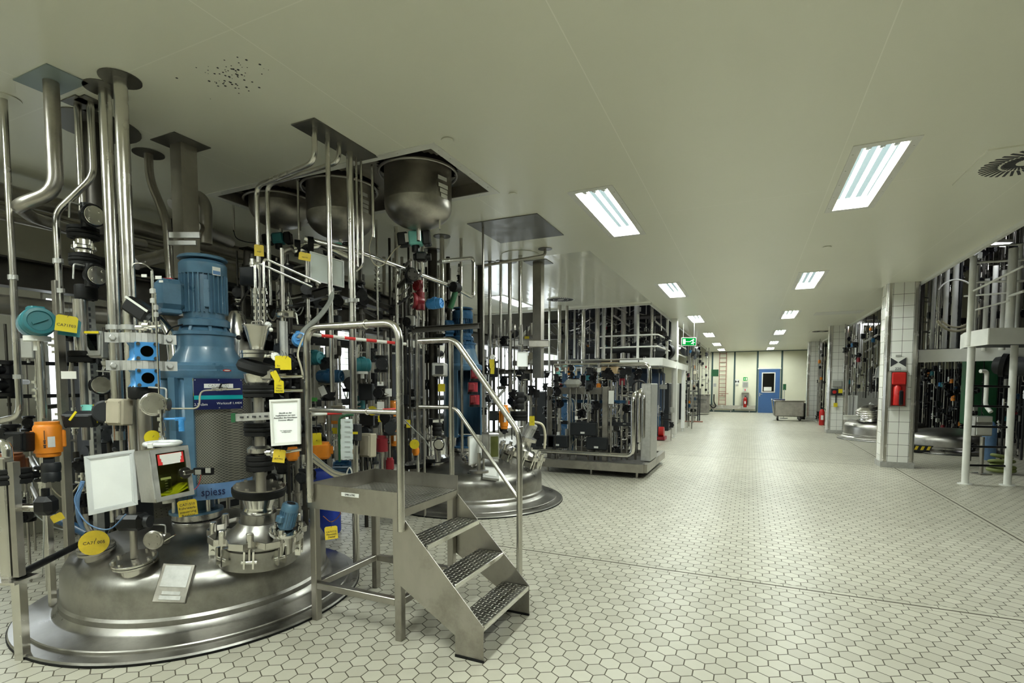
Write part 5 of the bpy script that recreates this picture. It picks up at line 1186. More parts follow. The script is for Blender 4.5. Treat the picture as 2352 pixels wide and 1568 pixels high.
for px, py, w, h, tx, tl, lb in ((648, 831, 30, 28, '1L21\nzu\nEntlüftung', 0, 'yellow tag in front of a second one beside the gauge'), (656, 835, 24, 28, '', .02, 'yellow tag half hidden behind the front one beside the gauge'), (641, 888, 20, 28, '1T01\nMess-\nleitung', 0, 'upright yellow tag above the white notice frame'),
                                 (634, 866, 14, 30, '', .45, 'narrow twisted yellow tag above the white notice'), (641, 1047, 26, 30, 'A\nA71Y01', -.15, 'yellow tag with a black triangle under the white notice'), (761, 1223, 28, 30, 'CA71Y10\nMannloch\nDeckel', .06, 'yellow tag hanging over the floor between the near vessel and the stairs'),
                                 (595, 575, 20, 26, 'IND', 0, 'amber tag high up behind the two bent pipes'), (700, 589, 26, 18, 'CA71Y4', -.12, 'amber tag left of the white board'), (727, 1008, 22, 28, 'A', .05, 'bright yellow tag seen between the handrail posts'),
                                 (1014, 890, 16, 18, '', 0, 'square yellow tag hanging left of the deep blue drive'), (1130, 835, 11, 20, '', .05, 'small yellow tag, upper of two right of the deep blue drive'), (1131, 850, 9, 17, '', -.05, 'small yellow tag, lower of two right of the deep blue drive'),
                                 (938, 973, 9, 18, 'A', 0, 'small yellow tag right behind the tall handrail post'), (1222, 966, 12, 22, 'A', 0, 'yellow warning tag near the skid cables')):
    d = 2.92 if px < 700 and py > 700 else 3.6 if px < 770 else 5.4
    if px == 761: d = 3.1
    tagp(lb, D(px, py, d), M(w, d), M(h, d), tx, YELD if 'amber' in lb or py > 1040 else YEL, tilt=tl, ts=M(h, d)*.19, hang=.03)
tagp('round yellow tag hanging behind the handrail near the far vessel', D(952, 1020, 5.0), M(22, 5.0), 0, '', YEL, True, hang=.05); tagp('round yellow tag seen just below the middle handrail', D(855, 943, 4.6), M(22, 4.6), 0, '', YEL, True, hang=.05)
# ------------------------------------------------------------ pipework behind the platform and around the far vessel
J_ = CV(1015, 542); vpipe('dark steel pipe with a round ceiling disc left of the deep blue drive', J_, 'c', 765, 11, ST, plate=('disc', .10), clamps=(600,))
q = CV(993, 574); vpipe('thick dark pipe with a round ceiling disc behind the long bright pipe', q, 'c', 960, 22, STK, plate=('disc', .12))
for px, py, w, r1, pl, lb in ((1125, 603, 8, 905, .10, 'leftmost pipe of the row hanging behind the far blue drive'), (1150, 600, 6, 870, .07, 'thin second pipe of the row right of the far blue drive'), (1171, 601, 9, 900, .10, 'third pipe of the row right of the far blue drive'), (1195, 585, 9, 905, .26, 'bright fourth pipe of the row, under a wide ceiling ring'),
                              (1103, 612, 14, 880, .12, 'thick dark pipe at the left end of the row by the far blue drive')):
    b = CV(px, py); t = vpipe(lb, b, 'c', r1, w, ST if w != 14 else STK, plate=('disc', pl), pmat=CEIL if pl > .2 else None)
b = CV(1237, 602); vpipe('square steel column hanging from a square ceiling plate right of the white notice', b, 'c', 868, 20, STD, sq=1, plate=('rect', .34, .30))
cb_ = at(b, 790); S('strut_bracket', 'bolted steel bracket on the hanging square column', 'bracket', MB().box(cb_, (.30, .18, .10), TH, .01), STD)
q0 = CV(1252, 571); d = (at(q0, 600)-V((0, 0, EYE))).dot(FW)
pipe('slim pipe bending left from its small ceiling disc across the row of pipes', [up_to(q0), at(q0, 586), D(1110, 610, d+.1)], .018, STD, plate=('disc', .09), bend=.08)
# long bright pipe sloping away with its loop
pipe('long bright pipe running away under the tanks and looping back up at its end', [D(700, 548, 4.2), D(820, 577, 4.3), D(1045, 660, 5.5), D(1088, 684, 5.8), D(1088, 592, 5.8), D(1012, 600, 5.3)], .022, STB, bend=.07, n=14)
disc_valve('black round-faced valve on the long bright pipe below the lettered tank', D(947, 630, 4.75), (-FW*.8+RT*.6), M(15, 4.75), stem=(0, 0, 1), disc=STK); guard('black disc-shaped clamp near the far end of the long bright pipe', D(1040, 658, 5.4), D(1052, 662, 5.5), M(12, 5.45), ribs=1)
cable('green and black taped hose hanging from the black disc clamp', [D(1046, 668, 5.45), D(1040, 690, 5.45), D(1034, 708, 5.45)], .03, DGR, name='hose')
for px, py, d, lb in ((683, 570, 4.2, 'left black ring clamp on the steel coupling behind the white board'), (713, 563, 4.2, 'right black ring clamp on the steel coupling behind the white board')):
    a = (RT*.9+FW*.4).normalized(); S('ring_clamp', lb, 'clamp', MB().lathe([(M(13, d), -.02), (M(19, d), -.022), (M(19, d), .022), (M(13, d), .02)], D(px, py, d), a, 24), RUB)
pipe('short bright coupling between the two black ring clamps', [D(672, 573, 4.15), D(735, 560, 4.3), D(818, 600, 4.3)], .035, STB, bend=.04, n=14)
pipe('upright steel pipe with an elbow left of the black ring clamps', [D(672, 570, 4.2), D(650, 578, 4.2), at(VT(647, 640, 4.2), 700)], .02, STD, bend=.05)
# actuators below the tanks
def block_act(lb, px, py, d, w, h, mt, body=True):
    c = D(px, py, d); t = T('block_actuator', lb, 'valve actuator', c-UPZ*M(h, d)/2); W_, H_ = M(w, d), M(h, d); rot = Matrix.Rotation(-.10, 3, FW) @ Matrix((RT, FW, UPZ)).transposed()
    P('cylinder_block', MB().box(c, (W_, W_*.8, H_), rot, .012), mt, t); P('end_cap', MB().box(c-rot @ V((W_*.95, 0, 0)), (W_*.8, W_*.75, H_*.95), rot, .01), BLK, t); P('end_cap', MB().box(c+rot @ V((W_*.85, 0, -H_*.05)), (W_*.6, W_*.75, H_*1.05), rot, .01), BLK, t)
    P('label', MB().box(c-rot @ V((W_*.62, W_*.42, 0)), (W_*.25, .004, H_*.6), rot), WHT, t); P('stem', MB().cyl(c-UPZ*H_*.5, c-UPZ*H_*.95, W_*.3, n=14), BLK, t); return t
block_act('aqua and black actuator block right under the lettered tank', 955, 548, 4.6, 30, 32, AQUA); block_act('aqua and black actuator block behind the white board', 776, 572, 4.5, 24, 26, AQUA); block_act('green-grey actuator block under the dark left tank', 640, 548, 4.9, 26, 24, TEAL)
disc_valve('dark red-brown valve body left of the bright blue one under the long pipe', D(948, 690, 5.2), (-RT*.9-FW*.4), .075, body=DRED, stem=(0, 0, 1)); disc_valve('upper dark red valve body under the long bright pipe', D(955, 655, 5.2), (-RT*.6-FW*.7), .05, body=DRED, disc=DRED)
t = housing('blue and steel flanged instrument beside the dark red valve', D(998, 697, 5.15), (RT*.9-FW*.35), .055, .15, BLV, neck=False)
block = T('pipe_valve', 'black valve under the aqua actuator below the lettered tank', 'valve', D(968, 590, 4.6)); P('body', MB().box(D(968, 590, 4.6), (.10, .09, .08), TH, .015).cyl(D(950, 590, 4.6), D(990, 590, 4.6), .03), BLK, block)
pipe('thin tube dropping from the black valve to the long bright pipe', [D(968, 600, 4.6), D(970, 625, 4.65), D(962, 633, 4.7)], .013, ST, bend=.03)
cable('pale cable loop hanging from the conduit beside the lettered tank', [D(855, 540, 4.3), D(848, 570, 4.3), D(858, 605, 4.3), D(880, 608, 4.4), D(905, 575, 4.5), D(925, 560, 4.6)], .005, CBC)
cable('thin dark cable drooping from the conduit at the left end of the opening', [D(536, 528, 4.3), D(545, 548, 4.3), D(575, 557, 4.4), D(600, 556, 4.6)], .004, BLK)
cable('thick grey hose curving down from the white board to the platform rail', [D(762, 662, 3.75), D(759, 690, 3.7), D(735, 725, 3.6), D(700, 757, 3.5), D(686, 778, 3.45)], .017, CBG, name='hose')
sheet('tilted white display board hanging among the pipes right of the tank opening edge', [D(711, 577, 3.75), D(788, 600, 3.98), D(789, 661, 3.98), D(712, 643, 3.75)], .008, frame=ALU, mt=PAPB, th=.008, name='display_board', cat='board')
sheet('white notice sheet on the bright pipe left of the square column', [D(1188, 808, 6.9), D(1212, 808, 6.9), D(1212, 842, 6.9), D(1187, 842, 6.9)], .01, frame=WHT, th=.01)
sheet('blank white framed sheet standing on the far vessel behind the stair rail', [D(1076, 1002, 5.3), D(1098, 998, 5.45), D(1098, 1062, 5.45), D(1076, 1068, 5.3)], .014, frame=WHT, th=.01)
# second glass-front box on the far vessel
c = D(1126, 1023, 5.4); u2 = (RT+FW*.55).normalized(); f2 = V((u2.y, -u2.x, 0)); R2 = Matrix((u2, -f2, UPZ)).transposed()
t = T('glass_front_box', 'grey steel box with a glazed door on the far vessel', 'box', c-UPZ*.14); P('case', MB().box(c, (.12, .17, .27), R2, .006), STD, t)
P('door', MB().box(c+f2*.09, (.115, .012, .26), R2, .004), GAL, t); P('pane', MB().box(c+f2*.098, (.085, .004, .21), R2), GLY, t)
S('base_stand', 'round base plate carrying the far glazed box and framed sheet', 'stand', MB().cyl(D(1100, 1085, 5.35), D(1100, 1080, 5.35), .10, n=24).cyl(D(1100, 1085, 5.35), D(1100, 1040, 5.35), .018), STD)
# stainless bodies right of the near drive
t = T('curved_separator', 'bulging polished steel vessel behind the near drive and funnel', 'separator', VT(547, 850, 4.0)); b = VT(547, 850, 4.0)
P('shell', MB().lathe([(.05, ZP(b, 905)), (.08, ZP(b, 880)), (.085, ZP(b, 760)), (.06, ZP(b, 725)), (.04, ZP(b, 715))], (b.x, b.y, 0), n=30), ST, t)
vpipe('steel neck pipe standing under the bulging polished vessel', b, 900, (0.,), 12, STD)
t = T('control_lever', 'black ball knob on a thin upright lever behind the funnel', 'lever', D(547, 815, 3.7)); P('rod', MB().cyl(D(547, 818, 3.7), D(548, 778, 3.7), .006), GAL, t); P('knob', MB().ball(D(548, 775, 3.7), .017), BLK, t)
b = VT(652, 785, 3.6); t = T('filter_housing', 'upright steel filter cylinder with a clamp head behind the white knob', 'filter', V((b.x, b.y, ZP(b, 840))))
P('cylinder', MB().cyl(at(b, 840), at(b, 738), M(9, 3.6), n=22), GAL, t); P('clamp_head', MB().cyl(at(b, 738), at(b, 712), M(6, 3.6), n=16).lathe([(.04, 0), (.05, .01), (.05, .03), (.04, .04)], at(b, 730), n=20).box(at(b, 722)+RT*.05, (.07, .04, .05), TH, .006), STB, t); P('bolt_handle', MB().tube([at(b, 718), at(b, 718)+RT*.09, at(b, 745)+RT*.10], .006, 8), STB, t)
vpipe('steel pipe feeding the filter cylinder from above', b, 570, 712, 8, STD)
t = housing('blue ribbed pressure instrument left of the handrail corner', D(688, 780, 3.5), (RT*.5-FW), .05, .10, BLV, neck=False)
cable('pair of white cables dropping past the handrail corner', [D(700, 770, 3.2), D(690, 790, 3.15), D(684, 815, 3.1), D(692, 845, 3.1), D(697, 870, 3.1)], .006, CBC)
# mid cluster seen through the platform rails
housing('dark teal transmitter head seen through the handrail', D(832, 838, 4.4), (-RT*.8-FW*.5), .06, .13, TEAL, neck=WHT)
housing('very dark blue cylinder-shaped instrument behind the handrail post', D(757, 864, 4.3), (RT*.95-FW*.2), .055, .20, BLD, neck=False); housing('small dark green instrument head behind the left handrail post', D(722, 822, 4.4), (RT*.9-FW*.3), .06, .12, TEAL, neck=False)
S('label_plate', 'tilted white data label hanging behind the handrail', 'label', MB().rect(D(741, 897, 4.2), (RT*.9+UPZ*.4), (UPZ*.9-RT*.4), .05, .075, .003), WHT); S('tape_piece', 'bright green tape on the hose behind the left handrail post', 'tape', MB().rect(D(722, 917, 4.2), RT, UPZ, .045, .03, .01), GRT)
t = actuator('orange boxy actuator behind the left handrail post', D(737, 1034, 3.9), M(22, 3.9), M(38, 3.9), mark=False); actuator('slim orange actuator stack between the handrail posts, lower', D(905, 1003, 4.6), .035, .16); actuator('slim orange actuator stack between the handrail posts, upper', D(902, 938, 4.6), .035, .14, mark=False)
actuator('tall orange actuator right of the far blue drive', D(1158, 957, 6.1), .05, .28); actuator('dark orange actuator at the foot of the deep blue drive', D(955, 1035, 5.2), .03, .09, mark=False); actuator('small orange actuator partly behind the white notice frame', D(672, 1042, 3.5), .035, .09, mark=False)
jbox('beige junction box seen between the handrail posts', D(846, 1022, 4.2), (.11, .19, .08), (-FW-RT*.5), BEI); jbox('grey flow computer box on the stout pipe with a yellow label', D(815, 993, 4.0), (.08, .13, .08), (-FW-RT*.2), GRD, name='flow_computer')
S('label_plate', 'yellow strip label on the grey flow computer', 'label', MB().rect(D(812, 994, 3.94), RT, UPZ, .065, .018, .003), YEL); jbox('grey box with a dark display left of the deep blue drive', D(1010, 849, 5.1), (.13, .13, .12), (-FW-RT*.15), GAL, name='display_box'); S('display', 'dark square display window on the grey box', 'display', MB().rect(D(1009, 849, 5.02), RT, UPZ, .08, .08, .01), GRD)
t = T('document_strips', 'hanging strip of white document pockets between the handrail posts', 'documents', D(796, 1000, 3.7)); m = MB()
for i in range(8): m.box(D(796+(i % 2), 968+i*11.5, 3.7-.004*i), (.085, .003, .038), TH+.05*(i % 3-1))
P('pocket', m, PAPB, t)
k = MB()
for i in range(8): k.box(D(798, 968+i*11.5, 3.69-.004*i), (.04, .003, .003), TH)
P('print_lines', k, INKG, t)
cable('green-grey hose arching over the document strips', [D(780, 1060, 3.75), D(779, 975, 3.75), D(784, 958, 3.75), D(800, 953, 3.75), D(812, 953, 3.75)], .008, DGR, name='hose')
t = T('blue_drum', 'bright blue plastic drum under the cables left of the platform', 'drum', VT(748, 1150, 5.1)); b = VT(748, 1150, 5.1)
P('barrel', MB().lathe([(.13, .0), (.14, .02), (.14, ZP(b, 1090)), (.12, ZP(b, 1078)), (.05, ZP(b, 1076))], (b.x, b.y, 0), n=30), mat('blue_drum_plastic', (.01, .04, .35), .4), t); P('bung', MB().cyl(at(b, 1078), at(b, 1073), .03), WHT, t)
small_motor('dark blue-green pump motor behind the bright blue drum', D(765, 1078, 4.3), (RT+FW*.2), .075, .18, BLD)
for i in range(6):
    o = i*4; cable(('uppermost', 'second', 'third', 'fourth', 'fifth', 'lowest')[i]+' cable of the bundle draped toward the pump behind the platform', [D(712, 1035+o, 3.7), D(738, 1058+o*.8, 3.72), D(768, 1080+o*.7, 3.75), D(800, 1088+o*.5, 3.78), D(828, 1085+o*.6, 3.8)], .005, CBC if i % 3 else CBG, group='bundled cables behind the platform')
cable('white cable looped in a ring behind the platform deck', [D(798, 1100, 3.7), D(797, 1085, 3.7), D(803, 1074, 3.7), D(808, 1084, 3.7), D(806, 1100, 3.7)], .005, WHT); cable('orange cable loop under the platform near the blue drum', [D(768, 1160, 3.6), D(782, 1178, 3.6), D(762, 1198, 3.6), D(742, 1185, 3.6)], .003, CBO)
for px, lb in ((842, 'left black cable hanging below the beige box'), (851, 'right black cable hanging below the beige box')): cable(lb, [D(px, 1050, 4.2), D(px+2, 1075, 4.2), D(px+5, 1100, 4.2)], .006, BLK)
# dark red and black parts hanging right of the deep blue drive
for px, py, lb, mt in ((1092, 858, 'dark red actuator, uppermost of three on the far drive', DRED), (1086, 888, 'dark red actuator, middle of three on the far drive', DRED), (1090, 917, 'dark red actuator, lowest of three on the far drive', DRED)):
    t = T('block_actuator', lb, 'valve actuator', D(px, py, 5.6)); P('body', MB().cyl(D(px, py+12, 5.6), D(px, py-10, 5.6), .055, n=10).box(D(px-3, py, 5.52), (.06, .03, .07), TH, .006), mt, t); P('end_cap', MB().cyl(D(px, py+17, 5.6), D(px, py+12, 5.6), .06, n=16), BLK, t)
gauge('white pressure gauge above the two small yellow tags', D(1131, 820, 5.6), (-FW), .03, stem=D(1128, 825, 5.7))
for px, py, w, h, lb in ((1190, 920, 28, 40, 'upper black valve block at the foot of the bright fourth pipe'), (1192, 955, 40, 22, 'lower broad black clamp at the foot of the bright fourth pipe')):
    guard(lb, D(px, py+h/2, 6.9), D(px, py-h/2, 6.9), M(w/2, 6.9))
cable('thick cream hose arching down beside the far manhole', [D(1222, 968, 6.2), D(1245, 975, 6.2), D(1252, 1000, 6.2), D(1250, 1030, 6.2)], .016, CBC, name='hose')
pipe('polished steel neck pipe between far vessel nozzles', [D(1006, 1060, 5.5), D(1003, 1030, 5.5), D(1003, 985, 5.5)], .03, ST)
guard('black valve body above the middle nozzle of the far vessel', D(1004, 1000, 5.4), D(1004, 970, 5.4), .05); disc_valve('steel-banded black valve on the middle nozzle of the far vessel', D(1008, 1020, 5.35), (-FW), .055)
cable('grey-blue cable bundle hanging left of the far vessel nozzle', [D(925, 960, 4.9), D(950, 985, 4.9), D(975, 1010, 5.0), D(992, 1035, 5.1)], .006, CBG)
# steel beams between
beam('dark horizontal beam in front of the deep blue motor', D(945, 758, 5.2), D(1100, 748, 5.6), .07, M(12, 5.3)); beam('dark horizontal beam behind the white notice', D(1120, 855, 7.4), D(1235, 852, 7.6), .10, M(9, 7.5)); beam('lighter horizontal rail across the row of hanging pipes', D(1120, 790, 7.8), D(1230, 785, 7.9), .08, M(14, 7.8), GAL)
beam('long dark beam sloping away under the white board', D(560, 590, 4.8), D(960, 722, 7.4), .12, .17); beam('dark cross beam left of the hose behind the white board', D(640, 700, 4.4), D(755, 668, 4.2), .05, .07)
pipe('silencer-like fat steel cylinder right of the hoist column', [D(447, 520, 4.3), D(528, 556, 4.9)], M(13, 4.5), STD, n=18); pipe('U-shaped steel pipe behind the hoist column', [D(395, 470, 4.2), D(455, 446, 4.4), D(474, 470, 4.4), at(VT(472, 500, 4.4), 560)], .045, STD, bend=.12, n=16)
pipe('fat insulated pipe crossing behind the near blue motor', [D(310, 605, 4.4), D(372, 588, 4.6), D(395, 583, 4.7)], .055, STD, n=16)
# daylight gantry behind: pale diagonal braces
for k, (a, b_) in enumerate((((1150, 800), (1180, 745)), ((1196, 775), (1228, 740)), ((1115, 890), (1142, 855)), ((1112, 945), (1160, 893)))): pipe(('upper left', 'upper right', 'middle', 'lowest')[k]+' pale diagonal brace in the bright background right of the far drive', [D(*a, 9.5), D(*b_, 9.5)], .025, WHT, group='diagonal braces behind the far drive', name='brace', cat='brace')
# ------------------------------------------------------------ many small fittings filling the bays, each set on a riser
LM = [(84, 742, 'the teal instrument head'), (185, 560, 'the stack of black valves'), (224, 792, 'the dark window box'), (327, 805, 'the blue sight glasses'), (110, 1008, 'the orange actuator at the left'), (276, 946, 'the beige box'), (105, 1165, 'the black elbow valve'),
      (160, 900, 'the white number plate'), (290, 1000, 'the glazed steel box'), (560, 640, 'the near blue motor'), (597, 775, 'the steel funnel'), (596, 850, 'the black tilted valve cover'), (656, 968, 'the white notice frame'), (652, 785, 'the filter cylinder'), (750, 620, 'the white board'), (597, 1060, 'the lowest black flange cover'),
      (690, 570, 'the two ring clamps'), (712, 760, 'the left handrail corner'), (930, 760, 'the right handrail corner'), (790, 790, 'the striped bar'), (757, 864, 'the dark blue instrument'), (832, 838, 'the dark teal transmitter'), (796, 1000, 'the document strips'), (846, 1022, 'the beige junction box'), (737, 1034, 'the orange boxy actuator'), (905, 970, 'the slim orange stack'),
      (742, 1100, 'the blue drum'), (809, 900, 'the stout bright pipe'), (955, 545, 'the aqua actuator'), (948, 670, 'the dark red valves'), (1045, 660, 'the black disc clamp'), (1010, 849, 'the display box'), (1066, 760, 'the deep blue motor'), (1060, 900, 'the far blue lantern'), (952, 1020, 'the round yellow tag'), (1005, 1020, 'the middle nozzle of the far vessel'), (1090, 890, 'the dark red actuators'),
      (1158, 957, 'the tall orange actuator'), (1200, 825, 'the white notice on the pipe'), (1237, 750, 'the hanging square column'), (1192, 935, 'the black valve block'), (1131, 845, 'the two small yellow tags'), (1215, 1030, 'the far manhole'), (1285, 745, 'the ladder-like pipes at the bay front'), (1311, 847, 'the round blue instrument'), (1404, 845, 'the cardboard box'), (1404, 912, 'the narrow white card'), (1350, 940, 'the coiled pale cable'),
      (1341, 985, 'the upper black case'), (1283, 1013, 'the lower left black case'), (1372, 1018, 'the lower right black case'), (1316, 885, 'the grey motor housing'), (1455, 960, 'the fat bright upright pipe'), (1488, 900, 'the skid cabinet'), (1470, 893, 'the black hand wheel'), (1430, 790, 'the white platform rails'), (1480, 815, 'the black insulated pipe'), (1557, 780, 'the white column'), (1581, 784, 'the exit sign'), (1523, 900, 'the dark blue tank'),
      (1550, 920, 'the white platform post'), (1597, 920, 'the rack trolley'), (1615, 830, 'the far black duct'), (1620, 920, 'the wash bench'), (1560, 985, 'the red-based pump'), (1970, 800, 'the hanging pale column'), (1995, 740, 'the lamp behind the pillar'), (1955, 950, 'the lift frame'), (2000, 900, 'the machine panel'), (1922, 900, 'the stop box'), (2015, 850, 'the leaning white sheet'), (1885, 940, 'the floor extinguisher'), (1865, 860, 'the farthest pillar'),
      (2104, 900, 'the green machine'), (2150, 1010, 'the hazard-striped step'), (2196, 710, 'the cream hoop'), (2160, 900, 'the dark vessel'), (2224, 950, 'the left ladder leg'), (2322, 950, 'the right ladder leg'), (2258, 980, 'the white control panel'), (2265, 890, 'the white elbow pipe'), (2320, 838, 'the fat black pipe'), (2300, 1060, 'the green hose heap'), (2318, 650, 'the thick white rail post'), (2258, 560, 'the glaring lamp'), (2230, 700, 'the corner rail posts'), (2290, 770, 'the white fascia'), (2130, 760, 'the upper edge of the nearest pillar')]
def PJ(p): v = V(p)-V((0, 0, EYE)); d = v.dot(FW); return CX+F*v.dot(RT)/d, CY-F*v.dot(UP)/d
USED = set()
def name_it(what, p, k=0):
    x, y = PJ(p); ms = sorted(LM, key=lambda m: hypot(m[0]-x, m[1]-y))[:9]
    for lead in ('', 'tiny ', 'lone ', 'plain '):
        for m in ms:
            dx, dy = x-m[0], y-m[1]; h, v_ = ('right of' if dx > 0 else 'left of'), ('below' if dy > 0 else 'above'); far = hypot(dx, dy) > 45
            dr = h if abs(dx) > 2.2*abs(dy) else v_ if abs(dy) > 2.2*abs(dx) else (v_+' and to the '+h.split()[0]+' of')
            for pre in (('a little way ' if far else 'close '), ('well ' if far else 'just ')):
                s = (lead+what+' '+pre+dr+' '+m[2]); 
                if s not in USED and len(s.split()) <= 16: USED.add(s); return s
    return what+' lost in the crowd of pipework near '+ms[0][2]
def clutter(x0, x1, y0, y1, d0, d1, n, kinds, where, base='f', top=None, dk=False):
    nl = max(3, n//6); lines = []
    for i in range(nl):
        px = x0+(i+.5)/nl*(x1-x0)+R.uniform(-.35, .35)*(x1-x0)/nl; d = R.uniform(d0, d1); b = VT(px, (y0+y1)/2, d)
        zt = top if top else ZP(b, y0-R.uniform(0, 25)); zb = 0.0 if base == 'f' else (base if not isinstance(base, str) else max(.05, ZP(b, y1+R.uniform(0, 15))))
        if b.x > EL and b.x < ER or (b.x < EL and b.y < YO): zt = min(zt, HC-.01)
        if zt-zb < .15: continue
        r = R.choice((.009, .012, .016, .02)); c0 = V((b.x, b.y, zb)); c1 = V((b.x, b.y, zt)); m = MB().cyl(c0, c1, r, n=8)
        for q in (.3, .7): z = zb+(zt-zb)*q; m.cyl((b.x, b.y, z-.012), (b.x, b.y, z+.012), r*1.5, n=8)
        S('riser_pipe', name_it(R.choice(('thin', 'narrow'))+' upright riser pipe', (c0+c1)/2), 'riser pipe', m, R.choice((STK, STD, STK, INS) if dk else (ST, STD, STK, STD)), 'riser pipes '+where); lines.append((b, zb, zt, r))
    if not lines: return
    for i in range(n):
        li = i % len(lines); b, zb, zt, r = lines[li]; k = kinds[R.randrange(len(kinds))]
        zlo, zhi = max(zb+.06, ZP(b, y1)), min(zt-.05, ZP(b, y0))
        if zhi <= zlo: zlo, zhi = zb+.03, zt-.03
        c = V((b.x, b.y, R.uniform(zlo, zhi))); z = R.uniform(.75, 1.25); fx = (-FW+RT*R.uniform(-.8, .8)); fx.z = 0; fx.normalize(); nb = lines[(li+1) % len(lines)] if li+1 < len(lines) else lines[li-1]
        if k == 'v':
            m = MB().cyl(c-UPZ*.055*z, c+UPZ*.055*z, .032*z, n=12); m.lathe([(.05*z, 0), (.052*z, .02*z), (.045*z, .025*z)], c-UPZ*.06*z, UPZ, 14); m.lathe([(.05*z, 0), (.052*z, .02*z), (.045*z, .025*z)], c+UPZ*.04*z, UPZ, 14)
            m.lathe([(.028*z, 0), (.03*z, .06*z), (.045*z, .065*z), (.045*z, .08*z)], c, fx, 14); m.bolts(c+fx*.08*z, fx, .03*z, .006, .006, 4)
            S('pipe_valve', name_it('small black valve', c), 'valve', m, BLK if R.random() < .8 else GRD, 'black valves '+where)
        elif k == 'f':
            m = MB().cyl(c-UPZ*.07*z, c+UPZ*.07*z, r+.006, n=10)
            for s_ in (-.05, -.015, .03): m.cyl(c+UPZ*s_*z, c+UPZ*(s_+.016)*z, .028*z, n=8)
            m.tube([c, c+fx*.05*z, c+fx*.05*z+RT*.06*z], .008*z, 6)
            S('pipe_fitting', name_it('small bright steel fitting', c), 'fitting', m, STB, 'steel fittings '+where)
        elif k in 'hp':
            e = V((nb[0].x, nb[0].y, min(max(c.z+R.choice((0, 0, .1, -.15)), nb[1]+.02), nb[2]-.02))); mid = V((e.x, e.y, c.z))
            m = MB().tube([c, mid, e] if abs(e.z-c.z) > .03 else [c, mid], R.choice((.008, .012, .017, .022)), 8, .04)
            S('branch_tube', name_it('level steel branch tube', (c+mid)/2), 'tube', m, R.choice((STK, STD, STK, GRP) if dk else (ST, STD, STD, STK)), 'branch tubes '+where)
        elif k == 'b':
            q = c-FW*(.04*z+r); m = MB().box(q, (.10*z, .06*z, .12*z), TH+R.uniform(-.2, .2), .006).cyl(q-UPZ*.055*z, q-UPZ*.085*z, .01, n=6); S('terminal_box', name_it('small instrument box', q), 'box', m, R.choice((GRP, GRD, BEI, BLK, GRD)), 'instrument boxes '+where)
        elif k == 't': q = c-FW*(r+.006); S('tag', name_it('small yellow tag', q), 'tag', MB().rect(q, RT, UPZ, .06*z, .07*z, .003), YEL, 'yellow tags '+where)
        elif k == 'w': q = c-FW*(r+.006); S('label_plate', name_it('small white label', q), 'label', MB().rect(q, RT, UPZ, .05*z, .06*z, .003), WHT, 'white labels '+where)
        elif k == 'c':
            e = V((nb[0].x, nb[0].y, c.z+R.uniform(-.1, .1))); m = MB().curve([c, (c*2+e)/3-UPZ*R.uniform(.06, .16), (c+e*2)/3-UPZ*R.uniform(.08, .2), e], .005, 6, 5); S('cable', name_it('thin looping cable', (c+e)/2), 'cable', m, R.choice((BLK, CBG, CBG, CBC)), 'cables '+where)
        elif k == 'r':
            m = MB().cyl(c-UPZ*.05*z, c+UPZ*.04*z, .04*z, n=14).cyl(c+UPZ*.04*z, c+UPZ*.06*z, .03*z, n=12); mt, cn = R.choice(((DRED, 'dark red'), (ORG_, 'orange'), (TEAL, 'teal'), (BLD, 'deep blue'), (BLV, 'bright blue'))); S('valve_actuator', name_it('small %s actuator' % cn, c), 'valve actuator', m, mt, 'coloured actuators '+where)
w1 = 'in the dense pipework left of the near drive'
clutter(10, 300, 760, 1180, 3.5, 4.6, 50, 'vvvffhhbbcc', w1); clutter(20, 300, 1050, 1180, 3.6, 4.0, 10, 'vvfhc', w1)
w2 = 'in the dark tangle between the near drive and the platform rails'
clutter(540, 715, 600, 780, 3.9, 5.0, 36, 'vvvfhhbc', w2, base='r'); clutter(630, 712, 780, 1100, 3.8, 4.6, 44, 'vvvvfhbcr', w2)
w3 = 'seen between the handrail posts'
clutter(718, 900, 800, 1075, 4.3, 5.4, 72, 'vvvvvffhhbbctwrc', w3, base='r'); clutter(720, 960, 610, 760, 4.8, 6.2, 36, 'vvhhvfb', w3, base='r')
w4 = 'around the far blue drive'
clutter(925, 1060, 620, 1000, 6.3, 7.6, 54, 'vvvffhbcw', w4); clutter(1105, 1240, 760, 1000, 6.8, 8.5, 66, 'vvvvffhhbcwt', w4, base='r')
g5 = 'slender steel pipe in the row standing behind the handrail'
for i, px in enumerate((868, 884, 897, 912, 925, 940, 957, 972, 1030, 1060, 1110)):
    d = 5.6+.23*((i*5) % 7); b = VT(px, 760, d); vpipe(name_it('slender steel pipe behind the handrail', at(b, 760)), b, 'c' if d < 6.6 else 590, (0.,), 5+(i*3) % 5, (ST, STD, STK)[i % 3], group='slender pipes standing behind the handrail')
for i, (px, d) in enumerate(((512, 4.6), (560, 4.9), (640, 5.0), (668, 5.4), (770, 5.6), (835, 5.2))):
    b = VT(px, 760, d); vpipe(name_it('dark upright pipe in the gloom', at(b, 700)), b, 600+i*6, (0.,), 9, (STD, STK)[i % 2], group='dark upright pipes behind the near drive')

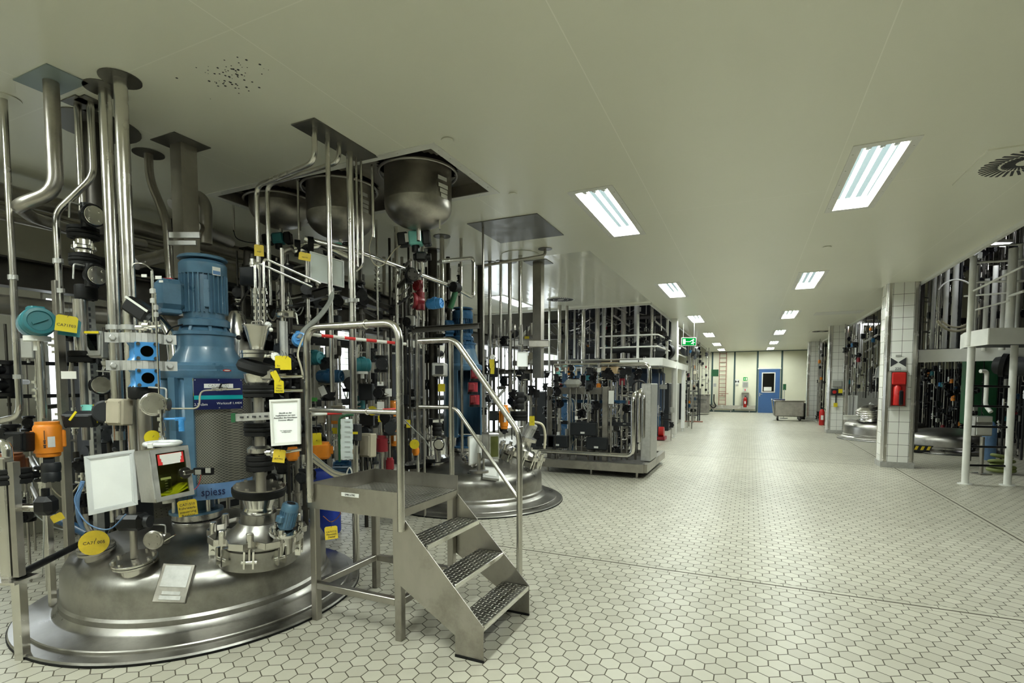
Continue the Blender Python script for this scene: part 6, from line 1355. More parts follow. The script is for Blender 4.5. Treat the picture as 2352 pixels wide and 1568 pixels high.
# dark cabinet boxes and pipes added to blacken the background along the left wall
for k, (y0, y1, h, lb) in enumerate(((2.75, 3.3, 1.9, 'added dark backing box at the left wall behind the near drive'), (3.9, 4.7, 2.1, 'tall added dark backing box at the wall behind the funnel'), (4.95, 5.45, 2.05, 'tall added dark backing box left of the bright window'), (7.7, 8.2, 2.0, 'added dark backing box at the wall behind the far drive'))):
    t = T('cabinet_box', lb, 'cabinet', (-5.75, (y0+y1)/2, 0)); P('carcass', MB().box((-5.8, (y0+y1)/2, h/2), (.45, y1-y0, h), None, .01), GRD, t); P('door', MB().box((-5.565, (y0+y1)/2, h/2+.03), (.02, y1-y0-.04, h-.12), None, .004), GRP if k == 1 else GRD, t); P('handle', MB().box((-5.545, y0+.12, h*.55), (.02, .03, .14)), GAL, t)
for k, (z, r) in enumerate(((2.55, .05), (2.42, .06), (1.2, .05), (.85, .06))): pipe(('upper', 'second', 'third', 'lowest')[k]+' added black pipe darkening the background along the left wall', [(-5.35, 2.6, z), (-5.35, 9.4, z)], r, INS, clamps=[(-5.35, 4.4, z), (-5.35, 7.0, z)])
for k, (x, z, r) in enumerate(((-4.55, 1.95, .05), (-4.4, 1.1, .04), (-4.5, .62, .05))): pipe(('upper', 'middle', 'lower')[k]+' added dark pipe blackening the gap behind the handrails', [(x, 3.9, z), (x, 7.2, z)], r, (INS, STK, STK)[k])
# ------------------------------------------------------------ skid unit right of the far vessel
SX0, SX1, SY0, SY1 = -3.15, -1.45, 8.06, 9.9
t = T('process_skid', 'stainless framed process skid crowded with pipes and black boxes in mid hall', 'process skid', ((SX0+SX1)/2, (SY0+SY1)/2, 0))
for a, b in (((SX0, SY0), (SX1, SY0)), ((SX0, SY1), (SX1, SY1)), ((SX1, SY0), (SX1, SY1)), ((SX0, SY0), (SX0, SY1))): P('base_beam', MB().bar((a[0], a[1], .16), (b[0], b[1], .16), .09, .13), STD, t)
P('drip_tray', MB().box(((SX0+SX1)/2, (SY0+SY1)/2, .115), (SX1-SX0-.1, SY1-SY0-.1, .02)), STK, t)
for x in (SX0+.1, (SX0+SX1)/2, SX1-.12):
    for y in (SY0+.05, SY1-.05): P('foot', MB().cyl((x, y, 0), (x, y, .1), .018).cyl((x, y, 0), (x, y, .012), .05), STD, t)
for px, y, w in ((1390, SY0+.25, .085), (1262, SY0+.2, .07), (1352, SY1-.3, .06)):
    b = HY(px, 1000, y); P('frame_post', MB().box((b.x, b.y, (.2+1.42)/2), (w, w, 1.22), None, .006), STD, t)
z9 = HY(1300, 897, SY0+.3).z; P('top_beam', MB().bar((SX0, SY0+.3, z9), (SX0+.95, SY0+.3, z9), .09, .11), STD, t); P('cross_beam', MB().bar((SX0, SY0+.5, z9-.55), (SX1-.3, SY0+.5, z9-.55), .05, .06), GRD, t); P('cross_beam', MB().bar((SX0, SY0+.5, z9-.18), (SX1-.4, SY0+.5, z9-.18), .06, .05), BLD, t)
cx = HY(1490, 980, SY0+.45); c_ = V((SX1+.02, SY0+.62, 0)); P('cabinet_box', MB().box((c_.x-.06, c_.y, .85), (.16, .62, 1.24), None, .01), GAL, t)
for i, (px, py) in enumerate(((1341, 985), (1283, 1013), (1254, 1012), (1372, 1018))):
    b = HY(px, py, SY0+.18); bx = P('black_case', MB().box(b, (.44 if i == 0 else .34, .14, .21 if i == 0 else .20), None, .012), GRD, t); P('case_label', MB().box(b+V((0, -.075, -.055)), (.07, .004, .03)), WHT, bx)
    m = MB()
    for j in range(7): x = b.x-.12+j*.04; m.curve([(x, b.y, b.z-.09), (x+.01, b.y, b.z-.13), (x+.03*R.uniform(-1, 1), b.y+.02, b.z-.19)], .005, 5, 3)
    P('cable_tail', m, CBG, t)
skp = lambda lb, pts, r, mt=STB: pipe(lb, pts, r, mt, bend=.12, n=14)
y = SY0+.06
skp('fat bright pipe along the front foot of the skid rising at its right end', [V((SX0-.05, y, .34)), V((HY(1453, 1050, y).x, y, .34)), V((HY(1453, 1050, y).x, y, 1.30)), V((HY(1453, 1050, y).x+.0, y+.35, 1.33))], .037)
skp('second bright upright pipe beside the skid cabinet', [V((HY(1468, 1000, y+.1).x, y+.1, .55)), V((HY(1468, 1000, y+.1).x, y+.1, 1.36)), V((HY(1468, 1000, y+.1).x, y+.5, 1.38))], .034)
skp('third thinner upright pipe in front of the skid cabinet', [V((HY(1478, 1000, y+.25).x, y+.25, .62)), V((HY(1478, 1000, y+.25).x, y+.25, 1.34)), V((HY(1478, 1000, y+.25).x-.1, y+.6, 1.36))], .028)
P('wheel', MB().torus((HY(1470, 893, y+.4).x, y+.35, 1.40), (.2, -1, 0), .11, .014, 26, 8), BLK, t)
z8 = HY(1370, 838, SY0+.5).z; skp('long steel pipe along the top of the skid with a bent-down end', [V((SX0+.05, SY0+.5, z8)), V((HY(1492, 840, SY0+.5).x, SY0+.5, z8)), V((HY(1492, 840, SY0+.5).x, SY0+.5, 1.45))], .036)
skp('thin rail above the long skid pipe', [V((SX0, SY0+.6, z8+.09)), V((SX1-.15, SY0+.6, z8+.09))], .014, GAL)
for px, py, r, mt, lb in ((1311, 847, .07, BLV, 'round white-rimmed blue instrument on the skid'), (1280, 848, .045, AQUA, 'small white-rimmed green instrument on the skid')):
    c = HY(px, py, SY0+.25); q = T('dial_instrument', lb, 'instrument', c); P('housing', MB().lathe([(r*.8, -r*1.5), (r*.9, 0)], c, (0, -1, 0), 22), mt, q); P('rim', MB().torus(c+V((0, -.01, 0)), (0, -1, 0), r*.85, r*.22, 26, 8), WHT, q); P('dial', MB().cyl(c, c+V((0, -.006, 0)), r*.7, n=20), BRN, q); P('base', MB().box(c-V((0, -.04, r*1.5)), (r*1.4, r, r*1.4), None, .01), mt, q)
b = HY(1402, 845, SY0+.6); S('cardboard_box', 'brown cardboard box behind the top pipe of the skid', 'box', MB().box(b, (.26, .2, .19)), CARD)
b = HY(1316, 880, SY0+.2); S('motor_cover', 'dull grey motor housing on the skid top beam', 'motor', MB().box(b, (.27, .2, .13), None, .05), GRP)
b = HY(1404, 912, SY0+.1); S('notice_card', 'narrow white card fixed to the front post of the skid', 'notice', MB().box(b, (.085, .006, .21)), WHT)
cable('coil of pale cable hanging on the skid', [HY(1345, 895, SY0+.1), HY(1340, 930, SY0+.1), HY(1350, 945, SY0+.1), HY(1358, 932, SY0+.1), HY(1342, 928, SY0+.1), HY(1348, 945, SY0+.1), HY(1356, 925, SY0+.1), HY(1352, 900, SY0+.1)], .008, CBG)
for i in range(5): px = 1306+i*3.5; cable(('leftmost', 'second', 'middle', 'fourth', 'rightmost')[i]+' cable of the trunk running down the skid', [HY(1255+i*6, 912, SY0+.35), HY(px-14, 912+i, SY0+.35), HY(px, 925, SY0+.35), HY(px+1, 1000, SY0+.35), HY(px-3, 1040, SY0+.35)], .010, BLD if i % 2 else CBG, group='cable trunk on the skid')
w5 = 'on the crowded process skid'
clutter(1255, 1460, 850, 900, 8.5, 9.2, 50, 'vvvfffhbwcr', w5, base=.2); clutter(1255, 1450, 905, 1040, 8.4, 9.2, 60, 'vvfffhhbcw', w5, base=.2); clutter(1395, 1450, 880, 1040, 8.4, 8.8, 24, 'ffhhv', w5, base=.2); clutter(1300, 1480, 845, 868, 8.4, 8.7, 16, 'vrfvb', w5, base=.2)
for i, (x, y, w, h) in enumerate(((-4.2, 11.0, .6, 1.3), (-3.4, 11.6, .8, 1.6), (-2.7, 12.7, .5, 1.75), (-4.0, 13.4, 1.2, 1.8))): S('machine_cabinet', ('left', 'middle', 'right', 'rear')[i]+' added dark backing box darkening the gap behind the skid', 'cabinet', MB().box((x, y, h/2), (w, .5, h), None, .02), (GRD, BLK, GRD, BLD)[i], 'dark backing boxes behind the skid')  # dark boxes added to blacken the area under the platform
clutter(1250, 1470, 850, 1030, 9.2, 10.6, 84, 'vvvvbrfhc', 'behind the skid frame', base='r', dk=True)
# ------------------------------------------------------------ left bay: white platform with machinery
px_ = T('platform', 'white steel platform on thin posts at the left bay of the hall', 'platform', (-3.5, 14.8, 0))
zd = 1.98
P('deck', MB().box((-3.75, 15.0, zd+.06), (3.7, 5.4, .05)), GRP, px_); P('edge_beam', MB().box((-1.86, 15.0, zd), (.06, 5.4, .18)), WHT, px_); P('edge_beam', MB().box((-2.35, 12.3, zd), (.92, .06, .18)), WHT, px_); P('edge_beam', MB().box((-4.2, 12.3, zd+.02), (2.78, .06, .12)), STK, px_)
for x, y in ((-1.86, 14.76), (-1.88, 16.94), (-5.4, 12.4)):
    P('post', MB().box((x, y, zd/2+.05), (.11, .11, zd-.1), None, .008).cyl((x, y, 0), (x, y, .12), .018).cyl((x, y, 0), (x, y, .01), .06), WHT, px_)
for z in (zd+.35, zd+.62): P('guard_rail', MB().tube([(-3.3, 12.3, z), (-1.95, 12.3, z), (-1.9, 17.5, z)], .018, 8, .1), WHT, px_)
for x, y in ((-3.2, 12.3), (-2.4, 12.3), (-1.92, 13.6), (-1.9, 15.5)): P('rail_post', MB().cyl((x, y, zd), (x, y, zd+1.1), .03, n=10), WHT, px_)
S('steel_column', 'white square steel column rising from the platform beside the exit sign', 'column', MB().box((-1.86, 14.5, 2.9), (.16, .16, 1.6), None, .01), WHT)
pipe('black insulated pipe along the front of the white platform', [(-3.9, 12.9, 2.32), (-2.6, 13.1, 2.32)], .085, INS, n=16); pipe('fat black insulated section beside the white column', [(-2.6, 13.1, 2.33), (-2.15, 14.0, 2.33)], .17, INS, n=20); S('black_flange', 'black round flange at the end of the fat insulated section', 'flange', MB().cyl((-2.05, 14.2, 2.33), (-2.0, 14.35, 2.33), .20, n=26).cyl((-2.15, 14.0, 2.33), (-2.05, 14.2, 2.33), .08), RUB)
t = T('blue_tank', 'large dark blue tank standing under the white platform', 'tank', (-2.9, 14.9, 0)); P('shell', MB().lathe([(.2, .45), (.7, .6), (.75, .8), (.75, 1.75), (.6, 1.88), (.1, 1.92)], (-2.9, 14.9, 0), n=40), mat('navy_tank_paint', (.015, .035, .085), .45), t)
P('rating_plate', MB().box(HY(1524, 888, 14.1), (.18, .01, .12)), GAL, t); P('leg', MB().cyl((-2.4, 14.7, 0), (-2.4, 14.7, .7), .04), STD, t); P('leg', MB().cyl((-3.3, 14.5, 0), (-3.3, 14.5, .7), .04), STD, t)
t = T('pump_unit', 'small red-based pump with a dark motor under the white platform', 'pump', (-2.3, 14.0, 0)); P('base', MB().box((-2.35, 14.0, .06), (.75, .4, .08)), DRED, t); P('motor', MB().cyl((-2.55, 14.0, .25), (-2.2, 14.0, .25), .12, n=18), GRD, t); P('casing', MB().cyl((-2.15, 14.0, .22), (-2.02, 14.0, .22), .13, n=18), RED, t); P('reservoir', MB().cyl((-2.2, 14.15, .1), (-2.2, 14.15, .62), .07, n=16), BLD, t)
w6 = 'on the crowded platform at the left bay'
clutter(1255, 1540, 735, 815, 12.5, 16.5, 84, 'hhhhvvffffvbr', w6, base=2.1, dk=True, top=4.8); clutter(1300, 1500, 705, 800, 13.5, 16, 60, 'hhhhffvb', w6, base=2.1, top=5.2); clutter(1420, 1545, 770, 812, 12.6, 14.5, 46, 'hhffwv', w6, base=2.1)
for k, (x, y, w, h) in enumerate(((-5.0, 17.2, 1.4, 2.6), (-3.3, 17.6, 1.5, 3.0), (-2.45, 16.6, .5, 1.6))): S('backing_module', ('left', 'middle', 'right')[k]+' added dark backing box standing on the white platform', 'machine', MB().box((x, y, 2.075+h/2), (w, .8, h), None, .02).box((x, y-.42, 2.04+h*.7), (w*.7, .06, h*.3), None, .02), (GRD, BLK, GRD)[k], 'dark backing boxes on the platform')  # plain dark boxes added as backing to blacken the upper bay
for i, (px, d, w) in enumerate(((1285, 11.5, 9), (1302, 11.6, 7), (1320, 12.5, 5), (1340, 12.0, 10), (1372, 12.3, 11), (1386, 12.5, 8), (1405, 12.0, 4), (1432, 13.0, 12), (1462, 13.0, 12), (1497, 12.6, 7), (1518, 14, 4), (1262, 11.8, 5), (1530, 14.5, 3))):
    b = VT(px, 760, d); pipe(name_it('tall pipe rising through the left bay', at(b, 760)), [V((b.x, b.y, 4.6)), V((b.x, b.y, zd+.1 if d > 12 else 1.7))], M(w/2, d), (ST, STD, GRP)[i % 3], group='tall pipes rising through the left bay')
for i, (z, y) in enumerate(((2.75, 13.6), (3.3, 14.6), (3.9, 15.4))): beam(('lowest', 'second', 'third', 'fourth', 'highest')[i]+' grey steel girder crossing the open left bay', (-5.6, y, z), (-2.0, y, z), .10, .10, STK, group='girders crossing the left bay')
for i, (a, b) in enumerate((((1405, 722), (1445, 748)), ((1408, 702), (1440, 718)))): pipe(('lower', 'upper')[i]+' steel brace slanting across the left bay', [D(*a, 12.5), D(*b, 12.8)], .022, STD, group='slanting braces in the left bay', name='brace', cat='brace')
w7 = 'hanging under the white platform at the left'
clutter(1505, 1546, 850, 985, 13.4, 14.0, 10, 'hfvb', w7); clutter(1570, 1600, 800, 960, 17, 22, 46, 'vvhhffbbcr', 'stacked in the far part of the left bay'); clutter(1590, 1630, 800, 900, 20, 26, 40, 'vvhhffbcwr', 'stacked in the far part of the left bay', base='r')
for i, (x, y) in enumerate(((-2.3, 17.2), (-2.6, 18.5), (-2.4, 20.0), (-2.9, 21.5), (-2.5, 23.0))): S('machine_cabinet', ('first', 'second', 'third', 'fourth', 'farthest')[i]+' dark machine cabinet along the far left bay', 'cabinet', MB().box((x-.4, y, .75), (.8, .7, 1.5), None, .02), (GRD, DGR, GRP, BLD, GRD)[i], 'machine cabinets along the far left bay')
pipe('black round duct bending at the far left under the ceiling edge', [(-2.2, 20.5, 2.75), (-2.1, 22.5, 2.75)], .22, INS, n=18)
bay_lamp((-3.2, 12.8, 4.4), (1, 0, 0), 1.2, 'added unseen batten lamp high over the white platform', 'batten lamps over the bays'); bay_lamp((-3.2, 17.5, 4.2), (1, 0, 0), 1.2, 'added unseen batten lamp high over the far left bay', 'batten lamps over the bays'); bay_lamp((-2.7, 21.8, 2.95), (1, 0, 0), .8, 'bright batten lamp low over the far left bay', 'batten lamps over the bays')  # the two high lamps are unseen, added to light the left bay
# rack ladder and wash bench further back
def ladder(lb, p0, p1, w, n, mt, r=.018, name='ladder'):
    t = T(name, lb, 'ladder', p0); p0, p1 = V(p0), V(p1); s_ = V((w/2, 0, 0))
    for q in (-1, 1): P('rail', MB().bar(p0+s_*q, p1+s_*q, r*2, r*1.6), mt, t)
    for i in range(n): c = p0+(p1-p0)*((i+.6)/n); P('rung', MB().cyl(c-s_, c+s_, r*.75, n=8), mt, t)
    return t
xl, xr = HY(1652, 870, YE-.05).x, HY(1667.5, 870, YE-.05).x
ladder('rust-brown ladder standing against the end wall', ((xl+xr)/2, YE-.08, .28), ((xl+xr)/2, YE-.08, HC-.02), xr-xl, 13, BRN, .02); S('ladder_bar', 'rust-brown lock bar across the wall ladder', 'bar', MB().bar((xl-.02, YE-.12, .98), (xr+.14, YE-.12, .98), .03, .03).bar(((xl+xr)/2, YE-.12, .98), ((xl+xr)/2, YE-.12, .86), .02, .02), BRN)
t = T('trolley_rack', 'dark tubular rack trolley with a rust-red foot at the left', 'rack', (-2.0, 21.6, 0))
for x in (-2.25, -1.82):
    for y in (21.4, 22.2): P('upright', MB().cyl((x, y, 0), (x, y, 1.62 if y < 22 else 1.3), .022), GRD, t)
for z in (.25, .62, .9, 1.2, 1.6): P('cross_rail', MB().cyl((-2.25, 21.4, z), (-1.82, 21.4, z), .018), GAL if z > 1.5 else GRD, t)
P('foot_plate', MB().box((-1.98, 21.35, .02), (.7, .12, .04)), BRN, t)
t = T('wash_bench', 'stainless wash bench with drawers in front of the end wall', 'bench', (-2.4, 27.2, 0)); P('cabinet', MB().box((-2.35, 27.2, .5), (1.1, .8, .86)), STD, t); P('top', MB().box((-2.35, 27.2, .95), (1.2, .9, .05)), ST, t); P('drawer_front', MB().box((-2.35, 26.78, .66), (.9, .02, .2)), ST, t)
cable('black hose hanging in a loop on the end wall', [HY(1640, 905, YE-.1), HY(1640, 922, YE-.1), HY(1644, 932, YE-.1), HY(1637, 936, YE-.1), HY(1630, 928, YE-.1)], .03, BLK, name='hose')
# end wall furniture
def wp(px, py, off=.03): return HY(px, py, YE-off)
a_, b_ = wp(1740.5, 948), wp(1792, 847); x0, x1, z1 = a_.x, b_.x, b_.z
dm = MB().box(((x0+x1)/2, YE-.03, z1/2), (x1-x0, .05, z1)); dr_ = struct('door_1', dm, DOORB)
fm = MB(); fm.box(((x0+x1)/2, YE-.035, z1+.03), (x1-x0+.1, .07, .06)); P('door_frame', fm, WHT, dr_)
w0, w1_ = wp(1750, 900), wp(1780, 856); wc = ((w0.x+w1_.x)/2, (w0.z+w1_.z)/2); ww, wh = w1_.x-w0.x, w1_.z-w0.z; m = MB()
for s_ in (-1, 1): m.box((wc[0]+s_*ww/2, YE-.06, wc[1]), (.05, .02, wh+.05)); m.box((wc[0], YE-.06, wc[1]+s_*wh/2), (ww, .02, .05))
P('window_frame', m, WHT, dr_); P('window_pane', MB().box((wc[0], YE-.058, wc[1]), (ww, .006, wh)), GLD, dr_); P('notice_paper', MB().box((wp(1763, 893).x, YE-.068, wp(1763, 893).z), (.36, .004, .2)), WHT, dr_); hn = wp(1745, 905); P('door_handle', MB().bar((hn.x, YE-.08, hn.z), (hn.x+.12, YE-.08, hn.z), .02, .02).box((hn.x, YE-.06, hn.z-.02), (.04, .01, .18)), GAL, dr_)
t = T('wall_buffer_rail', 'bright steel buffer rail along the foot of the end wall', 'rail', (-.8, YE-.08, .2)); P('rail', MB().box((-.82, YE-.08, .26), (2.2, .05, .20), None, .01), ST, t)
for x in (-1.75, -.9, .0): P('bracket', MB().box((x, YE-.04, .2), (.05, .06, .36)), GAL, t)
def wsign(lb, px, py, w, h, mt, cat='sign', name='wall_sign'):
    c = wp(px, py, .012); t = T(name, lb, cat, c); P('panel', MB().box(c, (w, .01, h)), mt, t); return t, c
X1, Z1 = V((1, 0, 0)), V((0, 0, 1)); fy = V((0, -.007, 0))
t, c = wsign('white board with a black bow-tie mark left of the door', 1693, 876, .20, .24, WHT); P('mark', MB().poly([c+fy+V((-.09, 0, .07)), c+fy+V((-.09, 0, -.07)), c+fy], (0, -.002, 0)).poly([c+fy+V((.09, 0, .07)), c+fy+V((.09, 0, -.07)), c+fy], (0, -.002, 0)), INK, t)
t, c = wsign('small grey number label under the bow-tie mark', 1693, 884, .11, .07, GAL)
t, c = wsign('small green escape sign on the end wall above the framed plan', 1712, 870, .20, .18, GRN); P('arrow', MB().poly([c+fy+V((-.06, 0, .05)), c+fy+V((-.06, 0, -.05)), c+fy+V((0, 0, 0))], (0, -.002, 0)).box(c+fy+V((.05, 0, 0)), (.06, .002, .12)), WHT, t)
t, c = wsign('grey framed plan on the end wall above the extinguisher', 1712, 883, .26, .28, GAL); P('drawing', MB().box(c+fy, (.18, .003, .2)), GRP, t)
t, c = wsign('small red and white extinguisher sign on the end wall', 1711.5, 895, .18, .14, WHT); P('symbol', MB().box(c+fy, (.05, .003, .10)), REDP, t)
t, c = wsign('dark green sign panel beside the wall ladder', 1642, 856, .36, .36, DGR); t, c = wsign('white notice sheet beside the wall ladder', 1642, 884, .14, .18, GAL)
cb2 = wp(1711.5, 920, .10); t = T('extinguisher_cabinet', 'rounded steel cabinet holding a red fire extinguisher on the end wall', 'cabinet', cb2-V((0, 0, .4)))
m = MB().box(cb2+V((0, .06, 0)), (.34, .02, .84), None, .01)
for s_ in (-1, 1): m.box(cb2+V((s_*.165, 0, 0)), (.012, .14, .84)); m.box(cb2+V((0, 0, s_*.42)), (.34, .14, .012))
P('shell', m, STD, t)
def extinguisher(lb, p, s=1.0):
    p = V(p); t = T('fire_extinguisher', lb, 'fire extinguisher', p); P('cylinder', MB().lathe([(.07*s, 0), (.078*s, .02), (.078*s, .40*s), (.06*s, .46*s), (.025*s, .5*s)], p, n=24), RED, t); P('valve_head', MB().cyl(p+Z1*.5*s, p+Z1*.55*s, .02*s).bar(p+V((-.05*s, 0, .56*s)), p+V((.07*s, 0, .58*s)), .02*s, .012), BLK, t)
    P('hose', MB().curve([p+Z1*.53*s, p+V((.09*s, -.03, .48*s)), p+V((.10*s, -.03, .25*s)), p+V((.09*s, -.04, .12*s))], .010*s, 6), BLK, t); P('label_panel', MB().box(p+V((0, -.079*s, .24*s)), (.07*s, .004, .14*s)), WHT, t); return t
extinguisher('red fire extinguisher inside the steel cabinet on the end wall', cb2+V((0, .0, -.34)), 1.05); extinguisher('red fire extinguisher on the floor before the second tiled pillar', (HZ(1887, 976).x, HZ(1887, 976).y, 0), 1.15)
# trolley tub
cp = V((1.45, 23.9, 0)); t = T('trolley_tub', 'large grey steel tub trolley on castors before the blue door', 'trolley', cp)
P('tub', MB().box(cp+V((0, 0, .48)), (1.05, .7, .62), None, .03), STD, t); P('rim', MB().box(cp+V((0, 0, .80)), (1.12, .76, .03), None, .01), ST, t)
for sx in (-1, 1):
    for sy in (-1, 1): w_ = P('castor', MB().cyl(cp+V((sx*.40-.02, sy*.28, .10)), cp+V((sx*.40+.03, sy*.28, .10)), .10, n=20), BLK, t); P('fork', MB().box(cp+V((sx*.40, sy*.28, .17)), (.07, .04, .08)), GAL, w_)
P('push_handle', MB().tube([cp+V((-.53, -.25, .2)), cp+V((-.62, -.25, .85)), cp+V((-.62, .25, .85)), cp+V((-.53, .25, .2))], .02, 8, .05), GAL, t); P('push_handle', MB().tube([cp+V((-.53, -.12, .2)), cp+V((-.6, -.12, .84))], .016, 8), BLM, t)
S('folded_bag', 'dark folded bag lying on the left rim of the tub trolley', 'bag', MB().box(cp+V((-.35, -.1, .845)), (.42, .3, .05), None, .02), NAVY)
for x, lb in ((1.0, 'thin stand with a green top behind the tub trolley'), (2.02, 'thin stand with a dark square sign right of the tub trolley')):
    b = V((x+.35, 25.2, 0)); t = T('sign_stand', lb, 'stand', b); P('pole', MB().cyl(b, b+Z1*1.25, .015), GAL, t); P('foot', MB().cyl(b, b+Z1*.02, .16, n=20), GRD, t); P('sign_head', MB().box(b+Z1*1.35, (.12 if x < 1.5 else .30, .02, .26)), DGR if x < 1.5 else TEAL, t)
S('waste_bin', 'black waste bin between the tub trolley and the farthest pillar', 'bin', MB().lathe([(.16, 0), (.2, .65), (.2, .68)], (2.0, 24.9, 0), n=20), BLK)
# exit sign
c = D(1581.5, 784.5, 14.4); t = T('exit_sign', 'green emergency exit sign with running figure hanging at the left', 'exit sign', c-Z1*.11)
u, f = RT, -V((FW.x, FW.y, 0)).normalized()
def R3(c, w, h, off, mt, nm): P(nm, MB().rect(c+f*off, u, Z1, w, h, .004), mt, t)
P('case', MB().rect(c, u, Z1, .41, .225, .05), WHT, t); R3(c, .385, .20, .028, EXITE, 'green_face'); R3(c-u*.13, .07, .135, .032, EXITW, 'door_symbol')
m = MB(); k_ = f*.034; m.bar(c-u*.09+k_, c+u*.03+k_, .004, .014, up=Z1)
for a, b in (((.03, 0), (.06, .02)), ((.07, .04), (.12, .0)), ((.12, .0), (.10, -.04)), ((.10, -.04), (.13, -.075)), ((.11, -.01), (.16, -.03)), ((.09, .03), (.15, .05)), ((.06, .02), (.09, .035)), ((.10, -.03), (.06, -.06))): m.bar(c+u*a[0]+Z1*a[1]+k_, c+u*b[0]+Z1*b[1]+k_, .004, .02, up=Z1)
m.cyl(c+u*.115+Z1*.06+k_-f*.001, c+u*.115+Z1*.06+k_+f*.002, .016, n=14); P('running_figure', m, EXITW, t)
P('hanger_rod', MB().cyl(c-u*.15, V((c.x-u.x*.15, c.y-u.y*.15, HC)), .006).cyl(c+u*.15, V((c.x+u.x*.15, c.y+u.y*.15, HC)), .006), GRP, t)
# ------------------------------------------------------------ tiled pillars
def pillar(lb, y, w, dp, n):
    x0 = 2.13; x1 = x0+w; t = T('tiled_pillar', lb, 'pillar', ((x0+x1)/2, y+dp/2, 0)); g = .075; H_ = HC
    core = MB().box(((x0+x1)/2, y+dp/2, H_/2), (w-.02, dp-.02, H_)); P('core', core, GRP, t)
    P('tile_face', MB().box(((x0+x1)/2, y+.004, H_/2), (w-2*g, .012, H_)), TILEX, t)
    for x in (x0+.004, x1-.004): P('tile_face', MB().box((x, y+dp/2, H_/2), (.012, dp-2*g, H_)), TILEY, t)
    for sx in (-1, 1):
        for sy in (-1, 1):
            cx, cy = (x1 if sx > 0 else x0), (y+dp if sy > 0 else y); pts = [(cx-sx*g, cy+sy*.004), (cx-sx*.028, cy+sy*.004), (cx+sx*.004, cy-sy*.028), (cx+sx*.004, cy-sy*g), (cx-sx*g, cy-sy*g)]
            P('corner_guard', MB().poly([(a, b, 0) for a, b in pts], (0, 0, H_)), ST, t)
    P('base_band', MB().box(((x0+x1)/2, y+dp/2, .05), (w+.02, dp+.02, .10)), GAL, t); return t
pillar('white tiled pillar with steel corner guards, nearest of three on the right', 11.0, .47, .42, 1); pillar('white tiled pillar with an emergency stop box, second on the right', 18.1, .47, .42, 2); pillar('farthest white tiled pillar by the end wall', 24.4, .5, .42, 3)
PY = 11.0-.006; X1, Z1 = V((1, 0, 0)), V((0, 0, 1))
def pp(px, py, off=.008): return HY(px, py, PY-off)
c = pp(2063, 835); t = T('pillar_sign', 'white sign with a black bow-tie mark and number 220 on the nearest pillar', 'sign', c)
P('panel', MB().box(c, (.235, .006, .235)), WHT, t); fy = V((0, -.005, 0)); m = MB()
for s_ in (-1, 1): m.poly([c+fy+V((s_*.11, 0, .105)), c+fy+V((s_*.11, 0, -.055)), c+fy+V((0, 0, .025))], (0, -.002, 0))
P('mark', m, INK, t); text('220', .06, INK, c+fy+V((0, -.001, -.088)), X1, Z1, t); m = MB().box(c+V((0, -.004, .135)), (.08, .012, .035)).box(c+V((0, -.004, -.135)), (.08, .012, .03)); P('clip', m, GRP, t)
c = pp(2063, 893, .05); t = T('fire_cabinet', 'red fire extinguisher box in a steel frame on the nearest tiled pillar', 'cabinet', c-Z1*.3)
m = MB()
for s_ in (-1, 1): m.box(c+V((s_*.115, .01, 0)), (.015, .09, .60)); m.box(c+V((0, .01, s_*.30)), (.245, .09, .015))
P('frame', m, STD, t); P('back', MB().box(c+V((0, .03, 0)), (.22, .02, .58)), RED, t); P('cover', MB().box(c+V((0, -.01, .18)), (.215, .07, .22), None, .02), RED, t); P('extinguisher', MB().lathe([(.06, 0), (.065, .02), (.065, .30), (.04, .34)], c+V((-.01, -.0, -.28)), n=20), RED, t); P('hose_horn', MB().box(c+V((.03, -.05, -.15)), (.07, .05, .26), None, .02), BLK, t)
c = HY(1922, 900, 18.05); t = T('stop_box', 'emergency stop box with red button and yellow tags on the second pillar', 'switch box', c)
P('box', MB().box(c, (.30, .12, .20)), GRD, t); P('stop_button', MB().cyl(c+V((-.07, -.06, 0)), c+V((-.07, -.10, 0)), .05, n=20), RED, t); P('yellow_tag', MB().box(c+V((.08, -.08, .03)), (.10, .01, .12)), YEL, t); P('upper_box', MB().box(c+V((0, 0, .25)), (.22, .10, .18)), GRP, t); P('lower_tag', MB().box(c+V((-.03, -.08, -.38)), (.10, .01, .12)), YEL, t); P('cable', MB().cyl(c+V((-.02, -.02, -.1)), c+V((-.02, -.02, -.35)), .015), BLK, t)
# ------------------------------------------------------------ right bay vessels
va = vessel('polished steel vessel dome in the floor behind the nearest tiled pillar', 3.25, 16.6, 1.15, 1.05); vb = vessel('dark steel vessel dome in the floor right of the nearest tiled pillar', 3.95, 14.25, 1.0, .88)
S('hazard_step', 'low step block with yellow and black hazard stripes by the dark vessel', 'step', MB().box(HZ(2138, 1028, .10)+V((.0, -.1, 0)), (.75, .3, .13)), GRD)
hz_ = T('hazard_plate', 'yellow and black striped plate on the low step block', 'plate', HZ(2138, 1028, .10)+V((0, -.26, 0))); m = MB()
for i in range(7): c = HZ(2138, 1028, .10)+V((-.32+i*.105, -.254, .01)); m.poly([c+V((-.03, 0, -.04)), c+V((.02, 0, -.04)), c+V((.05, 0, .04)), c+V((0, 0, .04))], (0, -.004, 0))
P('stripes', m, YELD, hz_)
q, n = on_dome(3.25, 16.6, 1.15, -.35, -.35); m = MB()
for k in range(4): m.torus(q+n*(.10+k*.055), n, .33-.01*k, .018, 30, 8)
P('clamp_rings', m, STB, va); P('manhole_lid', MB().lathe([(.34, .0), (.30, .08), (.30, .28), (.2, .34)], q, n, 30), ST, va)
cable('bright curved grab rail on the polished dome behind the pillar', [D(2013, 990, 14.5), D(2013, 955, 14.5), D(2006, 932, 14.5), D(1998, 926, 14.5)], .035, WHT, name='grab_rail')
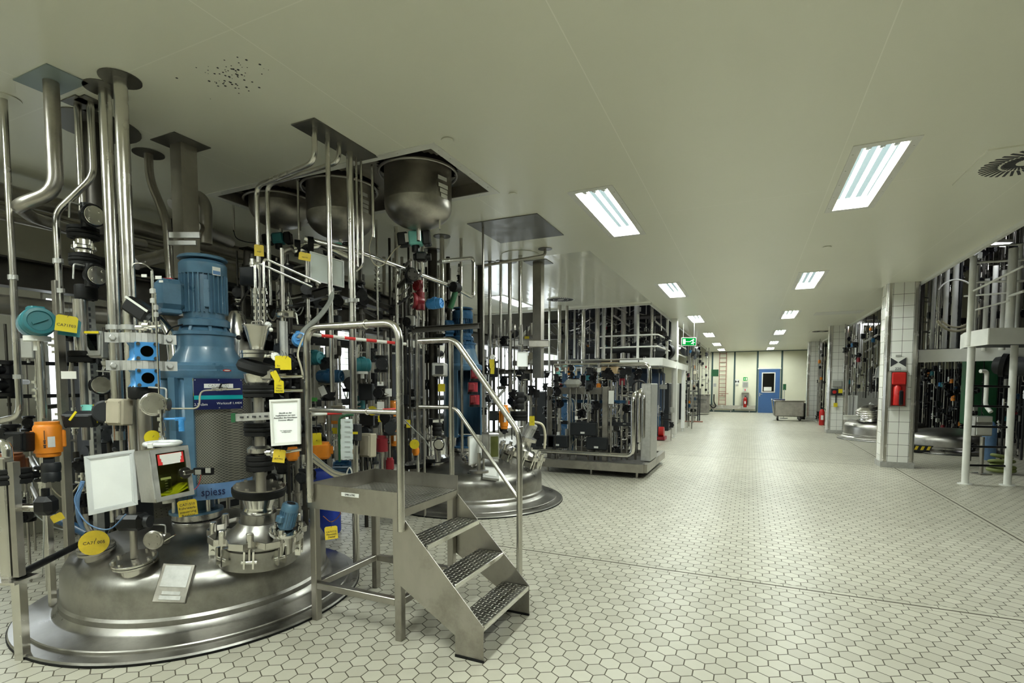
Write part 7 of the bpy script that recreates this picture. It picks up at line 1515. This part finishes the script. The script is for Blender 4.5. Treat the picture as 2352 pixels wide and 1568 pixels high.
for px, lb in ((1950, 'left white upright of the lift frame by the second pillar'), (1961, 'right white upright of the lift frame by the second pillar')): b = HZ(px, 1000); post(lb, b.x, b.y, ZP(b, 908), .12, WHT)
beam('white cross plate of the lift frame by the second pillar', HY(1937, 958, 15.6), HY(1972, 958, 15.6), .1, .10, WHT)
post('slim steel mast with a bar at its foot beside the lift frame', HZ(1941, 1001).x, HZ(1941, 1001).y, 2.0, .07, STD)
b = D(1973, 790, 15.5); S('hanging_column', 'pale square steel column hanging behind the second pillar', 'column', MB().box((b.x, b.y, 2.7), (.17, .17, 1.5), None, .01), WHT)
beam('pale steel beam above the hanging column behind the pillar', D(1963, 731, 15.5), D(2016, 730, 15.5), .1, .10, GRP)
pipe('slanting white rail, upper, behind the nearest pillar', [D(1985, 785, 15), D(2018, 768, 14.6)], .03, WHT); pipe('slanting white rail, lower, behind the nearest pillar', [D(1988, 808, 15), D(2018, 790, 14.6)], .03, WHT)
sheet('white sheet leaning in the gap left of the nearest pillar', [D(2012, 845, 14), D(2021, 838, 14), D(2021, 868, 14), D(2008, 866, 14)], .02, frame=WHT, th=.01)
S('machine_casing', 'brown-grey machine panel behind the lift frame', 'panel', MB().box(D(1990, 930, 17.5), (1.1, .5, .9), None, .02), GRP)
for i, (px, d, w) in enumerate(((1880, 22, 4), (1886, 23, 5), (1894, 21, 4), (1930, 17.4, 6), (1936, 17.6, 3), (1944, 17, 5), (1953, 16.5, 3))): b = VT(px, 850, d); pipe(name_it('dark pipe climbing beside the tiled pillars', at(b, 850)), [V((b.x, b.y, 3.15)), V((b.x, b.y, .0))], M(w/2, d), (STK, STD)[i % 2], group='pipes beside the right-hand pillars')
w8 = 'in the bright jumble behind the nearest tiled pillar'
clutter(1935, 2018, 745, 900, 14.5, 15.5, 84, 'ffffhhhvwbrv', w8, base='r'); clutter(1876, 1894, 790, 960, 19.6, 22.5, 30, 'vvhhfbr', 'between the second and farthest pillars')
w9 = 'in the dark machinery under the right-hand platform'
clutter(2098, 2222, 835, 1000, 12.2, 15.0, 120, 'vvvvhhhfbcrvw', w9, base='r', top=2.5, dk=True); clutter(2230, 2352, 830, 1085, 9.8, 13, 96, 'vvvvhhhfbcr', w9, top=2.3, dk=True)
S('green_machine', 'tall dark green machine body right of the nearest pillar', 'machine', MB().box((HZ(2104, 1000).x+.3, 14.9, 1.3), (.5, .5, 1.5), None, .03), DGR)
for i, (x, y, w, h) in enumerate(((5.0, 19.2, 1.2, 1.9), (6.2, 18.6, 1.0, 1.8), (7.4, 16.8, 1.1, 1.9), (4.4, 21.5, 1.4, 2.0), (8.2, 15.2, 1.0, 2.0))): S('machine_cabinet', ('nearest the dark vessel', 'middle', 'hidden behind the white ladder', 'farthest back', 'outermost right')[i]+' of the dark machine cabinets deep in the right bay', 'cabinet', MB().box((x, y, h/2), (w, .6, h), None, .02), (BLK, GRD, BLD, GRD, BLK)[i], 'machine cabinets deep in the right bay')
# ------------------------------------------------------------ right platform with rails
A, B, C2, D2_ = D(2215, 790, 7.6), D(2270, 783, 7.0), D(2460, 795, 6.9), D(2460, 800, 8.0); z0 = 1.99; pts = [V((p.x, p.y, z0)) for p in (A, B, C2, D2_)]+[V((A.x+.1, A.y+.5, z0))]
t = T('platform', 'white painted steel platform with railings at the right edge of the picture', 'platform', V((A.x, A.y, 0)))
P('deck', MB().poly([p+Z1*.03 for p in pts], (0, 0, .03)), GRD, t)
for a, b in ((0, 1), (1, 2), (0, 4)): p, q = pts[a], pts[b]; P('fascia', MB().bar(p+Z1*.11, q+Z1*.11, .012, .22, up=Z1), WHT, t)
for px, r0, w, d in ((2228, 588, 13, 7.45), (2237, 610, 10, 7.9), (2318, 570, 17, 7.15), (2334, 560, 9, 7.6), (2303, 620, 12, 8.4), (2262, 640, 9, 8.6), (2280, 610, 10, 8.8)):
    b = VT(px, 760, d); P('rail_post', MB().cyl(V((b.x, b.y, z0+.02)), at(b, r0), M(w/2, d), n=14), WHT, t)
for a, b, w in (((2228, 672, 7.45), (2352, 610, 6.6), 5), ((2228, 604, 7.45), (2352, 596, 7.1), 5), ((2215, 680, 7.8), (2318, 672, 7.15), 4), ((2232, 648, 7.45), (2352, 645, 7.1), 5), ((2240, 712, 7.5), (2318, 690, 7.1), 4), ((2318, 680, 7.1), (2352, 668, 6.8), 6), ((2228, 592, 7.45), (2262, 568, 8.2), 5), ((2262, 566, 8.2), (2352, 560, 8.0), 5)):
    P('rail', MB().cyl(D(*a), D(*b), M(w/2, a[2]), n=10), WHT, t)
gr = pts[0]; 
for px, d, lb in ((2224, 7.55, 'left'), (2322, 7.45, 'right')):
    b = VT(px, 950, d); P('support_leg', MB().cyl(V((b.x, b.y, .0)), V((b.x, b.y, z0+.02)), M(7, d), n=18).cyl(V((b.x, b.y, 0)), V((b.x, b.y, .012)), .09, n=18), WHT, t)
bl, br = VT(2224, 950, 7.55), VT(2322, 950, 7.45)
for rw in (886, 932, 979, 1025, 1068): P('black_rung', MB().cyl(at(bl, rw), at(br, rw+2), .016, n=8), BLK, t)
c = MB(); p0, p1 = D(2110, 818, 9.2), D(2400, 800, 8.2); z_ = ZP(p0, 806); t2 = T('platform', 'lower white edged platform behind the right-hand railing', 'platform', V((p0.x, p0.y, 0)))
m = MB().bar(V((p0.x, p0.y, z_-.09)), V((p1.x, p1.y, z_-.09)), .02, .22, up=Z1); P('fascia', m, WHT, t2); P('deck', MB().poly([V((p0.x, p0.y, z_)), V((p1.x, p1.y, z_)), V((p1.x+.6, p1.y+3.5, z_)), V((p0.x+.6, p0.y+3.5, z_))], (0, 0, .03)), GRD, t2)
for px, r0, w, mt, lb in ((2188, 600, 11, WHT, 'pale upright post left of the cream hoop'), (2152, 640, 8, ST, 'steel conduit beside the nearest pillar'), (2168, 600, 9, WHT, 'white upright with a square box beside the pillar'), (2140, 625, 8, GRP, 'grey upright pipe nearest the pillar on the right'), (2200, 640, 6, GRD, 'thin dark upright inside the cream hoop')):
    b = VT(px, 800, 9.4); pipe(lb, [at(b, r0-40), V((b.x, b.y, z_))], M(w/2, 9.4), mt)
t = T('cable_ladder', 'dark cable ladder standing right behind the nearest pillar', 'cable ladder', HZ(2106, 1030)); b0, b1 = VT(2098, 800, 11.6), VT(2112, 800, 11.3)
for b in (b0, b1): P('side_rail', MB().bar(V((b.x, b.y, 0)), V((b.x, b.y, 4.2)), .03, .05), STK, t)
for i in range(15): z = .4+i*.27; P('rung', MB().cyl(V((b0.x, b0.y, z)), V((b1.x, b1.y, z)), .012, n=6), GAL, t)
c = D(2196, 710, 9.0); S('hose_hoop', 'cream hose hung in a big hoop on the right-hand platform', 'hose', MB().torus(c, (-FW), M(50, 9.0), .022, 40, 8, -2.6, .4).torus(c+UPZ*.02, (-FW), M(44, 9.0), .018, 40, 8, -2.4, .2), CBC)
S('hose_hoop', 'white cable arching over the cream hoop', 'cable', MB().torus(c+UPZ*.15, (-FW), M(48, 9.0), .014, 30, 6, .5, 2.6), WHT)
w10 = 'on the upper level behind the white railing'
clutter(2120, 2210, 590, 780, 9.6, 11.0, 66, 'hhhffvbwc', w10, base=2.0, top=4.6, dk=True); clutter(2235, 2352, 570, 730, 8.9, 11, 72, 'hhhffvvb', w10, base=2.05, top=4.6, dk=True)
for i, (px, d, w) in enumerate(((2250, 9.6, 16), (2296, 9.8, 18), (2340, 9.5, 12))): b = VT(px, 700, d); pipe(name_it('grey pillar-like duct', at(b, 700)), [V((b.x, b.y, 4.6)), V((b.x, b.y, 2.1))], M(w/2, d)*.8, STD, group='grey ducts behind the white railing')
pipe('fat black insulated pipe under the right-hand platform', [D(2292, 838, 8.6), D(2400, 845, 8.0)], .15, INS, n=20); S('insulation_ring', 'black end ring of the fat insulated pipe under the platform', 'ring', MB().cyl(D(2300, 838, 8.5), D(2312, 839, 8.45), .19, n=26), RUB)
pipe('white pipe with elbows hanging under the right-hand platform', [D(2252, 852, 8.6), D(2267, 852, 8.6), D(2265, 905, 8.6), D(2263, 930, 8.6), D(2276, 946, 8.5)], .032, WHT, bend=.07)
t = T('display_stand', 'white control panel on a steel post behind the black rungs', 'control panel', VT(2258, 980, 8.4)); b = VT(2258, 980, 8.4)
P('panel_box', MB().box(at(b, 978)+FW*.05, (.30, .12, .32), TH, .01), GAL, t); P('upper_sheet', MB().box(at(b, 963)-FW*.02, (.24, .01, .08), TH), WHT, t); P('lower_sheet', MB().box(at(b, 987)-FW*.02, (.24, .01, .16), TH), WHT, t); P('post', MB().cyl(V((b.x, b.y, 0)), at(b, 1003), .03).box(V((b.x, b.y, .01)), (.2, .2, .02), TH), STD, t)
b = VT(2272, 1010, 9.2); S('blue_cylinder', 'blue gas cylinder shape behind the white control panel', 'cylinder', MB().lathe([(.09, .12), (.10, .16), (.10, .7), (.05, .8)], (b.x, b.y, 0), n=20), BLM)
b = VT(2300, 1060, 8.5); S('green_hose_heap', 'heap of green-yellow hose on the floor behind the right ladder leg', 'hose', MB().torus((b.x, b.y, .06), (0, 0, 1), .16, .03, 26, 8).torus((b.x+.02, b.y, .12), (.1, 0, 1), .14, .03, 26, 8).torus((b.x, b.y, .2), (0, .2, 1), .15, .025, 26, 8).torus((b.x, b.y, .28), (.2, .1, 1), .12, .025, 26, 8), mat('green_hose', (.16, .19, .05), .6))
bay_lamp(D(2258, 556, 8.4), RT, .42, 'glaring lamp just below the ceiling edge at the far right', 'batten lamps over the bays'); bay_lamp(D(1984, 741, 15.2), RT, .45, 'glaring lamp behind the nearest pillar under the ceiling edge', 'batten lamps over the bays')
bay_lamp((5.5, 12.0, 4.6), (0, 1, 0), 1.4, 'added unseen batten lamp high in the right bay', 'batten lamps over the bays')  # out of view, added to light the right bay
# stains: small dark spots on the ceiling enamel
S('ceiling_spots', 'spray of tiny dark spots on the ceiling at upper left', 'stain', (lambda m: [m.cyl((p := HZ(R.gauss(530, 34), R.gauss(176, 20), HC))-V((0, 0, .0012)), p-V((0, 0, .0004)), R.uniform(.002, .0075), n=7) for _ in range(70)] and m)(MB()), INK, kind='stuff')
